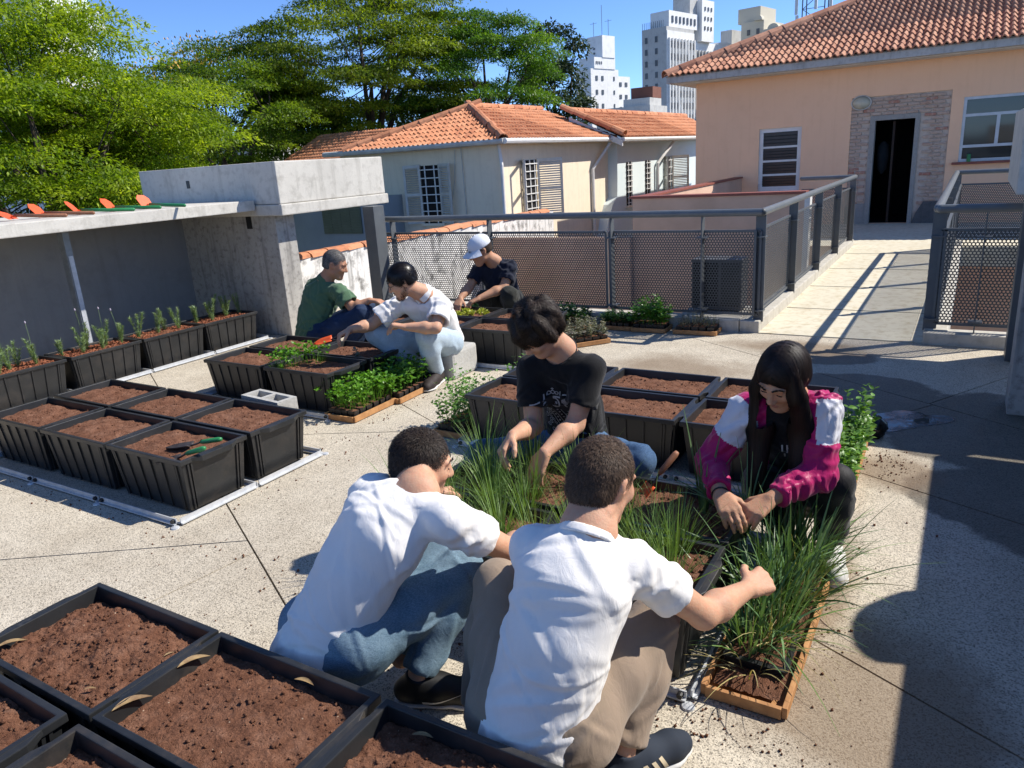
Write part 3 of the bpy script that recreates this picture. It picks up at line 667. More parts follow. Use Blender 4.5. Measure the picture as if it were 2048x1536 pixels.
# ================================================================== distant towers
M['tw'] = concrete('tower_render', (.80, .79, .75), (.86, .85, .81), (.62, .61, .57), .12, .01, .5)
M['tw2'] = concrete('tower_render_grey', (.48, .47, .44), (.56, .55, .51), (.30, .29, .27), .12, .01, .55)
M['wglass'] = pm('far_window_glass', (.07, .075, .08), (.11, .115, .12), 1.0, .3)
M['brickred'] = pm('brown_block_wall', (.22, .09, .06), (.18, .075, .05), .4, .9)
def facade(parent, axis, c, a0, a1, z0, z1, na, nz, ww=.5, wh=.5, skip=None, sill=True):
    """windows on a facade: axis 'y' = plane y=c facing -Y, 'x' = plane x=c facing +X (local coords)"""
    fw, fz = (a1-a0)/na, (z1-z0)/nz; me = {}
    for i in range(na):
        for j in range(nz):
            if skip and skip(i, j): continue
            u = a0+(i+.5)*fw; z_ = z0+(j+.5)*fz; w2, h2 = fw*ww/2, fz*wh/2
            k = (axis, round(w2, 3), round(h2, 3))
            if k not in me:
                me[k] = (MB().box(-w2, w2, -.12, -.02, -h2, h2) if axis == 'y' else MB().box(.02, .12, -w2, w2, -h2, h2)).mesh('window')
            obj('window', me[k], M['wglass'], parent, (u, c, z_) if axis == 'y' else (c, u, z_))
t1 = empty('apartment_tower', (-78.6, 170, 0), -.24); tag(t1, 'white apartment tower with a tall stair shaft, at the right of the trees', 'tower')
MB().box(-4.6, 0, 0, 6.2, -3, 20.9).build('wall', M['tw'], t1); MB().box(-3.5, 0, 6.22, 10.6, -3, 20.9).build('wing', M['tw'], t1); MB().box(-4, -.9, 10.62, 16.5, -3, 19.6).build('wing', M['tw'], t1)
MB().box(-4.4, .15, 1.2, 9.2, 20.92, 23.4).build('roof_block', M['tw'], t1); MB().box(-4.2, .3, 4.2, 9.0, 23.42, 28.2).build('stair_shaft', M['tw'], t1)
facade(t1, 'x', 0, 1.0, 5.4, 5, 20.4, 2, 5, .34, .34); facade(t1, 'x', 0, 7.4, 10.2, 5, 20.4, 1, 5, .16, .3); facade(t1, 'x', -.9, 11.4, 16, 5, 19.2, 2, 5, .4, .34); facade(t1, 'x', .15, 1.6, 4.2, 21.4, 23, 4, 1, .3, .4); facade(t1, 'y', 0, -4, -.8, 5, 20, 1, 5, .4, .4); facade(t1, 'y', 4.2, -2.6, -1.6, 24, 26, 1, 2, .5, .4)
for x, y_, hh in ((-3.2, 5.5, 31.5), (-1.5, 6.5, 35), (-.6, 7.8, 32)): MB().bar((x, y_, 28.2), (x, y_, hh), .08, .08, (0, 1, 0)).build('antenna', M['steel'], t1)
for x, y_, hh in ((-3.2, 5.5, 31.2), (-.6, 7.8, 31.6)): MB().bar((x-1, y_, hh), (x+1, y_, hh), .06, .06).build('antenna', M['steel'], t1)
t2 = empty('apartment_tower', (-49.7, 140, 0), -.22); tag(t2, 'tall grey and white apartment tower with vertical fins beside the orange house', 'tower')
MB().box(-5.2, 0, 0, 9.5, -3, 22.9).build('wall', M['tw2'], t2); MB().box(-5, -.4, 9.52, 21, -3, 21.0).build('wing', M['tw'], t2)
MB().box(-4.0, -.1, 1, 11, 22.92, 25.6).build('penthouse', M['tw'], t2); MB().box(-4.6, .5, 11.5, 16, 21.02, 28.2).build('stair_shaft', M['tw'], t2); MB().box(-4.2, -.6, 9, 12, 25.62, 29.5).build('water_tank', M['tw2'], t2)
MB().box(.02, .16, 0, 9.4, -3, 22.2).build('sunlit_face', M['tw'], t2)  # paler sheet on the sunlit side: the light is put into its colour
for k in range(9): MB().box(.17, .55, .3+k*1.08, .55+k*1.08, -3, 21).build('fin', M['tw'], t2)
for k in range(9): MB().box(-.38, .0, 10.4+k*1.15, 10.65+k*1.15, -3, 19.5).build('fin', M['tw2'], t2)
MB().box(-5, -1.2, 21.02, 37, -3, 21.6).build('rear_wing', M['tw'], t2); facade(t2, 'x', -1.2, 21.6, 36.5, 0, 21, 9, 9, .4, .5); MB().box(-4, -1.5, 27, 33, 21.62, 24.4).build('roof_block', M['tw2'], t2)
facade(t2, 'y', 0, -4.8, -.5, 0, 22, 4, 11, .45, .5, lambda i, j: i in (1, 3)); facade(t2, 'x', .16, .45, 9.3, 0, 21, 8, 10, .42, .55, lambda i, j: (i+j) % 7 == 0); facade(t2, 'x', -.4, 10.4, 20.5, 0, 19.6, 8, 9, .45, .5); facade(t2, 'x', -.1, 1.5, 10.5, 23.2, 25.2, 7, 1, .4, .55); facade(t2, 'x', .5, 12, 15.5, 22.5, 27.5, 3, 3, .3, .4)
for k in range(12): MB().box(-5.1+k*.4, -5.05+k*.4, -.02, .06, 22.92, 24.0).build('railing_bar', M['steel'], t2)
t3 = empty('apartment_tower', (-41, 160, 0), -.2); tag(t3, 'cream apartment tower with rounded parapet farther back, above the tiled roof', 'tower')
tc = pm('cream_tower', (.60, .55, .43), (.54, .49, .38), .2, .85)
MB().box(-1.2, 3.4, 1, 10, -3, 24.5).build('wall', tc, t3); MB().box(-2.4, 2.2, 2, 9, 24.52, 27.2).build('roof_block', tc, t3); MB().box(3.42, 6.8, 0, 9, -3, 22.6).build('wing', tc, t3)
for u0, u1, z_ in ((1.6, 3.3, 24.5), (4.4, 6.6, 22.6)):
    MB().prism([(u0+(u1-u0)*(.5-.5*math.cos(math.pi*i/8)), z_+.9*math.sin(math.pi*i/8)) for i in range(9)], lambda u, v, t: (u, t, v), .4, 1.6).build('rounded_parapet', tc, t3)
facade(t3, 'y', 1, -.6, 3.2, 10, 24, 2, 5, .3, .35); facade(t3, 'y', 0, 3.8, 6.6, 10, 22, 2, 4, .3, .35)
lb = empty('low_building', (-37, 90, 0)); tag(lb, 'low grey concrete building with a dark band under the white tower', 'building')
MB().box(-4, 3, 0, 6, -3, 7.0).build('wall', M['tw2'], lb); MB().box(-3.6, .4, -.3, -.01, 5.0, 5.9).build('balcony_band', M['wglass'], lb); MB().box(-.8, 2.6, 1, 5, 7.02, 7.9).build('roof_block', M['tw2'], lb); MB().box(-.2, 2.6, 2, 5, 7.92, 9.2).build('brown_block', M['brickred'], lb)
wb = MB().box(-34, -30, 80, 84, -3, 5.2).build('white_building', M['tw']); tag(wb, 'small plain white building in front of the grey tower', 'building')
ab = empty('balcony_tower', (-96.5, 55, 0)); tag(ab, 'cream tower corner with a white balcony at the top left', 'tower')
MB().box(-14, 0, 0, 4.4, -3, 40).build('wall', M['tw'], ab); MB().box(-13, -2.6, 4.42, 8.2, -3, 40).build('recess_wall', M['blue'], ab); MB().box(-2.58, .3, 4.42, 8.0, 20.6, 20.95).build('balcony_floor', M['white'], ab)
for k in range(14): MB().box(.16, .26, 4.5+k*.26, 4.6+k*.26, 20.95, 22.4).build('balcony_bar', M['white'], ab)
MB().box(.1, .3, 4.42, 8.05, 22.41, 22.6).build('balcony_rail', M['white'], ab)
ms = empty('radio_mast', (-17.6, 100, 0)); tag(ms, 'steel lattice radio mast rising behind the tiled roof', 'mast')
for sx_ in (-1.2, 1.2):
    for sy_ in (-1.2, 1.2): MB().bar((sx_, sy_, 0), (sx_, sy_, 22), .12, .12, (0, 1, 0)).build('mast_leg', M['steel'], ms)
for k in range(12):
    s_ = 1 if k % 2 else -1; MB().bar((-1.2*s_, -1.2, k*1.8), (1.2*s_, -1.2, k*1.8+1.8), .07, .07).build('mast_brace', M['steel'], ms)
    MB().bar((-1.2, -1.2, k*1.8), (1.2, -1.2, k*1.8), .06, .06).build('mast_brace', M['steel'], ms)
for x, z_ in ((-1.8, 16.5), (1.9, 16.2), (.3, 16.8), (-1.7, 14.8)): MB().box(x-.15, x+.15, -1.7, -1.4, z_-.8, z_+.8).build('antenna_panel', M['white'], ms)
# pale wall far behind the left trees
pb = MB().box(-62, -30, 26, 30, -3.2, 3.2).build('pale_building', M['white']); tag(pb, 'long pale building seen between the trunks at the far left', 'building')
# ================================================================== PLANTER CRATES
LX, LY, HZ = .655, .425, .30
def crate_shell():
    mb = MB(); hx, hy = LX/2-.014, LY/2-.014; bx, by = hx-.03, hy-.025; t = .007
    ro = [(-LX/2, -LY/2), (LX/2, -LY/2), (LX/2, LY/2), (-LX/2, LY/2)]
    def ring(x, y, z): return [(-x, -y, z), (x, -y, z), (x, y, z), (-x, y, z)]
    rings = [ring(bx, by, .0), ring(hx, hy, HZ-.028), ring(LX/2, LY/2, HZ-.026), ring(LX/2, LY/2, HZ), ring(hx-.006, hy-.006, HZ), ring(bx-t, by-t, .06)]
    vs = [v for r in rings for v in r]; fs = [(3, 2, 1, 0)]
    for k in range(len(rings)-1):
        for i in range(4): a = k*4+i; b = k*4+(i+1) % 4; fs.append((a, b, b+4, a+4))
    k = (len(rings)-1)*4; fs.append((k, k+1, k+2, k+3)); mb.add(vs, fs)
    hx_=mb.mesh('shell', bevel=.0035); R_ = crate_ribs(); n = len(hx_.vertices)
    V = [tuple(v.co) for v in hx_.vertices]+R_.v; F = [tuple(p.vertices) for p in hx_.polygons]+[tuple(i+n for i in f) for f in R_.f]
    me = bpy.data.meshes.new('shell'); me.from_pydata(V, [], F); me.update(); return me
def crate_ribs():
    mb = MB(); hx, hy = LX/2-.014, LY/2-.014; bx, by = hx-.03, hy-.025; z0, z1 = .004, HZ-.03
    def rib(p0, p1, w_, n):  # tapered bar on the sloping wall
        u = Vector((1, 0, 0)) if abs(n[1]) else Vector((0, 1, 0)); n = Vector(n)
        a, b = Vector(p0), Vector(p1)
        vs = [q+u*s*w_/2+n*d for q in (a, b) for s, d in ((-1, -.003), (1, -.003), (1, .008), (-1, .008))]
        mb.add(vs, [(0, 3, 2, 1), (4, 5, 6, 7), (0, 1, 5, 4), (1, 2, 6, 5), (2, 3, 7, 6), (3, 0, 4, 7)])
    for s in (-1, 1):
        for x in (-.285, -.27, -.165, -.06, .045, .15, .255, .27): rib((x*.92, s*by, z0), (x, s*hy, z1), .011, (0, s, 0))
        for y in (-.165, -.145, .145, .165): rib((s*bx, y*.9, z0), (s*hx, y, z1), .010, (s, 0, 0))
    bm = bmesh.new(); me = mb.mesh('rib'); mb.f = [tuple(p.vertices) for p in me.polygons]; return mb
def crate_handle():
    mb = MB(); x = LX/2-.002
    mb.add([(x, -.15, HZ-.001), (x, .15, HZ-.001), (x+.022, .095, HZ-.004), (x+.022, -.095, HZ-.004), (x, -.15, HZ-.020), (x, .15, HZ-.020), (x+.022, .095, HZ-.036), (x+.022, -.095, HZ-.036)],
           [(0, 1, 2, 3), (7, 6, 5, 4), (3, 2, 6, 7), (0, 3, 7, 4), (2, 1, 5, 6), (1, 0, 4, 5)])
    return mb.mesh('handle', bevel=.003)
SH, HN = crate_shell(), crate_handle()
def clods(V, F, n, hx, hy, hf, rng, s0=.002, s1=.009):
    octa = np.array([(1,0,0),(-1,0,0),(0,1,0),(0,-1,0),(0,0,1),(0,0,-1)], float); of = np.array([(0,2,4),(2,1,4),(1,3,4),(3,0,4),(2,0,5),(1,2,5),(3,1,5),(0,3,5)])
    for i in range(n):
        x, y = rng.uniform(-hx, hx), rng.uniform(-hy, hy); s = s0+(s1-s0)*rng.random()**3
        q = octa*s*rng.uniform(.6, 1.3, (6, 1)) @ rot3(rng); k = len(V[0]) if False else sum(len(a) for a in V)
        V.append(q+np.array([x, y, hf(x, y)+s*.3])); F.append(of+k)
def rot3(rng):
    q, r = np.linalg.qr(rng.normal(size=(3, 3))); return q*np.sign(np.linalg.det(q))
def soil_mesh(seed, nx=44, ny=30, depth=.042, mound=.02, nclod=160, rough=1.0, tilt=0):
    rng = np.random.default_rng(seed); hx, hy = LX/2-.026, LY/2-.026; off = Vector((seed*3.7, seed*1.3, 0))
    def hf(x, y):
        e = max(abs(x)/hx, abs(y)/hy)
        p = Vector((x, y, 0))+off
        return HZ-depth+mound*(1-e**2)*(.7+.6*mnoise.noise(p*5))+tilt*x+rough*(.012*mnoise.noise(p*9)+.007*mnoise.noise(p*28)+.0045*mnoise.noise(p*70)+.003*mnoise.noise(p*140))
    xs = np.linspace(-hx, hx, nx); ys = np.linspace(-hy, hy, ny)
    G = np.array([(x, y, hf(x, y)) for y in ys for x in xs]); idx = np.arange(nx*ny).reshape(ny, nx)
    Q = np.stack([idx[:-1, :-1], idx[:-1, 1:], idx[1:, 1:], idx[1:, :-1]], -1).reshape(-1, 4)
    T = np.concatenate([Q[:, [0, 1, 2]], Q[:, [0, 2, 3]]]); V, F = [G], [T]
    clods(V, F, nclod, hx*.96, hy*.96, hf, rng); return fastmesh('soil', np.concatenate(V), np.concatenate(F), True)
SOILV = [soil_mesh(s, mound=.012+.010*(s % 3)) for s in range(5)]
def crate(x, y, label, group, rz=0, soil=None):
    """x,y centre"""
    r = empty('planter_crate', (x, y, .012), rz+RNG.normal()*.006); tag(r, label, 'planter', group)
    obj('shell', SH, M['plastic'], r)
    obj('handle', HN, M['plastic'], r); h = obj('handle', HN, M['plastic'], r); h.rotation_euler = (0, 0, math.pi)
    if soil is None: soil = SOILV[int(RNG.integers(5))]
    stuff(obj('soil', soil, M['soil'], r)); return r
def frame(x0, x1, y0, y1, label, nx, ny):
    """base frame of light steel bars round a block of crates"""
    r = empty('base_frame', (x0, y0, 0)); tag(r, label, 'frame'); W_, D_ = x1-x0, y1-y0; px, py = W_/nx, D_/ny
    def rail(a, b):
        mb = MB(); mb.bar(a, b, .034, .006); mb.bar((a[0], a[1], a[2]+.012), (b[0], b[1], b[2]+.012), .006, .03)
        mb.build('rail', M['galv'], r)
    for j in (0, ny):
        for i in range(nx): rail((i*px+.012, j*py, .012), ((i+1)*px-.012, j*py, .012))
    for i in (0, nx):
        for j in range(ny): rail((i*px, j*py+.012, .0115), (i*px, (j+1)*py-.012, .0115))
    for j in range(1, ny): rail((0, j*py, .0045), (W_, j*py, .0045))
    bo = MB().lathe([(0, .016), (.009, .016), (.011, .010), (.011, 0)], 10).mesh('bolt')
    ft = MB().lathe([(0, .010), (.008, .010), (.02, .007), (.022, 0)], 12).mesh('foot')
    for i in range(nx+1):
        for j in (0, ny):
            for s in (-1, 1):
                if 0 <= i*px+s*.03 <= W_: obj('bolt', bo, M['bolt'], r, (i*px+s*.03, j*py-.004 if j == 0 else j*py+.004, .026), (math.pi/2 if j == 0 else -math.pi/2, 0, 0))
            obj('foot', ft, M['galv'], r, (i*px, j*py+(-.022 if j == 0 else .022), 0))
# block of six in the left foreground
X6 = [-5.36, -4.68, -3.64]; X6 = [-5.04, -4.36, -3.655]
names6 = [['left end of the front row', 'middle of the front row', 'right of the front row with trowels'], ['left end of the back row', 'middle of the back row', 'right end of the back row']]
X6 = [-5.02, -4.335, -3.655]
for j in range(2):
    for i in range(3): crate(X6[i], 2.325+j*.452, 'black crate of soil, '+names6[j][i]+' in the six at left', 'crates in the block of six')
frame(-5.36, -3.30, 2.02, 3.04, 'white steel base frame under the block of six crates at left', 3, 2)
# row along the left shelter
lab4 = ['nearest to the left edge', 'beside the steel post, second', 'third from the left edge', 'at the far end by the column']
for i, y in enumerate((2.915, 3.605, 4.285, 4.95)): crate(-6.61, y, 'black lavender planter with bark, '+lab4[i]+' of the shelter row', 'planters along the shelter', math.pi/2, soil=SOILV[i])
frame(-6.87, -6.345, 2.56, 5.33, 'white steel base frame under the lavender planters', 1, 4)
# mid-left block of four
lab = [['left of the front pair', 'right of the front pair with a row of parsley'], ['left of the back pair by the man in green', 'right of the back pair before the man in white']]
for j in range(2):
    for i in range(2): crate(-4.80+i*.69, 3.84+j*.455, 'black crate of soil, '+lab[j][i], 'crates in the block of four')
frame(-5.16, -3.74, 3.56, 4.57, 'white steel base frame behind the hollow cement block', 2, 2)
# block at the fence
lab = [['half hidden by the man in polo', 'in the middle of the front row', 'at right, behind the boy with dark hair'], ['at left in the back row', 'planted by the man in the cap', 'right of the man in the cap']]
for j in range(2):
    for i in range(3): crate(-4.80+i*.685, 5.385+j*.455, 'black crate of soil near the fence, '+lab[j][i], 'crates near the fence')
frame(-5.16, -3.07, 5.09, 6.10, 'white steel base frame of the crates near the fence', 3, 2)
# centre block behind the boy and the girl
lab = [['front left, beside the boy in black', 'front middle, right of the boy in black', 'front right, behind the girl in pink'], ['back left, behind the boy in black', 'back middle, fully visible right of the boy', 'back right, left of the girl in pink']]
for j in range(2):
    for i in range(3): crate(-2.245+i*.685, 3.79+j*.452, 'black crate of soil, '+lab[j][i], 'crates in the centre block')
frame(-2.60, -.53, 3.50, 4.50, 'white steel base frame of the centre crates', 3, 2)
# foreground chive block
lab = [['at front left before the man in jeans', 'at front right before the man in khaki trousers'], ['at back left before the boy', 'at back right before the girl']]
for j in range(2):
    for i in range(2): crate(-1.64+i*.68, 2.185+j*.452, 'black crate planted with chives, '+lab[j][i], 'chive crates', soil=soil_mesh(60+i+2*j, 60, 40, .04, .012, 500))
frame(-1.99, -.61, 1.93, 2.94, 'white steel base frame of the chive crates', 2, 2)
# nearest block, cut by the bottom edge
lab = [['left one with a yellow leaf at its left rim', 'largest in view, two dry leaves along its left', 'partly hidden by the man in khaki trousers'], ['cut by the left edge of the picture', 'cut by the bottom edge, left of centre', 'at the bottom edge under the man in khaki']]
NEAR = [[(-2.245, 1.02), (-1.575, 1.02), (-.895, 1.02)], [(-2.31, .575), (-1.585, .565), (-.9, .56)]]
for j in range(2):
    for i in range(3): crate(*NEAR[j][i], 'black crate of soil, '+lab[j][i], 'crates in the near block', soil=soil_mesh(20+i+3*j, 130, 88, .05 if (i, j) == (1, 0) else .045, .035 if i == 0 else .012, 700 if i != 1 else 350, .8 if (i, j) == (1, 0) else 1.3))

# ---- bark mulch on the lavender planters
def chips(n, hx, hy, z, rng):
    V, F = [], []; b = np.array([(-1,-1,-1),(1,-1,-1),(1,1,-1),(-1,1,-1),(-1,-1,1),(1,-1,1),(1,1,1),(-1,1,1)], float)
    bf = np.array([(0,3,2,1),(4,5,6,7),(0,1,5,4),(1,2,6,5),(2,3,7,6),(3,0,4,7)])
    for i in range(n):
        s = np.array([rng.uniform(.008, .024), rng.uniform(.004, .010), rng.uniform(.002, .004)])
        R = np.array(Matrix.Rotation(rng.uniform(0, 6.3), 3, 'Z') @ Matrix.Rotation(rng.normal()*.4, 3, 'X') @ Matrix.Rotation(rng.normal()*.4, 3, 'Y'))
        V.append((b*rng.uniform(.7, 1.1, (8, 3))*s) @ R.T+np.array([rng.uniform(-hx, hx), rng.uniform(-hy, hy), z+rng.uniform(0, .012)])); F.append(bf+8*i)
    return fastmesh('bark_mulch', np.concatenate(V), np.concatenate(F))
CH_ = chips(900, LX/2-.035, LY/2-.035, .268, np.random.default_rng(5))
for o in [o for o in list(COL.objects) if o.name.startswith('planter_crate') and o.get('group') == 'planters along the shelter']: stuff(obj('bark_mulch', CH_, M['bark'], o))

# ---- dry leaves on the near crates
def dry_leaf(x, y, z, L_, rz, label):
    n = 9; mb = MB(); V = []
    for i in range(n):
        t = i/(n-1); w_ = .20*L_*math.sin(math.pi*min(1, t*1.02))**.7; c = .12*L_*math.sin(t*4+1)
        for s in (-1, 0, 1): V.append(((t-.5)*L_, s*w_*.5+.10*L_*math.sin(t*3.0), c*.25+abs(s)*w_*(.25+.3*t)))
    for i in range(n-1):
        for s in (0, 1): a = i*3+s; mb.f.append((a, a+1, a+4, a+3))
    mb.v = V; o = mb.build('dry_leaf', M['dry_leaf'], smooth=True, loc=(x, y, z), rot=(.15, .1, rz)); tag(o, label, 'leaf', 'dry leaves on the soil')
dry_leaf(-2.52, .90, .285, 0.086, 1.2, 'dry yellow leaf curled at the left rim of the near crate'); dry_leaf(-1.865, .90, .30, 0.108, 1.3, 'long dry leaf at the near left corner of the largest crate'); dry_leaf(-1.865, 1.10, .30, 0.101, 1.3, 'long dry leaf at the far left rim of the largest crate')
dry_leaf(-1.50, 1.19, .292, 0.065, .2, 'curled brown leaf at the far right rim of the largest crate'); dry_leaf(-2.06, .89, .285, 0.036, .8, 'small pale leaf near the right corner of the left crate'); dry_leaf(-1.99, 1.10, .285, 0.036, 1.4, 'small dry leaf against the right rim of the left crate'); dry_leaf(-1.06, 1.17, .30, 0.058, .4, 'thin yellow leaf in the crate beside the man in khaki')
# ---- loose dirt specks on the floor
rng = np.random.default_rng(11); V, F = [], []
octa = np.array([(1,0,0),(-1,0,0),(0,1,0),(0,-1,0),(0,0,1),(0,0,-1)], float); of = np.array([(0,2,4),(2,1,4),(1,3,4),(3,0,4),(2,0,5),(1,2,5),(3,1,5),(0,3,5)])
for cx, cy_, sx_, sy_, n in ((-.25, 4.15, .10, .12, 260), (-.45, 1.86, .15, .05, 120), (-.62, 1.85, .05, .06, 60), (-2.0, 3.0, .8, .6, 120), (-.3, 2.6, .08, .4, 150), (-3.2, 5.6, .9, .6, 60), (-1.3, 1.7, .5, .15, 120), (-3.6, 1.95, .9, .05, 160), (-3.2, 2.6, .08, .5, 90), (-1.6, 1.85, .5, .05, 160), (-2.1, 1.4, .5, .12, 120), (-4.4, 3.45, .5, .08, 80), (-3.4, 3.8, .05, .4, 90), (-1.2, 3.3, .9, .12, 120)):
    for i in range(n):
        s = .0015+.006*rng.random()**3; V.append(octa*s*rng.uniform(.6, 1.3, (6, 1)) @ rot3(rng)+np.array([cx+rng.normal()*sx_, cy_+rng.normal()*sy_, s*.5])); F.append(of+6*len(F))
stuff(tag(obj('spilled_soil', fastmesh('spilled_soil', np.concatenate(V), np.concatenate(F)), M['soil']), 'crumbs of soil spilled on the floor', 'soil'))

# ================================================================== TOOLS AND BLOCKS
def hand_trowel(x, y, z, rot, hm, bm_, label):
    r = empty('hand_trowel', (x, y, z)); r.rotation_euler = rot; tag(r, label, 'trowel')
    MB().tube([(0, 0, 0), (.015, 0, 0), (.06, 0, 0), (.11, 0, 0), (.125, 0, 0)], [.008, .0125, .0135, .0135, .009], 12).build('handle', hm, r, smooth=True)
    MB().tube([(0, 0, 0), (-.035, 0, -.008), (-.06, 0, -.012)], .0055, 8).build('neck', M['tool_steel'], r, smooth=True)
    n = 9; mb = MB()
    for i in range(n):
        t = i/(n-1); w_ = .036*(1-max(0, (t-.45)/.55)**2.2)+.001
        for k in range(5): s = (k-2)/2; mb.v.append((-.055-.15*t, s*w_, -.016+.016*s*s))
    for i in range(n-1):
        for k in range(4): a = i*5+k; mb.f.append((a, a+1, a+6, a+5))
    b = mb.build('blade', bm_, r, smooth=True); so_ = b.modifiers.new('s', 'SOLIDIFY'); so_.thickness = .003
    return r
def spade(x, y, rz, hm, label, tilt=.9):
    """flat orange shovel blade standing up at the rear with a handle lying towards the slab edge"""
    r = empty('hand_shovel', (x, y, 1.452), rz); tag(r, label, 'hand shovel', 'orange tools on the shelter roof')
    MB().tube([(0, 0, .04), (.2, 0, .026), (.43, 0, .014), (.44, 0, .013)], [.013, .016, .015, .007], 10).build('handle', hm, r, smooth=True)
    MB().tube([(-.03, 0, .035), (.012, 0, .03)], .010, 8).build('ferrule', M['orange_tool'], r)
    pts = [(-.062, -.02), (.062, -.02), (.070, .085), (.035, .125), (-.035, .132), (-.070, .092)]
    MB().prism(pts, lambda u, v, t: (-.03-v*math.cos(tilt)+t, u, .02+v*math.sin(tilt)), -.002, .002).build('blade', M['orange_tool'], r)
spade(-6.90, 3.36, .55, M['wood_handle'], 'orange hand shovel with worn wooden handle, leftmost on the shelter roof', .5)
spade(-6.88, 3.60, .50, M['wood_handle'], 'orange hand shovel with wooden handle, second on the shelter roof')
spade(-6.74, 3.84, .75, M['green_handle'], 'orange hand shovel with green handle, in the middle of the shelter roof')
spade(-6.74, 4.16, .45, M['green_handle'], 'orange hand shovel with green handle, second from the beam on the roof')
spade(-6.64, 4.44, .15, M['green_handle'], 'orange hand shovel with green handle, nearest to the beam on the roof', 1.0)
hand_trowel(-3.45, 2.33, .325, (0, -.12, .45), M['green_handle'], M['tool_steel'], 'green handled trowel lying farther from the rim in the front right crate')
hand_trowel(-3.40, 2.20, .315, (0, -.28, .35), M['green_handle'], M['tool_steel'], 'green handled trowel leaning on the rim of the front right crate')
hand_trowel(-1.03, 2.80, .36, (0, -.75, .9), M['wood_handle'], M['orange_tool'], 'orange trowel with brown handle stuck in the soil before the girl')
# hollow cement block and seat block
def hollow_block(x, y, rz, label):
    r = tag(empty('cement_block', (x, y, 0), rz), label, 'cement block'); L_, D_, H_ = .39, .15, .305
    mb = MB(); xs = [-L_/2, -L_/2+.03, -.015, .015, L_/2-.03, L_/2]; ys = [-D_/2, -D_/2+.028, D_/2-.028, D_/2]
    for i in range(5):
        for j in range(3):
            if j == 1 and i in (1, 3): continue
            mb.box(xs[i], xs[i+1], ys[j], ys[j+1], 0, H_)
    me = bpy.data.meshes.new('body'); me.from_pydata(mb.v, [], mb.f); bm = bmesh.new(); bm.from_mesh(me); bmesh.ops.remove_doubles(bm, verts=bm.verts, dist=1e-5)
    dup = [f for f in bm.faces if all(len(e.link_faces) > 2 for e in f.edges)]
    bm.to_mesh(me); bm.free(); obj('block_body', me, M['block'], r); return r
hollow_block(-3.82, 3.13, -.10, 'hollow grey cement block on end behind the block of six crates')
bx = MB().box(-.17, .17, -.18, .18, 0, .24).build('stool_block', M['block'], bevel=.03, loc=(-3.62, 4.86, 0)); tag(bx, 'grey cement block the man in white polo sits on', 'block')
# unseen shape added on the right-hand roof slab to cast a shadow bulge
caster = MB(); caster.lathe([(0, 0), (.16, .0), (.20, .05), (.21, .16), (.17, .28), (.09, .33), (0, .34)], 16)
o = caster.build('shadow_caster', pm('shadow_caster_dark', (.03, .035, .05), rough=.9), smooth=True, loc=(1.20, 3.70, 1.45)); o.scale = (.62, 1.15, .95); tag(o, 'rounded shape added out of view on the right shelter roof for its shadow', 'shadow_caster')
# black plastic bag by the right-hand seedling tray
mb = MB(); rg = []
for i in range(9):
    for j in range(14):
        th = math.pi*i/8; ph = 2*math.pi*j/14; rr = .07*(1+.35*mnoise.noise((math.cos(ph)*2, math.sin(ph)*2, i*.7)))
        mb.v.append((rr*math.sin(th)*math.cos(ph), rr*math.sin(th)*math.sin(ph), .055+.075*math.cos(th)*(1+.2*mnoise.noise((j, i, 3)))))
for i in range(8):
    for j in range(14): a = i*14+j; b = i*14+(j+1) % 14; mb.f.append((a, b, b+14, a+14))
o = mb.build('plastic_bag', pm('black_polythene', (.012, .012, .012), rough=.25), smooth=True, loc=(-.36, 4.56, 0)); tag(o, 'crumpled black plastic bag behind the seedlings beside the girl', 'bag')
# ================================================================== VEGETATION
LEAF = (np.array([(0,0,0),(-.30,.33,.07),(0,.38,0),(.30,.33,.07),(-.21,.72,.02),(0,.72,-.05),(.21,.72,.02),(0,1,-.14)], float),
        np.array([(0,2,1),(0,3,2),(1,2,5),(1,5,4),(2,3,6),(2,6,5),(4,5,7),(5,6,7)]))
LOBED = (np.array([(0,0,0),(-.42,.25,.05),(-.2,.42,0),(-.5,.62,.08),(-.15,.68,0),(-.16,.98,-.06),(0,.85,0),(.16,.98,-.06),(.15,.68,0),(.5,.62,.08),(.2,.42,0),(.42,.25,.05)], float),
         np.array([(0,2,1),(2,4,3),(4,6,5),(6,8,7),(8,10,9),(10,0,11),(0,10,2),(2,10,8),(2,8,4),(4,8,6)]))
DIAM = (np.array([(0,0,0),(-.28,.45,.05),(.28,.45,.05),(0,1,-.1)], float), np.array([(0,2,1),(1,2,3)]))
NEED = (np.array([(-.05,0,0),(.05,0,0),(0,1,0)], float), np.array([(0,1,2)]))
def nrm(a): return a/np.maximum(np.linalg.norm(a, axis=-1, keepdims=True), 1e-9)
def scatter(tpl, pos, d, up, sc):
    T, TF = tpl; d = nrm(d); x = nrm(np.cross(d, up)); z = np.cross(x, d); sc = np.asarray(sc, float)
    if sc.ndim == 1: sc = np.repeat(sc[:, None], 3, 1)
    V = pos[:, None]+x[:, None]*(T[None, :, 0:1]*sc[:, None, 0:1])+d[:, None]*(T[None, :, 1:2]*sc[:, None, 1:2])+z[:, None]*(T[None, :, 2:3]*sc[:, None, 2:3])
    n = len(T); F = TF[None]+(np.arange(len(pos))*n)[:, None, None]; return V.reshape(-1, 3), F.reshape(-1, 3)
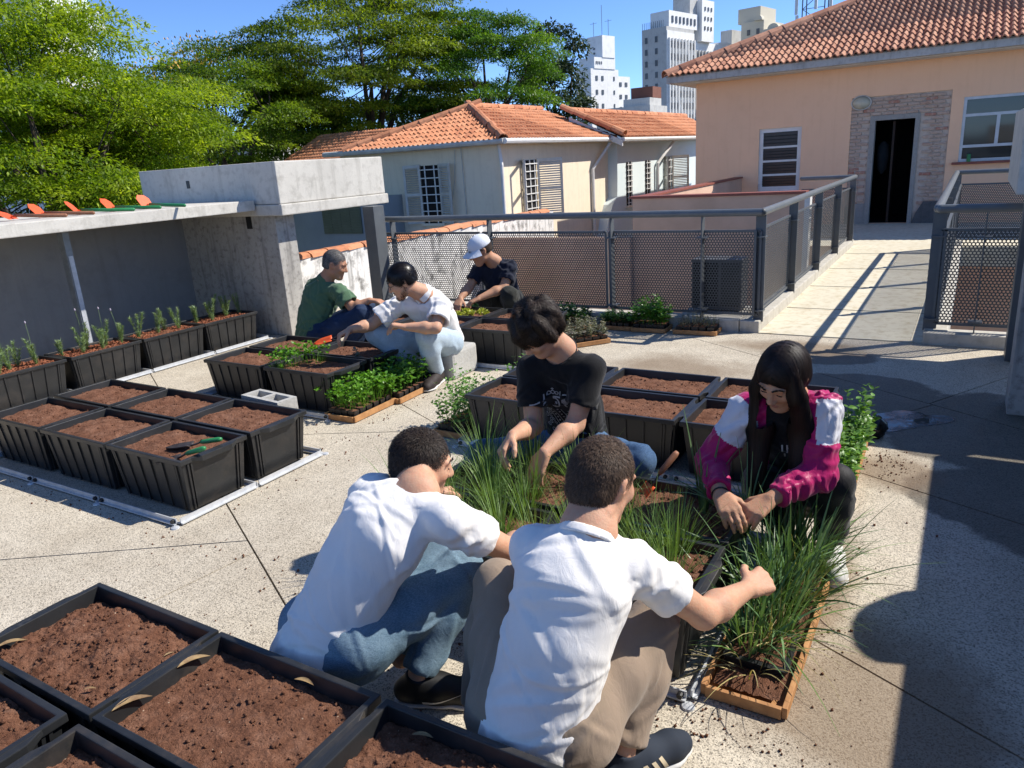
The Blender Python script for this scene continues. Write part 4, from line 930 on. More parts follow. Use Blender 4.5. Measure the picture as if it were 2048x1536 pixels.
class Acc:
    def __init__(s): s.V = []; s.F = []; s.n = 0
    def add(s, V, F): s.V.append(V); s.F.append(F+s.n); s.n += len(V)
    def strips(s, base, mid_dirs, L_, w_, bend, rng, seg=6):
        """n curved blades: base (n,3), initial dir (n,3), length, width, bend = gravity droop"""
        n = len(base); t = np.linspace(0, 1, seg+1)[None, :, None]; d = nrm(mid_dirs); h = d.copy(); h[:, 2] = 0; h = nrm(h+1e-6)
        L_ = L_[:, None, None]; bend = bend[:, None, None]
        P = base[:, None]+d[:, None]*t*L_+h[:, None]*(bend*t**2*L_*.55)+np.array([0, 0, -1.])*(bend*t**2.4*L_*.75)
        side = nrm(np.cross(d, h+rng.normal(size=h.shape)*.3))[:, None]*w_[:, None, None]*np.clip(1.15-t**1.6, .05, 1)
        nn = nrm(np.cross(side[:, 0], d))[:, None]*w_[:, None, None]*.35*(1-t)
        A_ = P-side; B_ = P+side; C_ = P+nn
        V = np.stack([A_, C_, B_], 2).reshape(-1, 3); k = (np.arange(n)*(seg+1)*3)[:, None, None]
        i = (np.arange(seg)*3)[None, :, None]; q = np.array([[0, 1, 4], [0, 4, 3], [1, 2, 5], [1, 5, 4]])[None, None]
        F = (k[..., None]+i[..., None]+q).reshape(-1, 3); s.add(V, F)
    def mesh(s, name, smooth=True): return fastmesh(name, np.concatenate(s.V), np.concatenate(s.F), smooth)
M['chive'] = leafmat('chive_green', (.12, .22, .05), (.20, .31, .10), .25, .42)
M['chive_d'] = leafmat('leek_blue_green', (.09, .18, .075), (.18, .29, .13), .2, .40)
M['parsley'] = leafmat('parsley_green', (.10, .26, .02), (.17, .36, .035), .3, .4)
M['basil'] = leafmat('pepper_leaf_green', (.065, .18, .02), (.13, .29, .04), .25, .38)
M['mintg'] = leafmat('mint_green', (.10, .22, .035), (.17, .32, .07), .25, .4)
M['darkg'] = leafmat('dark_leaf_green', (.03, .09, .02), (.06, .14, .03), .2, .35)
M['sage'] = leafmat('grey_green_leaf', (.15, .17, .11), (.22, .20, .15), .2, .6)
M['rosem'] = leafmat('lavender_grey_green', (.20, .30, .13), (.30, .40, .20), .25, .55)
M['lettuce'] = leafmat('yellow_green_leaf', (.30, .36, .05), (.42, .44, .09), .35, .45)
M['flower'] = pm('lavender_bud', (.42, .38, .46), rough=.8)

def rosemary(x, y, z, h, seed, label, flower=False):
    rng = np.random.default_rng(seed); r = empty('lavender_plant', (x, y, z)); tag(r, label, 'plant', 'lavender plants in the shelter row')
    st = MB(); A_ = Acc()
    for k in range(int(rng.integers(3, 5))):
        a = rng.uniform(0, 6.3); hh = h*rng.uniform(.6, 1); le = rng.uniform(.1, .35); pts = [Vector((0, 0, -.01))]
        for i in range(1, 5):
            t = i/4; pts.append(Vector((math.cos(a)*le*hh*t, math.sin(a)*le*hh*t, hh*t)))
        st.tube(pts, [.003, .0025, .002, .0018, .0012], 5)
        n = int(120*hh/.15); t = rng.random(n)**.8; pos = np.stack([np.cos(a)*le*hh*t, np.sin(a)*le*hh*t, hh*t*.98+.005], 1); ph = rng.uniform(0, 6.3, n)
        d = np.stack([np.cos(ph), np.sin(ph), rng.uniform(.3, 1.2, n)], 1)
        A_.add(*scatter(NEED, pos, d, np.repeat([[0, 0, 1.]], n, 0)+rng.normal(size=(n, 3))*.3, np.stack([np.full(n, .05), rng.uniform(.026, .046, n), np.ones(n)], 1)))
    st.build('stem', M['rosem'], r); obj('foliage', A_.mesh('foliage', False), M['rosem'], r)
    if flower:
        fx, fy = rng.normal()*.02, rng.normal()*.02
        MB().tube([(0, 0, .0), (fx, fy, h*1.1), (fx*1.5, fy*1.5, h*1.45)], .0014, 5).build('flower_stalk', M['rosem'], r)
        MB().lathe([(0, 0), (.006, .004), (.007, .014), (.003, .024), (0, .026)], 8).build('flower', M['flower'], r, loc=(fx*1.5, fy*1.5, h*1.43), smooth=True)
RO = [(-6.70, 2.68), (-6.55, 2.78), (-6.62, 2.90), (-6.70, 3.00), (-6.58, 3.09), (-6.66, 3.35), (-6.60, 3.50), (-6.68, 3.58), (-6.56, 3.66), (-6.63, 3.73), (-6.58, 3.85),
      (-6.64, 4.06), (-6.62, 4.25), (-6.70, 4.38), (-6.60, 4.47), (-6.66, 4.72), (-6.60, 4.86), (-6.68, 4.92), (-6.62, 5.05), (-6.68, 5.12), (-6.60, 5.21)]
where = ['nearest the left edge', 'second in the first planter', 'third in the first planter', 'fourth in the first planter', 'last in the first planter', 'low and small at the near end of the second planter', 'second in the second planter', 'with a flower stalk in front of the steel post', 'bushy, in the middle of the second planter', 'with a flower stalk behind the bushy one', 'last in the second planter',
         'first in the third planter', 'tall, in the middle of the third planter', 'small, beside the tall one of the third planter', 'last in the third planter', 'first in the fourth planter', 'second in the fourth planter', 'third in the fourth planter', 'fourth in the fourth planter', 'fifth in the fourth planter', 'tallest, last by the concrete column']
for i, (x, y) in enumerate(RO): rosemary(x, y, .272, (.16 if i in (5, 13) else .23)+.035*((i*7) % 5)/5+(.05 if i == 20 else 0), 300+i, 'grey green lavender plant, '+where[i], i in (4, 7, 9, 10))

def chive_clump(x, y, z, n, h, seed, label, mat='chive', spread=.5, lean=(0, 0), w_=.0022, group='chive clumps', r0=.03):
    rng = np.random.default_rng(seed); A_ = Acc(); ph = rng.uniform(0, 6.3, n); rr = r0*np.sqrt(rng.random(n))
    base = np.stack([rr*np.cos(ph), rr*np.sin(ph), np.zeros(n)-.01], 1); ph2 = ph+rng.normal(size=n)*.5
    tl = np.abs(rng.normal(size=n))*spread+.05
    d = np.stack([np.cos(ph2)*tl+lean[0], np.sin(ph2)*tl+lean[1], np.ones(n)], 1)
    A_.strips(base, d, h*rng.uniform(.55, 1.1, n), w_*rng.uniform(.6, 1.2, n), np.abs(rng.normal(size=n))*.55*spread+.05, rng)
    o = obj('chive_clump', A_.mesh('chive_clump'), M[mat], None, (x, y, z)); tag(o, label, 'chives', group); return o
CL = [(-1.86, 2.35, 'at the left end of the front left crate'), (-1.74, 2.20, 'front left crate, behind the head of the man in jeans'), (-1.55, 2.30, 'in the middle of the front left crate'), (-1.42, 2.14, 'at the right of the front left crate'), (-1.80, 2.62, 'at the left end of the back left crate'), (-1.50, 2.55, 'under the hands of the boy'), (-1.38, 2.72, 'right of the hands of the boy'), (-1.62, 2.75, 'behind, between the knees of the boy'),
      (-1.18, 2.28, 'left in the front right crate'), (-1.02, 2.36, 'second in the front right crate'), (-.87, 2.24, 'third in the front right crate'), (-.74, 2.12, 'at the near right corner of the front right crate'), (-.80, 2.36, 'at the far right corner of the front right crate'), (-1.15, 2.62, 'left in the back right crate'), (-1.92, 2.22, 'at the near left corner of the front left crate'), (-1.64, 2.42, 'at the far rim of the front left crate'), (-1.45, 2.38, 'at the far right of the front left crate'), (-1.70, 2.58, 'at the near rim of the back left crate'), (-1.90, 2.76, 'at the far left corner of the back left crate'), (-1.58, 2.10, 'at the near rim of the front left crate'), (-.95, 2.10, 'at the near rim of the front right crate'), (-1.25, 2.10, 'at the near left corner of the front right crate')]
for i, (x, y, wh) in enumerate(CL): chive_clump(x, y, .268, 80, .30+.07*((i*5) % 4)/4, 400+i, 'green chive clump '+wh, spread=.36, w_=.0019)

def tray(x, y, L_, W_, rz, label, nx, ny, cat='seedling tray', h=.045):
    r = empty('seedling_tray', (x, y, 0), rz); tag(r, label, cat, 'wooden seedling trays')
    for s in (-1, 1):
        MB().box(-L_/2, L_/2, s*(W_/2)-.008, s*(W_/2)+.008, .006, h).build('board', M['wood'], r, bevel=.002); MB().box(s*(L_/2)-.008, s*(L_/2)+.008, -W_/2+.009, W_/2-.009, .005, h-.002).build('board', M['wood'], r, bevel=.002)
    MB().box(-L_/2+.01, L_/2-.01, -W_/2+.01, W_/2-.01, .002, .010).build('base_board', M['wood'], r)
    px, py = (L_-.03)/nx, (W_-.03)/ny; a = min(px, py)*.47
    pm_ = MB().frust((-a*.75, a*.75, -a*.75, a*.75), (-a, a, -a, a), 0, .062).mesh('pot'); sm_ = MB().box(-a*.8, a*.8, -a*.8, a*.8, .058, .064).mesh('pot_soil')
    for i in range(nx):
        for j in range(ny):
            p = obj('pot', pm_, M['plastic'], r, (-L_/2+.015+(i+.5)*px, -W_/2+.015+(j+.5)*py, .011), (RNG.normal()*.03, RNG.normal()*.03, RNG.normal()*.05)); obj('pot_soil', sm_, M['soil'], p)
    return r
def seedlings(x, y, L_, W_, rz, h, kind, mat, n, seed, label, name='seedlings', leaf=.035, zb=.06, lobed=False, spread=.15):
    """dense tray of young plants : stems with leaf pairs"""
    rng = np.random.default_rng(seed); A_ = Acc(); c, s = math.cos(rz), math.sin(rz)
    px = rng.uniform(-L_/2, L_/2, n); py = rng.uniform(-W_/2, W_/2, n); hh = h*rng.uniform(.6, 1.12, n)*(1.08-.38*(2*px/L_)**2-.12*(2*py/W_)**2)
    lx, ly = rng.normal(size=n)*spread+px/L_*spread*2.2, rng.normal(size=n)*spread+py/W_*spread*1.6
    B_ = np.stack([px, py, np.zeros(n)], 1); D_ = np.stack([lx, ly, np.ones(n)], 1)
    A_.strips(B_, D_, hh, np.full(n, .0016), np.full(n, .02), rng, 3)
    lv = 5 if kind == 'pairs' else 1
    for k in range(lv):
        t = (.35+.65*k/(lv-1)) if lv > 1 else 1.0
        for q in range(2 if kind == 'pairs' else 5):
            ph = (k % 2)*1.57+q*3.14+rng.normal(size=n)*.4 if kind == 'pairs' else q*1.26+rng.uniform(0, 1.2, n)
            P = B_+D_*(hh*t)[:, None]+np.array([0, 0, 0]); el = rng.uniform(.05, .6, n) if t < 1 else rng.uniform(.4, 1.1, n)
            d = np.stack([np.cos(ph), np.sin(ph), el], 1); sc = leaf*rng.uniform(.65, 1.15, n)*(1 if t < .95 else .75)
            A_.add(*scatter(LOBED if lobed else LEAF, P+rng.normal(size=P.shape)*.004, d, np.array([[0, 0, 1.]])+rng.normal(size=(n, 3))*.35, np.stack([sc*1.0, sc, sc], 1)))
    o = obj(name, A_.mesh(name, False), M[mat], None, (x, y, zb), (0, 0, rz)); tag(o, label, 'seedlings'); return o
# parsley and pepper trays beside the block of four
tray(-3.66, 3.80, .46, .27, math.pi/2+.02, 'wooden tray of parsley seedlings right of the hollow cement block', 6, 4)
seedlings(-3.66, 3.82, .40, .24, math.pi/2, .175, 'top', 'parsley', 260, 41, 'dense bright green parsley seedlings in the tray beside the crate', 'parsley_seedlings', .036, lobed=True, spread=.28)
tray(-3.62, 4.24, .44, .26, math.pi/2+.03, 'wooden tray of pepper seedlings at the shoe of the man in white polo', 6, 4)
seedlings(-3.63, 4.24, .36, .22, math.pi/2, .22, 'pairs', 'basil', 75, 42, 'leafy pepper seedlings in the tray at the seated man\'s shoe', 'pepper_seedlings', .05, spread=.25)
# row of parsley in the middle crate
for k, (x, y) in enumerate(((-4.36, 3.72), (-4.32, 3.82), (-4.28, 3.91), (-4.22, 3.97))):
    seedlings(x, y, .07, .06, 0, .15+.01*k, 'top', 'parsley', 26, 50+k, 'young parsley plant, '+('nearest of the row in the crate', 'second of the row in the crate', 'third of the row in the crate', 'farthest of the row in the crate')[k], 'parsley_plant', .034, .255, True, .25)
for k, (x, y) in enumerate(((-3.98, 4.16), (-3.88, 4.36), (-3.84, 4.43))):
    seedlings(x, y, .012, .012, 0, .09, 'pairs', 'sage', 2, 60+k, ('small grey green seedling near the front rim', 'small grey green seedling by the right rim', 'tall grey green seedling in the far corner')[k]+' of the crate of the man in polo', 'young_seedling', .05, .26, False, .1)
# tray left of the centre block
tray(-2.72, 3.82, .46, .24, math.pi/2-.02, 'wooden tray of tall seedlings left of the centre crates', 6, 3)
seedlings(-2.72, 3.80, .42, .20, math.pi/2, .29, 'pairs', 'mintg', 95, 43, 'tall leafy seedlings left of the crate beside the boy in black', 'tall_seedlings', .034)
seedlings(-2.60, 4.62, .5, .16, 1.2, .26, 'pairs', 'mintg', 90, 44, 'pale green seedlings behind the centre crates, left of the boy', 'tall_seedlings', .036)
tray(-2.60, 4.62, .52, .22, 1.2, 'wooden tray behind the centre crates left of the boy', 6, 3)
# trays along the fence
FT = [(-2.93, 6.79, .36, .2, 0, 'darkg', .11, 'pairs', .03, 'low dark seedlings in the tray left of the basil by the fence'), (-2.57, 6.80, .34, .24, .05, 'basil', .24, 'pairs', .055, 'big leaved basil seedlings in the middle of the fence'), (-2.12, 6.82, .40, .24, .04, 'sage', .12, 'pairs', .014, 'tiny leaved thyme in the tray at the railing corner'), (-3.42, 6.72, .40, .25, .1, 'darkg', .15, 'pairs', .05, 'dark broad leaved seedlings by the fence, behind the boy\'s head'), (-2.98, 6.12, .42, .26, .9, 'sage', .17, 'pairs', .028, 'grey purple leaved seedlings on the floor right of the boy\'s head')]
for k, (x, y, L_, W_, rz, mt, h_, kd, lf, lb_) in enumerate(FT):
    tray(x, y, L_, W_, rz, 'wooden tray holding '+lb_.split(' in the')[0].split(' by the')[0].split(' on the')[0]+' near the fence', 5, 3); seedlings(x, y, L_-.04, W_-.04, rz, h_, kd, mt, 120 if lf < .04 else 70, 70+k, lb_, 'seedlings', lf)
seedlings(-4.45, 6.62, .3, .2, 0, .16, 'pairs', 'darkg', 60, 78, 'dark seedlings behind the crates left of the man in the cap', 'seedlings', .05)
tray(-4.45, 6.62, .34, .24, 0, 'wooden tray at the fence left of the man in the cap', 5, 3)
# yellow green clumps planted by the man in the cap
for k, (x, y) in enumerate(((-4.30, 5.80), (-4.10, 5.72), (-4.03, 5.82), (-3.95, 5.90), (-4.12, 5.88))):
    rng = np.random.default_rng(90+k); n = 160; v = nrm(rng.normal(size=(n, 3))); v[:, 2] = np.abs(v[:, 2]); P = v*np.array([.055, .055, .05])*rng.uniform(.5, 1, (n, 1)); A_ = Acc()
    A_.add(*scatter(LEAF, P, v+rng.normal(size=(n, 3))*.5, rng.normal(size=(n, 3)), rng.uniform(.02, .034, n)))
    o = obj('herb_clump', A_.mesh('herb_clump', False), M['lettuce'], None, (x, y, .27)); tag(o, 'yellow green herb clump, '+('held by the man in the cap', 'nearest in the crate of the man in the cap', 'second from right in the crate of the man in the cap', 'rightmost in the crate of the man in the cap', 'at the back of the crate of the man in the cap')[k], 'herb')
# tray behind the girl
tray(-.50, 3.98, .92, .26, math.pi/2+.02, 'long wooden tray of mint on the floor right of the girl', 10, 3)
seedlings(-.47, 3.98, .86, .20, math.pi/2, .16, 'pairs', 'mintg', 190, 45, 'bright mint seedlings on the floor right of the girl', 'mint_seedlings', .042)
seedlings(-.44, 4.30, .10, .10, 0, .30, 'pairs', 'mintg', 12, 46, 'tallest mint shoots at the far end of the girl\'s tray', 'mint_seedlings', .05)
# big tray of leeks / chives in the right foreground
tray(-.46, 2.44, .92, .25, math.pi/2, 'long wooden tray of loose leek plants in the right foreground', 2, 1)
mbs = soil_mesh(77, 60, 30, .0, .01, 300)
o = obj('tray_soil', mbs, M['soil'], bpy.data.objects['seedling_tray' if 'x' == 'y' else [o_.name for o_ in COL.objects if o_.get('label', '').startswith('long wooden tray of loose')][0]], (0, 0, -.262)); o.scale = (1.42, .55, 1); stuff(o)
LK = [(-.50, 2.22, 'bunch nearest to us in the right foreground tray', .34), (-.44, 2.34, 'bunch at the fist of the man in khaki', .42), (-.52, 2.48, 'bunch beside the crate rim, behind the fist', .42), (-.42, 2.56, 'bunch with long drooping leaves on the right', .46), (-.50, 2.70, 'bunch below the hands of the girl', .44), (-.40, 2.80, 'bunch at the white shoe of the girl', .42), (-.48, 2.92, 'farthest bunch, against the girl\'s knee', .36)]
for k, (x, y, wh, h_) in enumerate(LK): (chive_clump(x, y, .05, 46, h_*1.1, 500+k, 'blue green leek '+wh, 'chive_d', .48, (.03, -.03), .0052, 'leek bunches', .05), chive_clump(x+.0, y-.03, .05, 34, h_*.9, 540+k, 'yellow green leaves mixed into the '+wh, 'chive', .6, (.07, -.05), .0028, 'leek bunches', .06))
chive_clump(-.62, 2.62, .27, 26, .42, 520, 'tall single leek the girl is planting', 'chive_d', .5, (-.2, 0), .0045, 'leek bunches', .012)
chive_clump(-.80, 2.68, .27, 8, .5, 521, 'thin upright leek in front of the girl\'s sleeve', 'chive_d', .12, (-.02, 0), .006, 'leek bunches', .01)

# ================================================================== TREES
def tree(name, label, base, crown, seed, mat, npads, leaf=.16, per=170, flat=.28, trunk_r=.16, gaps=1.0, ntop=0, group='trees behind the houses', flowers=None, droop=.5):
    """crown=(cx,cy,cz,rx,ry,rz): flattened leaf pads on a branching frame"""
    rng = np.random.default_rng(seed); r = empty(name, base); tag(r, label, 'tree', group); B_ = np.array(base, float)
    cx, cy_, cz, rx, ry, rz = crown; pads = []
    while len(pads) < npads:
        v = rng.normal(size=3); v /= np.linalg.norm(v); rad = rng.uniform(.35, 1)**.5
        p = np.array([cx, cy_, cz])+v*np.array([rx, ry, rz])*rad
        if p[2] < cz-rz*.92: continue
        pads.append(p)
    pads = np.array(pads); fork = np.array([cx*.25+B_[0]*.75, cy_*.25+B_[1]*.75, B_[2]+(cz-rz-B_[2])*.85])
    tm = MB(); k = 3
    tm.tube([Vector((0, 0, -.2)), Vector((fork-B_)*.5+rng.normal(size=3)*.12), Vector(fork-B_)], [trunk_r, trunk_r*.85, trunk_r*.7], 8)
    nl = 6; limbs = []
    for i in range(nl):
        a = 6.28*i/nl+rng.normal()*.3; e = np.array([cx+math.cos(a)*rx*.5, cy_+math.sin(a)*ry*.5, cz+rng.uniform(-.5, .35)*rz]); m_ = (fork+e)/2+np.array([0, 0, rz*.12])+rng.normal(size=3)*.15
        tm.tube([Vector(fork-B_), Vector(m_-B_), Vector(e-B_)], [trunk_r*.6, trunk_r*.4, trunk_r*.22], 6); limbs += [m_, e]
    limbs.append(np.array([cx, cy_, cz+rz*.3])); tm.tube([Vector(fork-B_), Vector(limbs[-1]-B_)], [trunk_r*.5, trunk_r*.2], 6); limbs = np.array(limbs)
    tm.build('trunk', M['bark_tree'], r, smooth=True)
    tw = MB()
    for p in pads:
        q = limbs[np.argmin(np.linalg.norm(limbs-p, axis=1))]; mm = (p+q)/2+np.array([0, 0, -.12*np.linalg.norm(p-q)]); tw.tube([Vector(q-B_), Vector(mm-B_), Vector(p-B_)], [trunk_r*.10, trunk_r*.07, trunk_r*.03], 4, cap=False)
    stuff(tw.build('branches', M['bark_tree'], r, smooth=True))
    n = per*npads; pr = (rx+ry)/2*rng.uniform(.22, .40, npads)*gaps; pi = np.repeat(np.arange(npads), per)
    v = nrm(rng.normal(size=(n, 3)))*(rng.random((n, 1))**.4); P = pads[pi]+v*pr[pi][:, None]*np.array([1, 1, flat])
    P[:, 2] -= droop*.30*pr[pi]*(v[:, 0]**2+v[:, 1]**2)
    d = v*np.array([1, 1, .25])+rng.normal(size=(n, 3))*.45; d[:, 2] -= .15
    A_ = Acc(); A_.add(*scatter(DIAM, P-B_, d, np.array([[0, 0, 1.]])+rng.normal(size=(n, 3))*.35, np.stack([leaf*.8*np.ones(n), leaf*rng.uniform(.7, 1.4, n), leaf*np.ones(n)], 1)))
    obj('crown', A_.mesh('crown', False), M[mat], r)
    if flowers:
        k = flowers; top = np.argsort(-pads[:, 2])[:npads//2]; pi = rng.choice(top, k); v = nrm(rng.normal(size=(k, 3))); v[:, 2] = np.abs(v[:, 2]); P = pads[pi]+v*pr[pi][:, None]*np.array([1, 1, flat*1.1])
        A_ = Acc(); A_.add(*scatter(DIAM, P-B_, v+np.array([0, 0, .8]), rng.normal(size=(k, 3)), np.full(k, leaf*.9))); obj('blossom', A_.mesh('blossom', False), M['blossom'], r)
M['blossom'] = pm('yellow_blossom', (.55, .36, .04), (.45, .25, .03), 3, .7)
M['t1'] = leafmat('bright_feathery_foliage', (.18, .27, .014), (.36, .44, .03), .5, sc=1.1, dk=(.09, .16, .012))
M['t2'] = leafmat('mid_green_foliage', (.11, .19, .014), (.23, .31, .022), .45, sc=.9, dk=(.055, .10, .010))
M['t3'] = leafmat('olive_green_foliage', (.12, .18, .014), (.26, .32, .025), .45, sc=.9, dk=(.06, .10, .012))
M['t4'] = leafmat('deep_green_foliage', (.065, .15, .014), (.15, .27, .02), .4, sc=.9, dk=(.03, .075, .010))
M['t5'] = leafmat('dull_grey_green_foliage', (.035, .06, .025), (.06, .09, .035), .2)
tree('broad_tree', 'broad bright green tree with feathery layered foliage at the left edge', (-16.8, 8.9, -3.2), (-16.7, 8.9, 2.7, 3.7, 3.7, 2.9), 1, 't1', 135, .09, 1100, .12, .2, 1.0, droop=1.1)
tree('broad_tree', 'low bright green tree crown right behind the shelter roof', (-18.6, 11.3, -3.2), (-18.5, 11.4, 2.7, 2.5, 2.5, 1.7), 2, 't1', 85, .09, 1050, .12, .16, 1.0, droop=1.1)
tree('flowering_tree', 'spreading tree with yellow blossom on top, behind the left trees', (-27, 21, -3.2), (-27, 21.5, 4.7, 4.6, 4.6, 2.2), 3, 't2', 85, .13, 700, .13, .2, 1.0, flowers=2600, droop=1.0)
tree('flowering_tree', 'mid green tree below the blossoming crown', (-22, 18.0, -3.2), (-22, 18.2, 3.6, 2.9, 2.9, 2.0), 4, 't2', 50, .11, 600, .14, .16, droop=1.0)
tree('tall_tree', 'tall airy tree with dark branches in the middle, reaching the top edge', (-21.2, 24.5, -3.2), (-21.2, 24.5, 6.0, 4.6, 4.6, 4.2), 5, 't3', 150, .135, 650, .09, .26, .95, droop=.8)
tree('dense_tree', 'dense rounded deep green tree above the cream house', (-16.8, 26.5, -3.2), (-16.8, 26.5, 4.6, 3.1, 3.1, 2.9), 6, 't4', 95, .12, 650, .14, .2, 1.0, droop=1.0)
tree('loose_tree', 'dull grey green loose tree at the right end of the trees', (-16.6, 32, -3.2), (-16.6, 32, 4.5, 1.7, 1.7, 3.2), 7, 't5', 70, .20, 180, .6, .16)
tree('small_tree', 'small dark round tree low between the flowering and the tall tree', (-23.5, 23, -3.2), (-23.5, 23, 3.5, 2.2, 2.2, 1.9), 8, 't4', 60, .15, 260, .4, .12)
tree('dense_tree', 'dark tree low behind the roof of the cream house', (-21.5, 29, -3.2), (-21.5, 29, 3.0, 3.6, 3.0, 2.2), 9, 't5', 70, .2, 220, .4, .15)
tree('dense_tree', 'dark distant tree filling the gap behind the left trunks', (-40, 27, -3.2), (-40, 27, 3.4, 6, 4, 2.6), 10, 't4', 60, .3, 220, .4, .2)

M['straw'] = leafmat('straw_leaf', (.36, .30, .12), (.46, .40, .20), .2, .6)
for k, (x, y) in enumerate(((-.47, 2.12), (-.42, 2.3), (-.40, 2.62))): chive_clump(x, y, .05, 26, .22+.05*k, 560+k, 'dry straw coloured leaves, '+('nearest in', 'in the middle of', 'at the far part of')[k]+' the leek tray', 'straw', .9, (.1, -.1), .0022, 'dry leaves in the leek tray', .05)
# ================================================================== PEOPLE : implicit surfaces
def A3(*p): return np.array(p, float)
class SDF:
    def __init__(s): s.ops = []
    def cap(s, a, b, ra, rb=None, k=.02, n=None, fl=1.0, cut_a=False, cut_b=False, op='+'):
        s.ops.append(('c', np.array(a, float), np.array(b, float), ra, ra if rb is None else rb, k, None if n is None else nrm(np.array(n, float)), fl, cut_a, cut_b, op)); return s
    def ell(s, c, r, R=None, k=.02, op='+'):
        s.ops.append(('e', np.array(c, float), np.array(r, float), np.eye(3) if R is None else np.array(R, float), k, op)); return s
    def mesh(s, h, smooth=1):
        lo, hi = A3(9e9, 9e9, 9e9), -A3(9e9, 9e9, 9e9)
        for o in s.ops:
            if o[-1] != '+': continue
            if o[0] == 'c': r = max(o[3], o[4]); l_, h_ = np.minimum(o[1], o[2])-r, np.maximum(o[1], o[2])+r
            else: l_, h_ = o[1]-max(o[2]), o[1]+max(o[2])
            lo = np.minimum(lo, l_); hi = np.maximum(hi, h_)
        lo -= 4*h; hi += 4*h; n = np.ceil((hi-lo)/h).astype(int)+1; F = np.full(n, .05, np.float32)
        ax = [lo[i]+h*np.arange(n[i], dtype=np.float32) for i in range(3)]
        for o in s.ops:
            if o[0] == 'c': r = max(o[3], o[4]); l_, h_ = np.minimum(o[1], o[2])-r, np.maximum(o[1], o[2])+r; k = o[5]
            else: l_, h_ = o[1]-max(o[2]), o[1]+max(o[2]); k = o[4]
            m_ = k+2.5*h
            i0 = np.maximum(np.floor((l_-m_-lo)/h).astype(int), 0); i1 = np.minimum(np.ceil((h_+m_-lo)/h).astype(int)+1, n)
            sl_ = tuple(slice(a, b) for a, b in zip(i0, i1))
            if any(b <= a for a, b in zip(i0, i1)): continue
            X, Y, Z = np.meshgrid(ax[0][sl_[0]], ax[1][sl_[1]], ax[2][sl_[2]], indexing='ij')
            if o[0] == 'c':
                a, b = o[1], o[2]; d = b-a; L2 = max(d @ d, 1e-9); px, py, pz = X-a[0], Y-a[1], Z-a[2]
                t = (px*d[0]+py*d[1]+pz*d[2])/L2; tc = np.clip(t, 0, 1); qx, qy, qz = px-tc*d[0], py-tc*d[1], pz-tc*d[2]
                if o[6] is not None:
                    nn = o[6]; c = (qx*nn[0]+qy*nn[1]+qz*nn[2])*(o[7]-1); qx, qy, qz = qx+c*nn[0], qy+c*nn[1], qz+c*nn[2]
                D = np.sqrt(qx*qx+qy*qy+qz*qz)-(o[3]+(o[4]-o[3])*tc)
                L = math.sqrt(L2)
                if o[9]: D = np.maximum(D, (t-1)*L)
                if o[8]: D = np.maximum(D, -t*L)
            else:
                R = o[3]; px, py, pz = X-o[1][0], Y-o[1][1], Z-o[1][2]
                q = [(px*R[i, 0]+py*R[i, 1]+pz*R[i, 2])/o[2][i] for i in range(3)]
                D = (np.sqrt(q[0]**2+q[1]**2+q[2]**2)-1)*min(o[2])
            G = F[sl_]
            if o[-1] == '+':
                hh = np.maximum(k-np.abs(G-D), 0)/max(k, 1e-6); F[sl_] = np.minimum(G, D)-hh*hh*k*.25
            else:
                D = -D; hh = np.maximum(k-np.abs(G-D), 0)/max(k, 1e-6); F[sl_] = np.maximum(G, D)+hh*hh*k*.25
        V, Q = surface_nets(F, lo, h)
        for _ in range(smooth): V = relax(V, Q)
        return V, Q
def surface_nets(F, org, h):
    Sg = F < 0; cnt = np.zeros(tuple(x-1 for x in F.shape), np.int8)
    cr = [(i, j, k) for i in (0, 1) for j in (0, 1) for k in (0, 1)]; sl_ = lambda c, n: tuple(slice(c[a], n[a]-1+c[a]) for a in range(3))
    for c in cr: cnt += Sg[sl_(c, F.shape)]
    act = (cnt > 0) & (cnt < 8); I = np.argwhere(act); idx = np.full(act.shape, -1, np.int64); idx[act] = np.arange(len(I))
    sm = np.zeros((len(I), 3)); n = np.zeros(len(I))
    for a in cr:
        for b in cr:
            if sum(b) != sum(a)+1 or sum(abs(x-y) for x, y in zip(a, b)) != 1: continue
            fa = F[I[:, 0]+a[0], I[:, 1]+a[1], I[:, 2]+a[2]]; fb = F[I[:, 0]+b[0], I[:, 1]+b[1], I[:, 2]+b[2]]; x = (fa < 0) != (fb < 0)
            t = np.where(x, fa/np.where(x, fa-fb, 1), 0)[:, None]; sm += np.where(x[:, None], np.array(a)+t*(np.array(b)-np.array(a)), 0); n += x
    V = org+h*(I+sm/n[:, None]); Q = []
    for ax in range(3):
        u, v = (ax+1) % 3, (ax+2) % 3; s0 = [slice(None)]*3; s1 = [slice(None)]*3
        s0[ax] = slice(0, -1); s1[ax] = slice(1, None); s0[u] = s1[u] = slice(1, -1); s0[v] = s1[v] = slice(1, -1)
        x = Sg[tuple(s0)] != Sg[tuple(s1)]; E_ = np.argwhere(x); ins = Sg[tuple(s0)][x]; E_[:, u] += 1; E_[:, v] += 1
        def cell(du, dv):
            c = E_.copy(); c[:, u] += du; c[:, v] += dv; return idx[c[:, 0], c[:, 1], c[:, 2]]
        q = np.stack([cell(-1, -1), cell(0, -1), cell(0, 0), cell(-1, 0)], 1); q[~ins] = q[~ins][:, ::-1]; Q.append(q)
    return V, np.concatenate(Q)
def relax(V, Q, w_=.5):
    s = np.zeros_like(V); n = np.zeros(len(V))
    for a, b in ((0, 1), (1, 2), (2, 3), (3, 0)):
        np.add.at(s, Q[:, a], V[Q[:, b]]); np.add.at(n, Q[:, a], 1); np.add.at(s, Q[:, b], V[Q[:, a]]); np.add.at(n, Q[:, b], 1)
    return V*(1-w_)+w_*s/np.maximum(n, 1)[:, None]
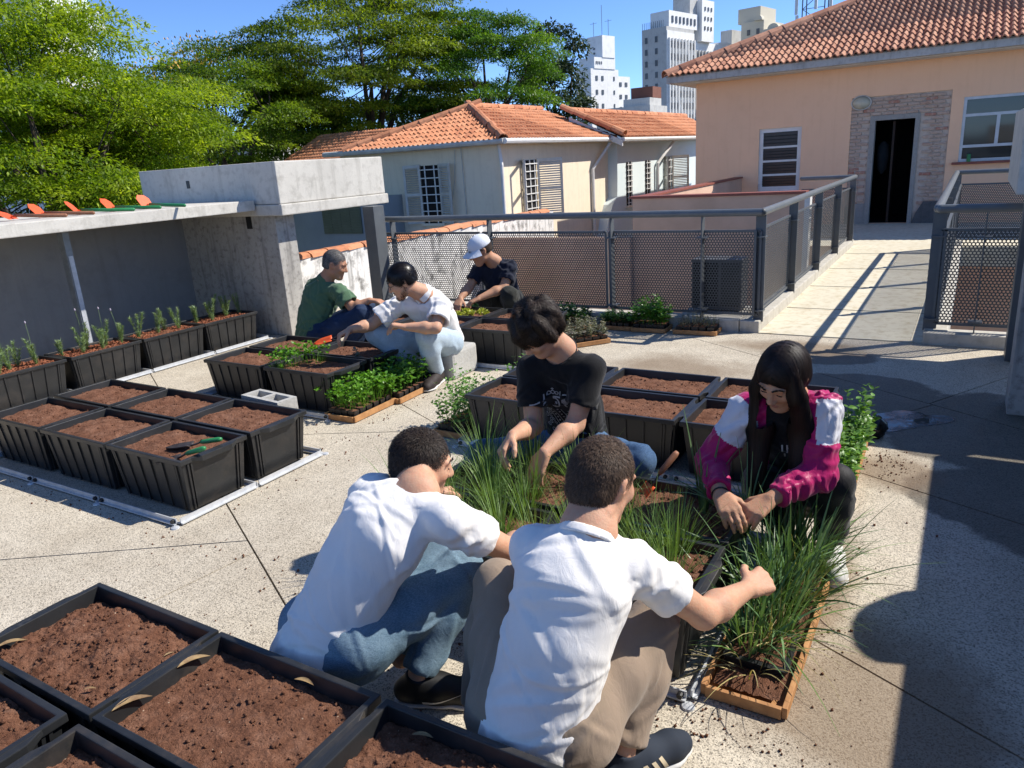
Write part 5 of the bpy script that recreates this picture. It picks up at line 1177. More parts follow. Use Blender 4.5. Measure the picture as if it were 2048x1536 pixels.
def vnormals(V, Q):
    fn = np.cross(V[Q[:, 2]]-V[Q[:, 0]], V[Q[:, 3]]-V[Q[:, 1]]); N = np.zeros_like(V)
    for i in range(4): np.add.at(N, Q[:, i], fn)
    return nrm(N)
def wrinkle(V, Q, seed, n, anchors, amp=.006, L=(.06, .17), w_=(.007, .014), lump=.0009, region=None, hem=None):
    """cloth folds: gaussian creases that fan out from anchor points, plus soft lumps"""
    rng = np.random.default_rng(seed); N = vnormals(V, Q); D = np.zeros(len(V)); anchors = np.array(anchors, float)
    ok = np.arange(len(V)) if region is None else np.nonzero(region(V))[0]
    for i in range(n):
        c = ok[rng.integers(len(ok))]; p, nn = V[c], N[c]; a = anchors[np.argmin(np.linalg.norm(anchors-p, axis=1)*rng.uniform(.6, 1.4, len(anchors)))]
        t = p-a+rng.normal(size=3)*.07; t -= nn*(t @ nn); t = t/(np.linalg.norm(t)+1e-9); b = np.cross(nn, t); q = V-p
        u = q @ t; v = q @ b; z = q @ nn; Li = rng.uniform(*L); wi = rng.uniform(*w_); v = v-rng.normal()*1.6*u*u
        near = np.abs(z) < .09; g = np.exp(-(u/Li)**2)*near
        D += amp*rng.uniform(.4, 1.2)*g*(np.exp(-(v/wi)**2)-.7*np.exp(-((v-1.7*wi)/wi)**2))
    for k in range(5):
        wv = rng.normal(size=3)*rng.uniform(12, 34); ph = rng.uniform(0, 6.3); D += lump/(1+k*.4)*np.sin(V @ wv+ph+1.5*np.sin(V @ (rng.normal(size=3)*14)))
    if hem is not None: D *= np.clip(((V-hem[0]) @ hem[1])/.05, .12, 1)
    return V+N*D[:, None]
def part(name, VQ, mat, parent, off):
    V, Q = VQ; return obj(name, fastmesh(name, V-off, Q, True), mat, parent)
def frame3(F, up):
    F = nrm(np.array(F, float)); up = np.array(up, float); up = nrm(up-F*(up @ F)); R = np.cross(F, up); return R, F, up   # right, front, up

# ---- fabrics, skin, hair
def skinmat(name, c):
    t = NT(name); co = t.coords('Object'); f = t.noise(co, 14, 5, .6); g = t.noise(co, 150, 3, .6)
    col = t.ramp(f, [(.3, tuple(x*.86 for x in c)), (.7, tuple(min(1, x*1.12) for x in c))]); col = t.mix(.35, col, t.ramp(t.noise(co, 45, 3), [(.4, (c[0], c[1]*.75, c[2]*.7)), (.6, c)]))
    return t.out(col, .58, t.bump(g, .0014, .8), .28, Subsurface_Weight=.1, Subsurface_Scale=.01)
def cloth(name, c, c2=None, rough=.88, weave=900, bump=.0006, crumple=.003, cs=26, sheen=.15):
    t = NT(name); co = t.coords('Object'); c2 = c2 or tuple(x*.88 for x in c)
    col = t.ramp(t.noise(co, 7, 5, .6), [(.35, c), (.68, c2)])
    mp = t.n('Mapping'); mp.inputs['Scale'].default_value = (1, 1, .35); mp.inputs['Rotation'].default_value = (.4, .5, .3); t.l(co, mp.inputs[0])
    h = t.math('MULTIPLY', t.noise(mp.outputs[0], cs, 4, .55, 1.2), crumple); h2 = t.math('MULTIPLY', t.noise(co, weave, 2, .5), bump)
    return t.out(col, rough, t.bump(t.math('ADD', h, h2), 1.0, .8), .2, Sheen_Weight=sheen)
def denim(name, c1, c2):
    t = NT(name); co = t.coords('Object'); col = t.ramp(t.noise(co, 6, 6, .65), [(.32, c1), (.66, c2)])
    mp = t.n('Mapping'); mp.inputs['Scale'].default_value = (1, 1, 5); t.l(co, mp.inputs[0]); col = t.mix(.25, col, t.ramp(t.noise(mp.outputs[0], 160, 2), [(.4, tuple(x*.5 for x in c1)), (.6, tuple(min(1, x*1.4) for x in c2))]))
    h = t.math('ADD', t.math('MULTIPLY', t.noise(co, 30, 4, .6, 1), .003), t.math('MULTIPLY', t.noise(mp.outputs[0], 300, 2), .0006)); return t.out(col, .85, t.bump(h, 1.0, .8), .2)
def hairmat(name, c1, c2, rough=.6):
    t = NT(name); g = t.n('NewGeometry'); col = t.ramp(g.outputs['Random Per Island'], [(0, c1), (1, c2)]); return t.out(col, rough, None, .3)
M['skin_a'] = skinmat('light_skin', (.56, .325, .21)); M['skin_b'] = skinmat('tan_skin', (.48, .27, .165)); M['skin_c'] = skinmat('warm_skin', (.44, .235, .145))
M['lip'] = pm('lip_skin', (.30, .11, .085), rough=.4); M['eye'] = pm('dark_eye', (.012, .009, .008), rough=.15)
M['h_brown'] = hairmat('brown_hair', (.032, .020, .013), (.13, .080, .05)); M['h_dark'] = hairmat('dark_brown_hair', (.010, .007, .005), (.055, .036, .025)); M['h_black'] = hairmat('black_hair', (.006, .005, .005), (.018, .013, .012), .32); M['h_grey'] = hairmat('greying_hair', (.025, .022, .02), (.20, .19, .18)); M['h_red'] = hairmat('black_brown_hair', (.004, .003, .003), (.020, .009, .007), .55)
M['tee_white'] = cloth('white_cotton', (.84, .815, .78), (.79, .765, .73), .9); M['polo_white'] = cloth('white_pique', (.82, .80, .78), (.76, .745, .72)); M['green_polo'] = cloth('sage_green_pique', (.085, .155, .085), (.07, .13, .07)); M['navy'] = cloth('navy_cotton', (.010, .014, .03), (.008, .011, .022)); M['black_tee'] = cloth('black_cotton', (.008, .008, .009), (.006, .006, .007))
M['magenta'] = cloth('magenta_nylon', (.44, .008, .12), (.36, .006, .095), .42, 300, .0002, .006, 22); M['jwhite'] = cloth('white_nylon', (.68, .68, .72), (.6, .6, .65), .45, 300, .0002, .006, 22)
M['khaki'] = cloth('khaki_twill', (.30, .225, .165), (.25, .19, .135)); M['olive_p'] = cloth('dark_olive_twill', (.035, .036, .03), (.025, .026, .022)); M['legging'] = cloth('black_jersey', (.010, .010, .011), (.007, .007, .008), .6)
M['jean_mid'] = denim('mid_blue_denim', (.085, .15, .21), (.19, .275, .345)); M['jean_dark'] = denim('dark_blue_denim', (.012, .022, .05), (.03, .05, .10)); M['jean_boy'] = denim('blue_denim', (.03, .07, .15), (.09, .16, .27)); M['jean_lt'] = denim('bleached_denim', (.34, .43, .51), (.47, .56, .63))
M['shoe_blk'] = pm('black_shoe', (.010, .010, .010), rough=.55); M['shoe_navy'] = pm('navy_suede', (.018, .026, .042), rough=.85); M['sole_wh'] = pm('white_rubber', (.66, .65, .62), rough=.6); M['stripe'] = pm('cream_stripe', (.62, .52, .36), rough=.7); M['shoe_br'] = pm('brown_shoe', (.03, .02, .018), rough=.7); M['sock'] = pm('black_sock', (.01, .01, .012), rough=.9)

def hand(sd_, w_, D, Nn, right, s, curl=.5, spread=1.0, thumb_in=.4):
    """palm + five fingers grown from wrist w_ along D, palm facing Nn"""
    D = nrm(np.array(D, float)); Nn = np.array(Nn, float); Nn = nrm(Nn-D*(Nn @ D)); T = np.cross(-Nn, D)*(1 if right else -1)
    for i, o in enumerate((.030, .010, -.011, -.030)):
        kn = w_+D*(.088-(.006, 0, .003, .012)[i])*s+T*o*s*spread; sd_.cap(w_+D*.012*s+T*o*.55*s, kn, .0165*s, .0125*s, .010)
        L = (.072, .080, .075, .058)[i]*s; d = D+T*o*1.5*(spread-.6); p = kn; d = nrm(d); ang = curl*(.75+.1*i)
        for j, (f, r0, r1) in enumerate(((.45, .0100, .0092), (.31, .0092, .0084), (.24, .0084, .0068))):
            ca, sa = math.cos(ang), math.sin(ang); d = nrm(d*ca+Nn*sa); q = p+d*L*f; sd_.cap(p, q, r0*s, r1*s, .0045); p = q
            nb = nrm(np.cross(np.cross(d, Nn), d)) if abs(d @ Nn) < .98 else -D; Nn_ = nb; ang = curl*.9
    d = nrm(D*.65+T*.75+np.array(Nn)*thumb_in); p = w_+D*.022*s+T*.024*s
    for f, r0, r1 in ((.036, .0150, .0122), (.031, .0118, .0105), (.024, .0105, .0082)):
        q = p+d*f*s; sd_.cap(p, q, r0*s, r1*s, .007); p = q; d = nrm(d+D*.35+np.array(Nn)*thumb_in*.6-T*.25)
def shoe(parent, off, an, toe, s, up_mat, sole_mat, h=.006, extras=None):
    an, toe = np.array(an, float), np.array(toe, float); d = toe-an; d[2] = 0; L = .20*s; d = nrm(d); heel = np.array([an[0], an[1], 0])-d*.045*s; tip = heel+d*.27*s; sd_ = SDF(); z = lambda p, q: p+np.array([0, 0, q*s])
    sd_.cap(z(heel, .05), z(heel+d*.10*s, .055), .038*s, .044*s, .03).cap(z(heel+d*.10*s, .05), z(heel+d*.20*s, .036), .046*s, .042*s, .03).cap(z(heel+d*.20*s, .036), z(tip-d*.035*s, .032), .043*s, .034*s, .02).cap(z(heel+d*.035*s, .06), an+np.array([0, 0, .01]), .042*s, .04*s, .03, cut_b=True)
    sd_.cap(z(heel-d*.1*s, -.03), z(tip+d*.1*s, -.03), .05*s, .05*s, .004, op='-')
    sh_ = part('shoe', sd_.mesh(h), up_mat, parent, off); sd_ = SDF(); zz = A3(0, 0, 1)
    sd_.cap(z(heel+d*.0*s, .013), z(heel+d*.11*s, .012), .041*s, .040*s, .02, zz, 3.2).cap(z(heel+d*.11*s, .012), z(heel+d*.19*s, .012), .04*s, .048*s, .02, zz, 3.6).cap(z(heel+d*.19*s, .012), z(tip-d*.04*s, .015), .048*s, .038*s, .02, zz, 3.4)
    sl = part('sole', sd_.mesh(h), sole_mat, sh_, A3(0, 0, 0)+off); return sh_, heel, d
def face_sdf(sd_, hc, fr, s, nose=1.0, jaw=1.0, ears=True):
    R, F, U = fr; P = lambda x, y, z_: hc+(R*x+F*y+U*z_)*s; Rm = np.array([R, F, U])
    sd_.ell(P(0, -.014, .028), A3(.075, .094, .088)*s, Rm, .03); sd_.ell(P(0, .02, -.01), A3(.066, .074, .085)*s, Rm, .03)
    sd_.cap(P(0, .042, -.045), P(0, .062, -.085), .050*s*jaw, .034*s*jaw, .03); sd_.ell(P(0, .074, -.100), A3(.024, .020, .018)*s, Rm, .02)
    for q in (-1, 1):
        sd_.cap(P(q*.045, .02, -.06), P(q*.020, .06, -.095), .024*s*jaw, .02*s*jaw, .02); sd_.ell(P(q*.036, .068, -.018), A3(.026, .02, .022)*s, Rm, .02)
        sd_.ell(P(q*.031, .092, .013), A3(.018, .012, .011)*s, Rm, .010, '-'); sd_.ell(P(q*.031, .081, .011), A3(.014, .011, .010)*s, Rm, .004); sd_.cap(P(q*.012, .091, .030), P(q*.046, .080, .030), .0085*s, .007*s, .010)
        if ears:
            sd_.ell(P(q*.074, -.006, .0), A3(.009, .019, .031)*s, Rm @ np.eye(3), .008); sd_.ell(P(q*.083, -.012, .008), A3(.007, .016, .022)*s, Rm, .004); sd_.ell(P(q*.081, -.002, .004), A3(.008, .008, .013)*s, Rm, .004, '-')
        sd_.ell(P(q*.013, .103, -.027), A3(.009, .010, .008)*s*nose, Rm, .006)
    sd_.cap(P(0, .088, .022), P(0, .112, -.022), .0085*s, .0125*s*nose, .010); sd_.ell(P(0, .087, -.058), A3(.024, .011, .007)*s, Rm, .006); sd_.ell(P(0, .085, -.069), A3(.020, .011, .0075)*s, Rm, .006); sd_.cap(P(-.02, .0985, -.0635), P(.02, .0985, -.0635), .0022*s, .0022*s, .003, op='-')
def strands(Acc_, P, N, comb, L, w_, rng, lift=.5, noise=.3, bend=.2, seg=3):
    n = len(P); d = nrm(N*lift+comb+rng.normal(size=P.shape)*noise); Acc_.strips(P, d, L*rng.uniform(.6, 1.2, n), np.full(n, w_), np.full(n, bend), rng, seg)
def hair_cap(hc, fr, s, thick, low_back=-.06, front=.066, top=None, k=.012, sides=-.035, vox=.006):
    """scalp volume; returns mesh"""
    R, F, U = fr; Rm = np.array([R, F, U]); P = lambda x, y, z_: hc+(R*x+F*y+U*z_)*s; sd_ = SDF()
    sd_.ell(P(0, -.016, .030), (A3(.0755, .0945, .0895)+thick)*s, Rm, .01); sd_.ell(P(0, -.045, -.03), (A3(.062, .052, .05)+thick)*s, Rm, .02)
    sd_.ell(P(0, front+.042, -.045), A3(.105, .062, .098)*s, Rm, .012, '-')          # face opening
    sd_.ell(P(0, -.02, low_back-.10), A3(.2, .2, .085)*s, Rm, .010, '-')               # nape
    for q in (-1, 1): sd_.ell(P(q*.088, -.004, sides-.012), A3(.03, .024, .038)*s, Rm, .008, '-')
    return sd_.mesh(vox*s, 1)
def in_head(V, hc, fr, s): R, F, U = fr; q = (V-hc)/s; return np.stack([q @ R, q @ F, q @ U], 1)

PEOPLE = {}
def person(key, label, s, J, headF, skin, shirt, pants, sleeve=.62, sleeve_r=(.057, .068), vox=(.006, .0075, .009), hem=.06, palms=((0, 0, -1), (0, 0, -1)), curls=(.5, .5), seed=1, torso_w=1.0, folds=(60, .007), neck_up=None, headU=None, long_sleeve=False, jaw=1.0, nose=1.0, pants_r=1.0, collar=False, feet=(None, None), pant_len=1.0, shirt_ext=None, hem_flare=1.0, hsc=1.0, rib=False):
    J = {k: np.array(v, float) for k, v in J.items()}; base = np.array([J['pel'][0], J['pel'][1], 0.0])
    root = empty('person', tuple(base)); tag(root, label, 'person')
    up = nrm(J['neck']-J['pel']); right = nrm(J['shR']-J['shL']); front = nrm(np.cross(up, right)); right = nrm(np.cross(front, up))
    fr = frame3(headF, headU if headU is not None else (J['head']-J['neck'])*.6+A3(0, 0, .12)); hc = J['head']
    # --- body (skin)
    b = SDF(); face_sdf(b, hc, fr, s*hsc, nose, jaw)
    b.cap(hc-fr[2]*.055*s-fr[1]*.018*s, J['neck'], .053*s, .060*s, .035); b.cap(J['neck'], J['chest'], .07*s, .11*s, .04, front, 1.3); b.cap(J['chest'], J['pel'], .11*s, .10*s, .04, front, 1.3)
    for q in 'LR':
        sh, el, wr, ha = J['sh'+q], J['el'+q], J['wr'+q], J['ha'+q]; b.cap(J['chest']+up*.02*s, sh, .05*s, .038*s, .03); ax = nrm(el-sh)
        b.cap(sh, sh+(el-sh)*.45, .040*s, .042*s, .02); b.cap(sh+(el-sh)*.45, el, .044*s, .038*s, .02); b.cap(el, el+(wr-el)*.33, .038*s, .0415*s, .02); b.cap(el+(wr-el)*.33, wr, .0415*s, .0255*s, .02)
        hand(b, wr, ha-wr, palms[0 if q == 'L' else 1], q == 'R', s, curls[0 if q == 'L' else 1])
        b.cap(J['hip'+q], J['kn'+q], .07*s, .05*s, .02); b.cap(J['kn'+q], J['an'+q], .05*s, .036*s, .02)
    part('body', b.mesh(vox[0]*s), skin, root, base)
    # --- shirt
    t = SDF(); W_ = torso_w; hemc = J['pel']-up*hem*s; m_ = J['mid']
    t.cap(J['chest'], m_, .146*s*W_, .134*s*W_, .05, front, 1.36); t.cap(m_, hemc, .134*s*W_, .155*s*W_*hem_flare, .05, front, 1.22, cut_b=True)
    t.cap(J['neck']-up*.035*s, J['chest'], .078*s, .150*s*W_, .05, front, 1.3); t.cap(J['shL'], J['shR'], .058*s, .058*s, .05)
    for q in 'LR':
        sh, el, wr = J['sh'+q], J['el'+q], J['wr'+q]
        if long_sleeve:
            t.cap(sh, el, .066*s, .060*s, .03); t.cap(el, el+(wr-el)*.86, .060*s, .043*s, .025, cut_b=True)
        else: t.cap(sh, sh+(el-sh)*sleeve, sleeve_r[0]*s, sleeve_r[1]*s, .03, cut_b=True); t.cap(sh+(el-sh)*(sleeve-.06), sh+(el-sh)*(sleeve+.4), (sleeve_r[1]-.019)*s, (sleeve_r[1]-.015)*s, .002, op='-')
    if shirt_ext: shirt_ext(t, J, s, up, front, right)
    t.cap(J['neck']+up*.00*s+front*.012*s, hc-fr[2]*.03*s, .060*s, .066*s, .008, op='-')
    V, Q = t.mesh(vox[1]*s, 3); anchors = [J['shL']-up*.08*s, J['shR']-up*.08*s, J['hipL']+up*.12*s-front*.0, J['hipR']+up*.12*s]
    V = wrinkle(V, Q, seed, folds[0], anchors, folds[1]*s, (.09, .24), (.008, .017), hem=(hemc, up)); shirt_o = part('shirt', (V, Q), shirt, root, base)
    if rib:
        c = SDF(); n0 = J['neck']+up*.002*s; nd = nrm(hc-J['neck']); c.cap(n0-nd*.014*s, n0+nd*.010*s, .077*s, .0705*s, .006, cut_a=True, cut_b=True); c.cap(n0-nd*.03*s, n0+nd*.04*s, .064*s, .061*s, .003, op='-')
        part('neck_rib', c.mesh(.0045*s, 2), shirt, shirt_o, base)
    if collar:
        c = SDF(); n0 = J['neck']+up*.005*s; nd = nrm(hc-J['neck']); c.cap(n0-nd*.012*s, n0+nd*.030*s, .077*s, .066*s, .01, cut_a=True, cut_b=True); c.cap(n0-nd*.03*s, n0+nd*.05*s, .066*s, .058*s, .004, op='-'); c.cap(n0+front*.09*s-nd*.02*s, n0+front*.09*s+nd*.05*s, .024*s, .028*s, .006, op='-')
        part('collar', c.mesh(.005*s, 1), shirt, shirt_o, base)
    # --- trousers
    p = SDF(); pr = pants_r
    p.cap(J['hipL'], J['hipR'], .112*s*pr, .112*s*pr, .05); p.cap(J['pel']+up*.0, J['pel']+up*.10*s, .135*s*pr, .125*s*pr, .05, front, 1.2)
    for q in 'LR':
        hp, kn, an = J['hip'+q], J['kn'+q], J['an'+q]; p.cap(hp, hp+(kn-hp)*.5, .102*s*pr, .088*s*pr, .04); p.cap(hp+(kn-hp)*.5, kn, .088*s*pr, .068*s*pr, .03); p.cap(kn, kn+(an-kn)*.4, .067*s*pr, .068*s*pr, .03); p.cap(kn+(an-kn)*.4, kn+(an-kn)*pant_len, .068*s*pr, .052*s*pr, .03, cut_b=True)
    V, Q = p.mesh(vox[2]*s, 2); V = wrinkle(V, Q, seed+50, 46, [J['knL'], J['knR'], J['hipL'], J['hipR']], .006*s, (.04, .10), (.008, .016), .002)
    part('trousers', (V, Q), pants, root, base)
    for q, ft in zip('LR', feet):
        if ft:
            shoe(root, base, J['an'+q], ft[0], s, ft[1], ft[2]); k_ = SDF(); dd = nrm(J['kn'+q]-J['an'+q]); k_.cap(J['an'+q]-A3(0, 0, .03), J['an'+q]+dd*.09*s, .041*s, .042*s, .01, cut_b=True); part('sock', k_.mesh(.006), M['sock'], root, base)
    PEOPLE[key] = dict(root=root, base=base, J=J, fr=fr, hc=hc, s=s*hsc, bs=s, front=front, right=right, up=up, shirt=shirt_o); return root
def brows(key, mat, thick=1.0):
    P_ = PEOPLE[key]; R, F, U = P_['fr']; hc, s = P_['hc'], P_['s']; rng = np.random.default_rng(3); A_ = Acc(); n = 260; q = np.where(rng.random(n) < .5, -1, 1); x = rng.uniform(.010, .052, n)
    P = hc+s*(R*(q*x)[:, None]+F*(.1005-.30*(x-.01)**1.25*2.2)[:, None]+U*(.034+.012*np.sin((x-.01)/.042*2.6)+rng.normal(size=n)*.002*thick)[:, None]); d = R*(q)[:, None]+U*.3+F*.15
    A_.strips(P-P_['base'], d+rng.normal(size=d.shape)*.2, np.full(n, .009*s), np.full(n, .0009*s), np.zeros(n), rng, 2); stuff(obj('eyebrows', A_.mesh('eyebrows'), mat, P_['root']))
    e = SDF(); Rm = np.array([R, F, U])
    for q in (-1, 1): e.ell(hc+s*(R*q*.031+F*.0905+U*.0065), A3(.0135, .0035, .0022)*s, Rm, .001)
    stuff(part('eyelashes', e.mesh(.0018*s, 0), M['eye'], P_['root'], P_['base']))
def lips(key):
    P_ = PEOPLE[key]; R, F, U = P_['fr']; hc, s = P_['hc'], P_['s']; e = SDF(); Rm = np.array([R, F, U]); e.ell(hc+s*(F*.0895-U*.058), A3(.022, .0105, .0055)*s, Rm, .003).ell(hc+s*(F*.0878-U*.0685), A3(.019, .0105, .006)*s, Rm, .003)
    part('lips', e.mesh(.003*s, 1), M['lip'], P_['root'], P_['base'])
def glasses(key, mat):
    P_ = PEOPLE[key]; R, F, U = P_['fr']; hc, s = P_['hc'], P_['s']; mb = MB(); pt = lambda x, y, z_: Vector(hc+s*(R*x+F*y+U*z_)-P_['base'])
    for q in (-1, 1): mb.tube([pt(q*(.033+.025*math.cos(a)), .106-.006*abs(math.cos(a)), .010+.018*math.sin(a)) for a in np.linspace(0, 6.2832, 17)], .0016*s, 5, cap=False); mb.tube([pt(q*.058, .100, .013), pt(q*.078, .04, .014), pt(q*.081, -.01, .012)], .0016*s, 5)
    mb.tube([pt(-.008, .110, .014), pt(.008, .110, .014)], .0016*s, 5); mb.build('glasses', mat, P_['root'])
def hair(key, mat, VQ, n, L, w_, comb, lift=.5, noise=.3, bend=.15, seed=9, mask=None, name='hair', seg=3):
    P_ = PEOPLE[key]; V, Q = VQ; rng = np.random.default_rng(seed); N = vnormals(V, Q); o = part(name, (V, Q), mat, P_['root'], P_['base']); i = rng.integers(0, len(V), n)
    if mask is not None: i = i[mask(in_head(V[i], P_['hc'], P_['fr'], P_['s']))]
    A_ = Acc(); c = comb(V[i], N[i]) if callable(comb) else np.repeat(np.array(comb, float)[None], len(i), 0); c = c-N[i]*np.sum(c*N[i], 1, keepdims=True)
    ln = L(in_head(V[i], P_['hc'], P_['fr'], P_['s'])) if callable(L) else np.full(len(i), L)
    n_ = len(i); d = nrm(N[i]*lift+c+rng.normal(size=(n_, 3))*noise); A_.strips(V[i]-N[i]*.002-P_['base'], d, ln*rng.uniform(.6, 1.2, n_), np.full(n_, w_), np.full(n_, bend), rng, seg)
    obj('hair_strands', A_.mesh('hair_strands'), mat, o); return o

def flow_hair(key, mat, VQ, n, L, steps, w_, comb, seed=9, off=(.0008, .004), lift=.0, mask=None, name='hair', jitter=.12):
    """strands that follow the surface of the hair mass along a comb field"""
    from mathutils.bvhtree import BVHTree
    P_ = PEOPLE[key]; V, Q = VQ; rng = np.random.default_rng(seed); o = part(name, (V, Q), mat, P_['root'], P_['base']); bv = BVHTree.FromPolygons([Vector(v) for v in V], Q.tolist())
    i = rng.integers(0, len(V), n)
    if mask is not None: i = i[mask(in_head(V[i], P_['hc'], P_['fr'], P_['s']))]
    n = len(i); P = V[i].copy(); of = rng.uniform(*off, n); ln = (L(in_head(P, P_['hc'], P_['fr'], P_['s'])) if callable(L) else np.full(n, L))*rng.uniform(.6, 1.15, n); jt = rng.normal(size=(n, 3))*jitter; pts = []; sid = []
    for k in range(steps+1):
        LN = [bv.find_nearest(Vector(p))[:2] for p in P]; S_ = np.array([a for a, b in LN]); N = np.array([b for a, b in LN]); d = comb(S_, N)+jt; d = nrm(d-N*np.sum(d*N, 1, keepdims=True))
        t = k/steps; pts.append(S_+N*(of+lift*t)[:, None]); sid.append(nrm(np.cross(d, N))*(w_*(1.0 if t < .5 else 1.6*(1.05-t)))); P = S_+d*(ln/steps)[:, None]
    X = np.stack(pts, 1); W_ = np.stack(sid, 1); VV = np.stack([X-W_, X+W_], 2).reshape(-1, 3)-P_['base']; m_ = steps+1
    b = (np.arange(n)*m_*2)[:, None]+(np.arange(steps)*2)[None]; F = np.stack([b, b+1, b+3, b+2], -1).reshape(-1, 4); obj('hair_strands', fastmesh('hair_strands', VV, F, True), mat, o); return o
# ================================================================== THE SEVEN PEOPLE
TH = lambda q: None
# --- man in white T-shirt and khaki trousers, back to us, nearest
person('B', 'man squatting in white T-shirt and khaki trousers, nearest to us, arm in the leeks', 1.05,
    dict(pel=(-.845,1.385,.28), mid=(-.80,1.425,.50), chest=(-.785,1.50,.625), neck=(-.775,1.575,.735), head=(-.775,1.67,.845), shL=(-.925,1.55,.668), shR=(-.665,1.61,.648),
         elR=(-.535,1.80,.425), wrR=(-.465,2.02,.400), haR=(-.42,2.12,.400), elL=(-1.0,1.80,.43), wrL=(-.95,2.04,.40), haL=(-.92,2.14,.36), hipL=(-.935,1.39,.26), hipR=(-.765,1.42,.25), knR=(-.665,1.755,.385), knL=(-1.105,1.63,.465), anR=(-.675,1.55,.10), anL=(-1.12,1.48,.10)),
    (.22, .88, -.38), M['skin_a'], M['tee_white'], M['khaki'], sleeve=.54, palms=((0, 0, -1), (-.5, .1, -.7)), curls=(.4, .95), seed=11, folds=(85, .0034), hem=.10, pant_len=.93, feet=(None, ((-.585, 1.70, .04), M['shoe_navy'], M['sole_wh'])), vox=(.0048, .0052, .008), hem_flare=1.06, headU=(-.05, -.3, 1), rib=True, hsc=.93, torso_w=.92)
P_ = PEOPLE['B']; VQ = hair_cap(P_['hc'], P_['fr'], P_['s'], .003, -.055, .06, vox=.005); fB = P_['fr']; flow_hair('B', M['h_brown'], VQ, 14000, .016, 2, .0007, lambda V, N: np.repeat(nrm(fB[1]*.25-fB[2]*.8)[None], len(V), 0), 9, (.0, .003), .006, jitter=.6)
# --- man in white T-shirt and jeans
person('A', 'bearded man squatting in white T-shirt and blue jeans, left of the man in khaki', 1.05,
    dict(pel=(-1.60,1.40,.27), mid=(-1.515,1.475,.50), chest=(-1.455,1.54,.61), neck=(-1.385,1.63,.705), head=(-1.44,1.735,.762), shR=(-1.245,1.60,.665), shL=(-1.56,1.62,.68), elR=(-1.175,1.81,.47), wrR=(-1.24,2.05,.40), haR=(-1.28,2.14,.37), elL=(-1.60,1.88,.50), wrL=(-1.70,2.10,.44), haL=(-1.72,2.2,.42),
         hipR=(-1.50,1.41,.28), hipL=(-1.69,1.43,.27), knR=(-1.335,1.76,.385), knL=(-1.47,1.80,.43), anR=(-1.385,1.545,.10), anL=(-1.50,1.60,.10)),
    (.66, .70, -.30), M['skin_a'], M['tee_white'], M['jean_mid'], sleeve=.54, palms=((.3, 0, -1), (0, 0, -1)), curls=(.7, .5), seed=21, folds=(85, .0036), hem=.11, pant_len=.96, feet=(None, ((-1.24, 1.62, .04), M['shoe_blk'], M['sole_wh'])), vox=(.005, .0054, .008), hem_flare=1.10, headU=(-.1, -.15, 1), hsc=.88, torso_w=.93)
P_ = PEOPLE['A']; VQ = hair_cap(P_['hc'], P_['fr'], P_['s'], .004, -.05, .062, vox=.005); fA = P_['fr']; flow_hair('A', M['h_dark'], VQ, 14000, .016, 2, .0007, lambda V, N: np.repeat(nrm(fA[1]*.3-fA[2]*.8)[None], len(V), 0), 9, (.0, .003), .007, jitter=.6); brows('A', M['h_dark']); lips('A')
# --- boy in black T-shirt
person('boy', 'boy with dark wavy hair kneeling in a black T-shirt with a skull print', 1.07,
    dict(pel=(-1.577,3.12,.30), mid=(-1.56,3.06,.51), chest=(-1.54,2.97,.68), neck=(-1.53,2.90,.835), head=(-1.562,2.76,.965), shR=(-1.665,2.86,.755), shL=(-1.385,2.91,.765), elR=(-1.63,2.79,.50), wrR=(-1.60,2.56,.540), haR=(-1.615,2.50,.50), elL=(-1.42,2.80,.535), wrL=(-1.46,2.58,.475), haL=(-1.485,2.54,.40),
         hipR=(-1.66,3.08,.26), hipL=(-1.49,3.10,.26), knR=(-1.925,2.77,.315), knL=(-1.18,2.95,.34), anR=(-1.80,3.02,.08), anL=(-1.30,3.10,.08)),
    (-.30, -.62, -.76), M['skin_a'], M['black_tee'], M['jean_boy'], sleeve=.66, palms=((0, .4, -1), (.5, .2, -.6)), curls=(.4, .9), seed=31, folds=(60, .004), hem=.05, torso_w=.93, vox=(.0058, .007, .009), headU=(-.1, -.6, .8), hem_flare=1.12, rib=True, hsc=.88)
# --- girl in magenta jacket
person('girl', 'girl with long dark hair squatting in a magenta and white jacket', 1.05,
    dict(pel=(-.555,3.14,.28), mid=(-.55,3.05,.45), chest=(-.54,2.94,.60), neck=(-.535,2.89,.725), head=(-.537,2.785,.845), shR=(-.685,2.84,.675), shL=(-.41,2.88,.70), elR=(-.80,2.78,.46), wrR=(-.70,2.555,.435), haR=(-.635,2.48,.40), elL=(-.395,2.80,.475), wrL=(-.53,2.605,.425), haL=(-.585,2.52,.39),
         hipR=(-.635,3.12,.25), hipL=(-.475,3.14,.25), knR=(-.60,2.86,.36), knL=(-.345,2.87,.415), anR=(-.56,3.02,.10), anL=(-.365,3.00,.10)),
    (-.28, -.76, -.58), M['skin_b'], M['magenta'], M['legging'], long_sleeve=True, palms=((-.3, 0, -1), (.3, 0, -1)), curls=(.55, .55), seed=41, folds=(90, .006), hem=.02, torso_w=.92, pants_r=1.02, jaw=.9, nose=.9, vox=(.005, .0056, .009), headU=(-.05, -.5, .85), hsc=.95, feet=(((-.33, 2.88, .04), M['sole_wh'], M['sole_wh']), ((-.52, 2.90, .04), M['sole_wh'], M['sole_wh'])))
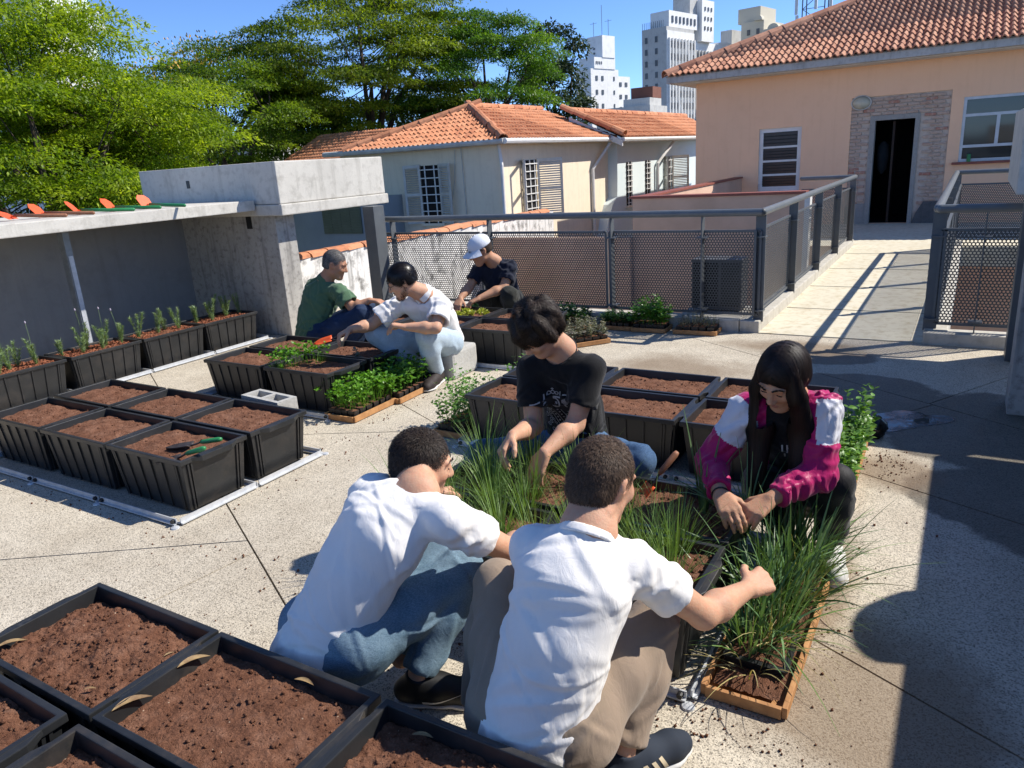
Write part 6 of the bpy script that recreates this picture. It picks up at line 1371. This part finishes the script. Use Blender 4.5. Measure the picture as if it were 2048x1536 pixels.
# --- man in white polo
person('polo', 'bearded man in white polo and pale jeans seated on a cement block', 1.12,
    dict(pel=(-3.63,4.80,.33), mid=(-3.59,4.70,.50), chest=(-3.56,4.57,.63), neck=(-3.51,4.46,.745), head=(-3.575,4.305,.872), shR=(-3.745,4.44,.66), shL=(-3.375,4.50,.655), elR=(-3.90,4.27,.525), wrR=(-3.95,4.09,.525), haR=(-3.98,4.03,.505), elL=(-3.33,4.34,.52), wrL=(-3.51,4.21,.545), haL=(-3.585,4.17,.565),
         hipR=(-3.72,4.74,.30), hipL=(-3.54,4.76,.30), knR=(-3.925,4.33,.435), knL=(-3.455,4.37,.455), anR=(-3.72,4.60,.10), anL=(-3.53,4.56,.10)),
    (-.66, -.62, -.42), M['skin_a'], M['polo_white'], M['jean_lt'], sleeve=.70, sleeve_r=(.062, .082), palms=((-.5, -.3, -.4), (.2, 0, -.8)), curls=(1.15, 1.0), seed=51, folds=(80, .005), hem=.06, collar=True, vox=(.0075, .009, .011), headU=(-.1, -.2, 1), hsc=.92, feet=(((-3.49, 4.40, .04), M['shoe_br'], M['sole_wh']), ((-3.72, 4.5, .04), M['shoe_br'], M['sole_wh'])), torso_w=1.04)
# --- man in green polo
person('green', 'greying man in green polo and dark jeans sitting by the concrete column', 1.13,
    dict(pel=(-5.22,4.92,.20), mid=(-5.22,4.97,.40), chest=(-5.16,5.02,.56), neck=(-5.09,5.03,.715), head=(-4.975,5.06,.862), shR=(-4.90,4.99,.625), shL=(-5.27,5.05,.645), elR=(-4.76,5.00,.47), wrR=(-4.62,5.08,.535), haR=(-4.55,5.10,.53), elL=(-5.10,5.26,.48), wrL=(-4.85,5.24,.46), haL=(-4.76,5.22,.43),
         hipR=(-5.12,4.90,.20), hipL=(-5.26,4.98,.20), knR=(-4.68,5.02,.435), knL=(-4.72,5.13,.45), anR=(-4.80,4.93,.10), anL=(-4.82,5.05,.10)),
    (.80, .42, -.40), M['skin_c'], M['green_polo'], M['jean_dark'], sleeve=.72, sleeve_r=(.064, .082), palms=((0, 0, -1), (0, 0, -1)), curls=(.4, .5), seed=61, folds=(80, .006), hem=.07, collar=True, torso_w=1.12, vox=(.0075, .009, .011), headU=(.1, .0, 1), hsc=.95, feet=(((-4.66, 5.0, .04), M['shoe_br'], M['sole_wh']), ((-4.62, 4.88, .04), M['shoe_br'], M['sole_wh'])))
# --- man in navy T-shirt and white cap
person('cap', 'man in white cap and navy T-shirt squatting by the fence', 1.17,
    dict(pel=(-4.10,6.58,.29), mid=(-4.10,6.52,.45), chest=(-4.10,6.47,.57), neck=(-4.09,6.40,.70), head=(-4.155,6.26,.842), shR=(-4.265,6.37,.625), shL=(-3.935,6.45,.64), elR=(-4.31,6.24,.465), wrR=(-4.31,6.06,.385), haR=(-4.30,5.99,.33), elL=(-3.945,6.32,.46), wrL=(-4.09,6.08,.39), haL=(-4.17,6.0,.35),
         hipR=(-4.19,6.55,.26), hipL=(-4.01,6.58,.26), knR=(-4.16,6.27,.35), knL=(-3.86,6.27,.405), anR=(-4.17,6.46,.10), anL=(-3.90,6.46,.10)),
    (-.60, -.66, -.45), M['skin_b'], M['navy'], M['olive_p'], sleeve=.66, palms=((0, 0, -1), (0, 0, -1)), curls=(.6, .6), seed=71, folds=(50, .007), hem=.03, vox=(.0085, .010, .012), headU=(-.15, -.3, 1))

# ------------------------------------------------------------------ hair of the others
P_ = PEOPLE['boy']; rb, fb, ub = P_['fr']; hb, sb = P_['hc'], P_['s']; frb = P_['fr']
def boy_comb(V, N):
    q = in_head(V, hb, frb, sb); a = fb[None]*np.clip(.25+q[:, 1:2]*9, -.5, 1.0)-ub[None]*np.clip(.9-q[:, 2:3]*7, .15, 1)+rb[None]*(np.sign(q[:, 0:1])*.35+.55*np.sin(q[:, 1:2]*55+q[:, 2:3]*40)); return nrm(a)
VQ = hair_cap(hb, frb, sb, .014, -.05, .088, sides=-.045); V, Q = VQ; N = vnormals(V, Q); q = in_head(V, hb, frb, sb)
V = V+N*(.012*np.clip(q[:, 2]*12+.2, 0, 1)+.009*np.sin(q[:, 0]*70+3*np.sin(q[:, 1]*35))+.006*np.sin(q[:, 1]*95+2*np.sin(q[:, 0]*60)))[:, None]*sb
flow_hair('boy', M['h_dark'], (V, Q), 7000, lambda q: .05+.03*(q[:, 1] > .02), 6, .0012, boy_comb, 5, (.0, .010), .010, jitter=.45); brows('boy', M['h_dark']); lips('boy')
P_ = PEOPLE['polo']; VQ = hair_cap(P_['hc'], P_['fr'], P_['s'], .012, -.02, .075); fp = P_['fr']; flow_hair('polo', M['h_black'], VQ, 5000, lambda q: np.where(q[:, 2] > .06, .045, .014), 4, .0012, lambda V, N: np.repeat(nrm(fp[1]-fp[2]*.2)[None], len(V), 0), 6, (.0, .005), .004, jitter=.25); brows('polo', M['h_black'], 1.5); lips('polo'); glasses('polo', M['bolt'])
def beard(key, mat, full=True):
    P_ = PEOPLE[key]; R, F, U = P_['fr']; hc, s = P_['hc'], P_['s']; Rm = np.array([R, F, U]); P = lambda x, y, z_: hc+(R*x+F*y+U*z_)*s; b = SDF()
    b.cap(P(0, .045, -.075), P(0, .064, -.092), .045*s, .034*s, .02); b.ell(P(0, .076, -.100), A3(.026, .022, .022)*s, Rm, .02)
    for q in (-1, 1): b.cap(P(q*.060, .005, -.035), P(q*.048, .025, -.065), .017*s, .024*s, .015); b.cap(P(q*.048, .025, -.065), P(q*.02, .062, -.095), .025*s, .023*s, .015); b.cap(P(q*.006, .094, -.048), P(q*.026, .083, -.060), .008*s, .006*s, .006)
    b.ell(P(0, .09, -.064), A3(.024, .02, .009)*s, Rm, .004, '-'); V, Q = b.mesh(.005*s, 1); rng = np.random.default_rng(4); N = vnormals(V, Q); i = rng.integers(0, len(V), 2600); A_ = Acc(); A_.strips(V[i]-P_['base']-N[i]*.003, N[i]*.6-U*.7+rng.normal(size=(2600, 3))*.3, np.full(2600, .010*s), np.full(2600, .0008*s), np.zeros(2600), rng, 2); obj('beard', A_.mesh('beard'), mat, P_['root'])
beard('polo', M['h_black']); beard('A', M['h_dark'])
P_ = PEOPLE['green']; VQ = hair_cap(P_['hc'], P_['fr'], P_['s'], .003, -.03, .045); fg = P_['fr']; flow_hair('green', M['h_grey'], VQ, 7000, .022, 3, .0010, lambda V, N: np.repeat(nrm(-fg[1]*.5-fg[2]*.8)[None], len(V), 0), 7, (.0, .003), .003, jitter=.3); brows('green', M['h_grey'])
P_ = PEOPLE['cap']; VQ = hair_cap(P_['hc'], P_['fr'], P_['s'], .005, -.02, .05); fcp = P_['fr']; flow_hair('cap', M['h_dark'], VQ, 2500, .012, 2, .0011, lambda V, N: np.repeat(-fcp[2][None], len(V), 0), 8, (.0, .002), .003, jitter=.3); brows('cap', M['h_dark']); lips('cap'); glasses('cap', M['bolt'])
# white cap : crown, visor, button
R, F, U = P_['fr']; Rm = np.array([R, F, U]); hc, s = P_['hc'], P_['s']; P = lambda x, y, z_: hc+(R*x+F*y+U*z_)*s
c = SDF(); c.ell(P(0, -.012, .046), A3(.088, .106, .086)*s, Rm, .01); c.ell(P(0, -.0, -.10), A3(.3, .3, .132)*s, Rm, .006, '-'); c.ell(P(0, -.105, .045), A3(.03, .04, .018)*s, Rm, .004, '-')
mcap = cloth('white_cap_cotton', (.72, .75, .79), (.66, .69, .74))
cp = empty('cap', tuple(hc)); tag(cp, 'white baseball cap on the man at the fence', 'cap'); part('crown', c.mesh(.006*s, 1), mcap, cp, np.array(hc))
vs = []; n = 13
for layer in (0, -.003):
    for i in range(n):
        a = -1.25+2.5*i/(n-1)
        for k in range(4): rr = .088+.075*k/3*math.cos(a*.85); y_ = -.012+(.104+(.072*math.cos(a*.9) if k else 0)*k/3)*math.cos(a); vs.append(Vector(P(rr*math.sin(a)*1.02, y_, .040-.018*k/3-.035*(math.sin(a)**2)*k/3+layer)-hc))
mb = MB(); mb.v = [tuple(v) for v in vs]
for L_ in (0, 1):
    for i in range(n-1):
        for k in range(3): a = L_*n*4+i*4+k; mb.f.append((a, a+1, a+5, a+4))
mb.build('visor', mcap, cp, smooth=True); MB().lathe([(0, .006), (.005, .005), (.007, 0)], 8).build('button', mcap, cp, loc=tuple(np.array(P(0, -.012, .131))-hc))
# girl's long hair : two curtains from a middle parting
P_ = PEOPLE['girl']; R, F, U = P_['fr']; hc, s = P_['hc'], P_['s']; Pg = lambda x, y, z_: hc+(R*x+F*y+U*z_)*s
VQ = hair_cap(hc, P_['fr'], s, .013, -.07, .060, sides=-.10); ch_ = SDF(); J = P_['J']
for q in (-1, 1):
    top = Pg(q*.050, .02, .062); mid_ = Pg(q*.072, .055, -.03); sh = J['chest']+P_['right']*q*.075+A3(0, -.135, .03); end = J['chest']+P_['right']*q*.078+A3(-.005, -.17, -.20)
    ch_.cap(top, mid_, .030*s, .034*s, .03); ch_.cap(mid_, sh, .034*s, .048*s, .03, P_['front'], 1.5); ch_.cap(sh, end, .048*s, .030*s, .03, P_['front'], 1.9)
V1, Q1 = VQ; V2, Q2 = ch_.mesh(.007, 2); V = np.concatenate([V1, V2]); Q = np.concatenate([Q1, Q2+len(V1)])
def girl_comb(V, N):
    q = in_head(V, hc, frg, s); d = R[None]*np.sign(q[:, 0:1])*np.clip(1.2-np.abs(q[:, 0:1])*14, 0, 1)*(q[:, 2:3] > -.03)-A3(0, 0, 1)[None]-F[None]*.15*(q[:, 2:3] > 0); return nrm(d)
frg = P_['fr']; q = in_head(V, hc, frg, s); ok = ~((np.abs(q[:, 0]) < .055) & (q[:, 1] > .03) & (q[:, 2] < .0) & (q[:, 2] > -.14)); kf = ok[Q].all(1); ids = np.cumsum(ok)-1; V = V[ok]; Q = ids[Q[kf]]
flow_hair('girl', M['h_red'], (V, Q), 9000, lambda q: np.where(q[:, 2] > .02, .14, .22), 9, .0011, girl_comb, 12, (.0, .004), .0, jitter=.04); brows('girl', M['h_black']); lips('girl')
mb = MB(); mb.tube([Vector(J['neck']+A3(math.cos(a)*.055, -.035+math.sin(a)*.05, .012+.02*math.sin(a))-P_['base']) for a in np.linspace(3.4, 6.0, 12)], .0022, 6); mb.build('necklace', M['galv'], P_['root'])
# jacket : white panels on shoulders and upper sleeves, black shirt at the chest
me = P_['shirt'].data; me.materials.append(M['jwhite']); me.materials.append(M['black_tee']); co = np.zeros(len(me.vertices)*3); me.vertices.foreach_get('co', co); co = co.reshape(-1, 3)+P_['base']
fi = np.array([list(p.vertices) for p in me.polygons]); cen = co[fi].mean(1); mi = np.zeros(len(cen), int)
for q in 'LR':
    a, b = J['sh'+q], J['el'+q]; d = b-a; t = (cen-a) @ d/(d @ d); dist = np.linalg.norm(cen-a-np.clip(t, 0, 1)[:, None]*d, axis=1); lat = (cen-J['neck']) @ P_['right']*(1 if q == 'R' else -1)
    mi[(t > -.05+.12*np.sin((cen @ P_['front'])*18)) & (t < .42+.9*((cen-a) @ P_['front'])) & (dist < .085) & (lat > .10)] = 1
cx = (cen-J['chest']) @ P_['right']; cf = (cen-J['chest']) @ P_['front']; 
away = np.ones(len(cen), bool)
for a, b in (('shL', 'elL'), ('elL', 'wrL'), ('shR', 'elR'), ('elR', 'wrR')):
    d = J[b]-J[a]; t = np.clip((cen-J[a]) @ d/(d @ d), 0, 1); away &= np.linalg.norm(cen-J[a]-t[:, None]*d, axis=1) > .078
mi[(np.abs(cx) < .075) & (cf > .02) & away] = 2
me.polygons.foreach_set('material_index', mi.astype(np.int32)); me.update()
def bvh_of(o):
    from mathutils.bvhtree import BVHTree
    me = o.data; return BVHTree.FromPolygons([v.co.copy() for v in me.vertices], [list(p.vertices) for p in me.polygons])
def decal(key, name, polys, origin, ux, uy, mat, depth, off=.0025, src='shirt', near=.12):
    """flat 2-D shapes laid onto the shirt by projecting along -depth"""
    P_ = PEOPLE[key]; bv = bvh_of(P_[src]); o = Vector(np.array(origin)-P_['base']); ux, uy, dz = Vector(ux).normalized(), Vector(uy).normalized(), Vector(depth).normalized(); bm = bmesh.new()
    for poly in polys:
        f = bm.faces.new([bm.verts.new((x, y, 0)) for x, y in poly])
    bmesh.ops.triangulate(bm, faces=bm.faces[:])
    for _ in range(2): bmesh.ops.subdivide_edges(bm, edges=[e for e in bm.edges if e.calc_length() > .018], cuts=1)
    bmesh.ops.triangulate(bm, faces=bm.faces[:])
    for v in bm.verts:
        p = o+ux*v.co.x+uy*v.co.y; hit = bv.ray_cast(p+dz*near, -dz)
        v.co = (hit[0]+dz*off) if hit[0] is not None else p
    me = bpy.data.meshes.new(name); bm.to_mesh(me); bm.free(); return obj(name, me, mat, P_[src])
def ringp(cx, cy_, r0, r1, n=14, a0=0, a1=6.2832, sy_=1):
    out = []
    for i in range(n):
        a, b = a0+(a1-a0)*i/n, a0+(a1-a0)*(i+1)/n; out.append([(cx+r0*math.cos(a), cy_+r0*sy_*math.sin(a)), (cx+r1*math.cos(a), cy_+r1*sy_*math.sin(a)), (cx+r1*math.cos(b), cy_+r1*sy_*math.sin(b)), (cx+r0*math.cos(b), cy_+r0*sy_*math.sin(b))])
    return out
def line2(pts, w_):
    out = []
    for (x0, y0), (x1, y1) in zip(pts[:-1], pts[1:]):
        L_ = math.hypot(x1-x0, y1-y0) or 1; nx, ny = -(y1-y0)/L_*w_/2, (x1-x0)/L_*w_/2; out.append([(x0+nx, y0+ny), (x0-nx, y0-ny), (x1-nx, y1-ny), (x1+nx, y1+ny)])
    return out
# skull king print on the boy's shirt
M['print'] = pm('grey_shirt_print', (.42, .42, .43), (.30, .30, .31), 90, .9); M['print_d'] = pm('dark_print_ground', (.03, .03, .033), rough=.9)
J = PEOPLE['boy']['J']; rt = PEOPLE['boy']['right']; upb = PEOPLE['boy']['up']; fb_ = PEOPLE['boy']['front']; org = J['chest']+fb_*.08-upb*.035+rt*.035; ux, uy = -rt, upb
g = [[(-.078, -.055), (.078, -.055), (.085, .050), (-.085, .050)]]; decal('boy', 'print_ground', g, org, ux, uy, M['print_d'], fb_, .002, near=.14)
pr_ = line2([(-.088, .052), (-.078, -.058), (-.05, -.062)], .005)+line2([(.05, -.062), (.078, -.058), (.088, .052), (.045, .052)], .005)+line2([(-.088, .052), (-.045, .052)], .005)
pr_ += [[(-.062, -.005), (-.074, -.022), (-.062, -.028), (-.050, -.022)], [(-.062, .036), (-.075, .0), (-.062, -.012), (-.049, .0)], [(-.064, -.025), (-.060, -.025), (-.057, -.040), (-.067, -.040)]]   # spade
pr_ += ringp(0, .0, .022, .029, 16, 0, 6.2832, 1.15)+ringp(-.010, .004, .0, .0065, 8)+ringp(.010, .004, .0, .0065, 8)                                  # skull
pr_ += [[(-.003, -.012), (.003, -.012), (0, -.003)]]+[[(-.015+i*.006, -.030), (-.011+i*.006, -.030), (-.011+i*.006, -.018), (-.015+i*.006, -.018)] for i in range(6)]
pr_ += line2([(-.032, .036), (.032, .036)], .008)+line2([(-.032, .044), (-.036, .068)], .004)+line2([(.032, .044), (.036, .068)], .004)+ringp(-.018, .058, .006, .010, 10)+ringp(0, .062, .007, .011, 10)+ringp(.018, .058, .006, .010, 10)+line2([(0, .072), (0, .086)], .004)+line2([(-.007, .08), (.007, .08)], .004)   # crown
for k in range(5): pr_ += line2([(.040+k*.006, .010), (.042+k*.006, .036-abs(k-2)*.004)], .0042)                                                          # bony hand
pr_ += line2([(.038, .008), (.068, .006)], .004)+line2([(.044, .002), (.064, -.002)], .004)+line2([(.050, -.004), (.056, -.030)], .007)
for k in range(9): pr_ += ringp(-.030+k*.008, -.060-k*.017, .0, .0055, 8)+ringp(.004+k*.007, -.052-k*.017, .0, .0045, 8)                                  # beaded sashes
pr_ += line2([(-.045, -.060), (.030, -.215)], .0035)+line2([(-.018, -.055), (.052, -.20)], .0035)+line2([(.02, -.05), (.075, -.17)], .0035)
for k in range(7): pr_ += ringp(-.050+.012*math.sin(k*2.3), -.075-k*.020, .006, .0095, 9)+ringp(.050+.010*math.cos(k*1.9), -.070-k*.018, .005, .0085, 9)
for k in range(6): pr_ += line2([(-.06+.01*k, -.10-.016*k), (-.035+.012*k, -.118-.016*k)], .003)
decal('boy', 'print', pr_, org, ux, uy, M['print'], fb_, .0035, near=.14)
# lettering on the girl's black shirt
M['letter'] = pm('white_letter_print', (.60, .60, .60), rough=.8); J = PEOPLE['girl']['J']; rt = PEOPLE['girl']['right']; upb = PEOPLE['girl']['up']; fg_ = PEOPLE['girl']['front']
let = line2([(-.030, .0), (-.030, .034)], .006)+line2([(-.012, .0), (-.012, .034)], .006)+line2([(-.012, .031), (.006, .031)], .006)+line2([(-.012, .018), (.003, .018)], .006)+ringp(.023, .017, .006, .0115, 14, 0, 6.2832, 1.5)
let += line2([(-.022, -.048), (-.022, -.018)], .006)+ringp(.008, -.026, .004, .0105, 12)+line2([(.0165, -.028), (.012, -.050), (.002, -.051)], .006)
decal('girl', 'shirt_lettering', let, J['chest']+fg_*.1-upb*.02+rt*-.01, -rt, upb, M['letter'], fg_, .003, near=.05)
# drawstring, bracelet
mb = MB(); q = J['chest']-rt*.135+fg_*.13; mb.tube([Vector(q+A3(0, 0, .04)-PEOPLE['girl']['base']), Vector(q+A3(.004, -.01, -.10)-PEOPLE['girl']['base']), Vector(q+A3(.002, -.015, -.19)-PEOPLE['girl']['base'])], .0022, 6); mb.build('drawstring', M['jwhite'], PEOPLE['girl']['root'])
w0 = J['wrR']-.0*J['elR']; dd = nrm(J['wrR']-J['elR']); a_, b_, c_ = frame3(dd, (0, 0, 1)); MB().tube([Vector(J['wrR']+(a_*math.cos(t)+c_*math.sin(t))*.031-PEOPLE['girl']['base']) for t in np.linspace(0, 6.2832, 15)], .003, 6, cap=False).build('bracelet', M['bolt'], PEOPLE['girl']['root'])
# shoe marks of the two near men
def shoe_marks(key, an, toe, kind):
    P_ = PEOPLE[key]; d = np.array(toe)-np.array(an); d[2] = 0; d = nrm(d); side = np.cross(d, A3(0, 0, 1)); heel = np.array([an[0], an[1], 0])-d*.045*P_['s']; s = P_['s']; mb = MB()
    shs = [o for o in P_['root'].children if o.name.startswith('shoe')]; 
    from mathutils.bvhtree import BVHTree
    bv = bvh_of(shs[0])
    def prj(u, z_):
        p = Vector(heel+d*u*s+A3(0, 0, z_*s)-P_['base']); h_ = bv.ray_cast(p+Vector(side)*.2, -Vector(side)); return (h_[0]+Vector(side)*.002) if h_[0] is not None else p+Vector(side)*.045
    if kind == 'stripes':
        for k in range(3):
            u = .100+k*.028; nn = 8
            for i in range(nn):
                a_, b_ = i/nn, (i+1)/nn; z0, z1 = .024+.052*a_, .024+.052*b_; mb.add([prj(u-.028*a_, z0), prj(u-.028*a_+.014, z0), prj(u-.028*b_+.014, z1), prj(u-.028*b_, z1)], [(0, 1, 2, 3)])
        mb.build('side_stripes', M['stripe'], shs[0]); lc = MB()
        for k in range(5): q = heel+d*(.135+k*.017)*s+A3(0, 0, (.100-.009*k)*s)-P_['base']; lc.tube([Vector(q-side*.022*s+A3(0, 0, -.008)), Vector(q+A3(0, 0, .003)), Vector(q+side*.022*s+A3(0, 0, -.008))], .0028, 6)
        lc.build('laces', M['stripe'], shs[0])
    else:
        n = 10; top = []; bot = []
        for i in range(n): t = i/(n-1); top.append(prj(.06+.15*t, .045+.028*t**2.2)); bot.append(prj(.06+.15*t, .030+.012*math.sin(t*1.6)+.03*t**2.0))
        mb.add(top+bot, [(i, i+1, n+i+1, n+i) for i in range(n-1)]); mb.build('side_mark', M['sole_wh'], shs[0])
shoe_marks('B', (-.675, 1.55, .1), (-.585, 1.70, .04), 'stripes'); shoe_marks('A', (-1.385, 1.545, .1), (-1.24, 1.62, .04), 'tick')
# tools in hands
hand_trowel(-4.02, 4.02, .485, (.5, -.25, .46), M['wood_handle'], M['orange_tool'], 'orange trowel held by the man in white polo')
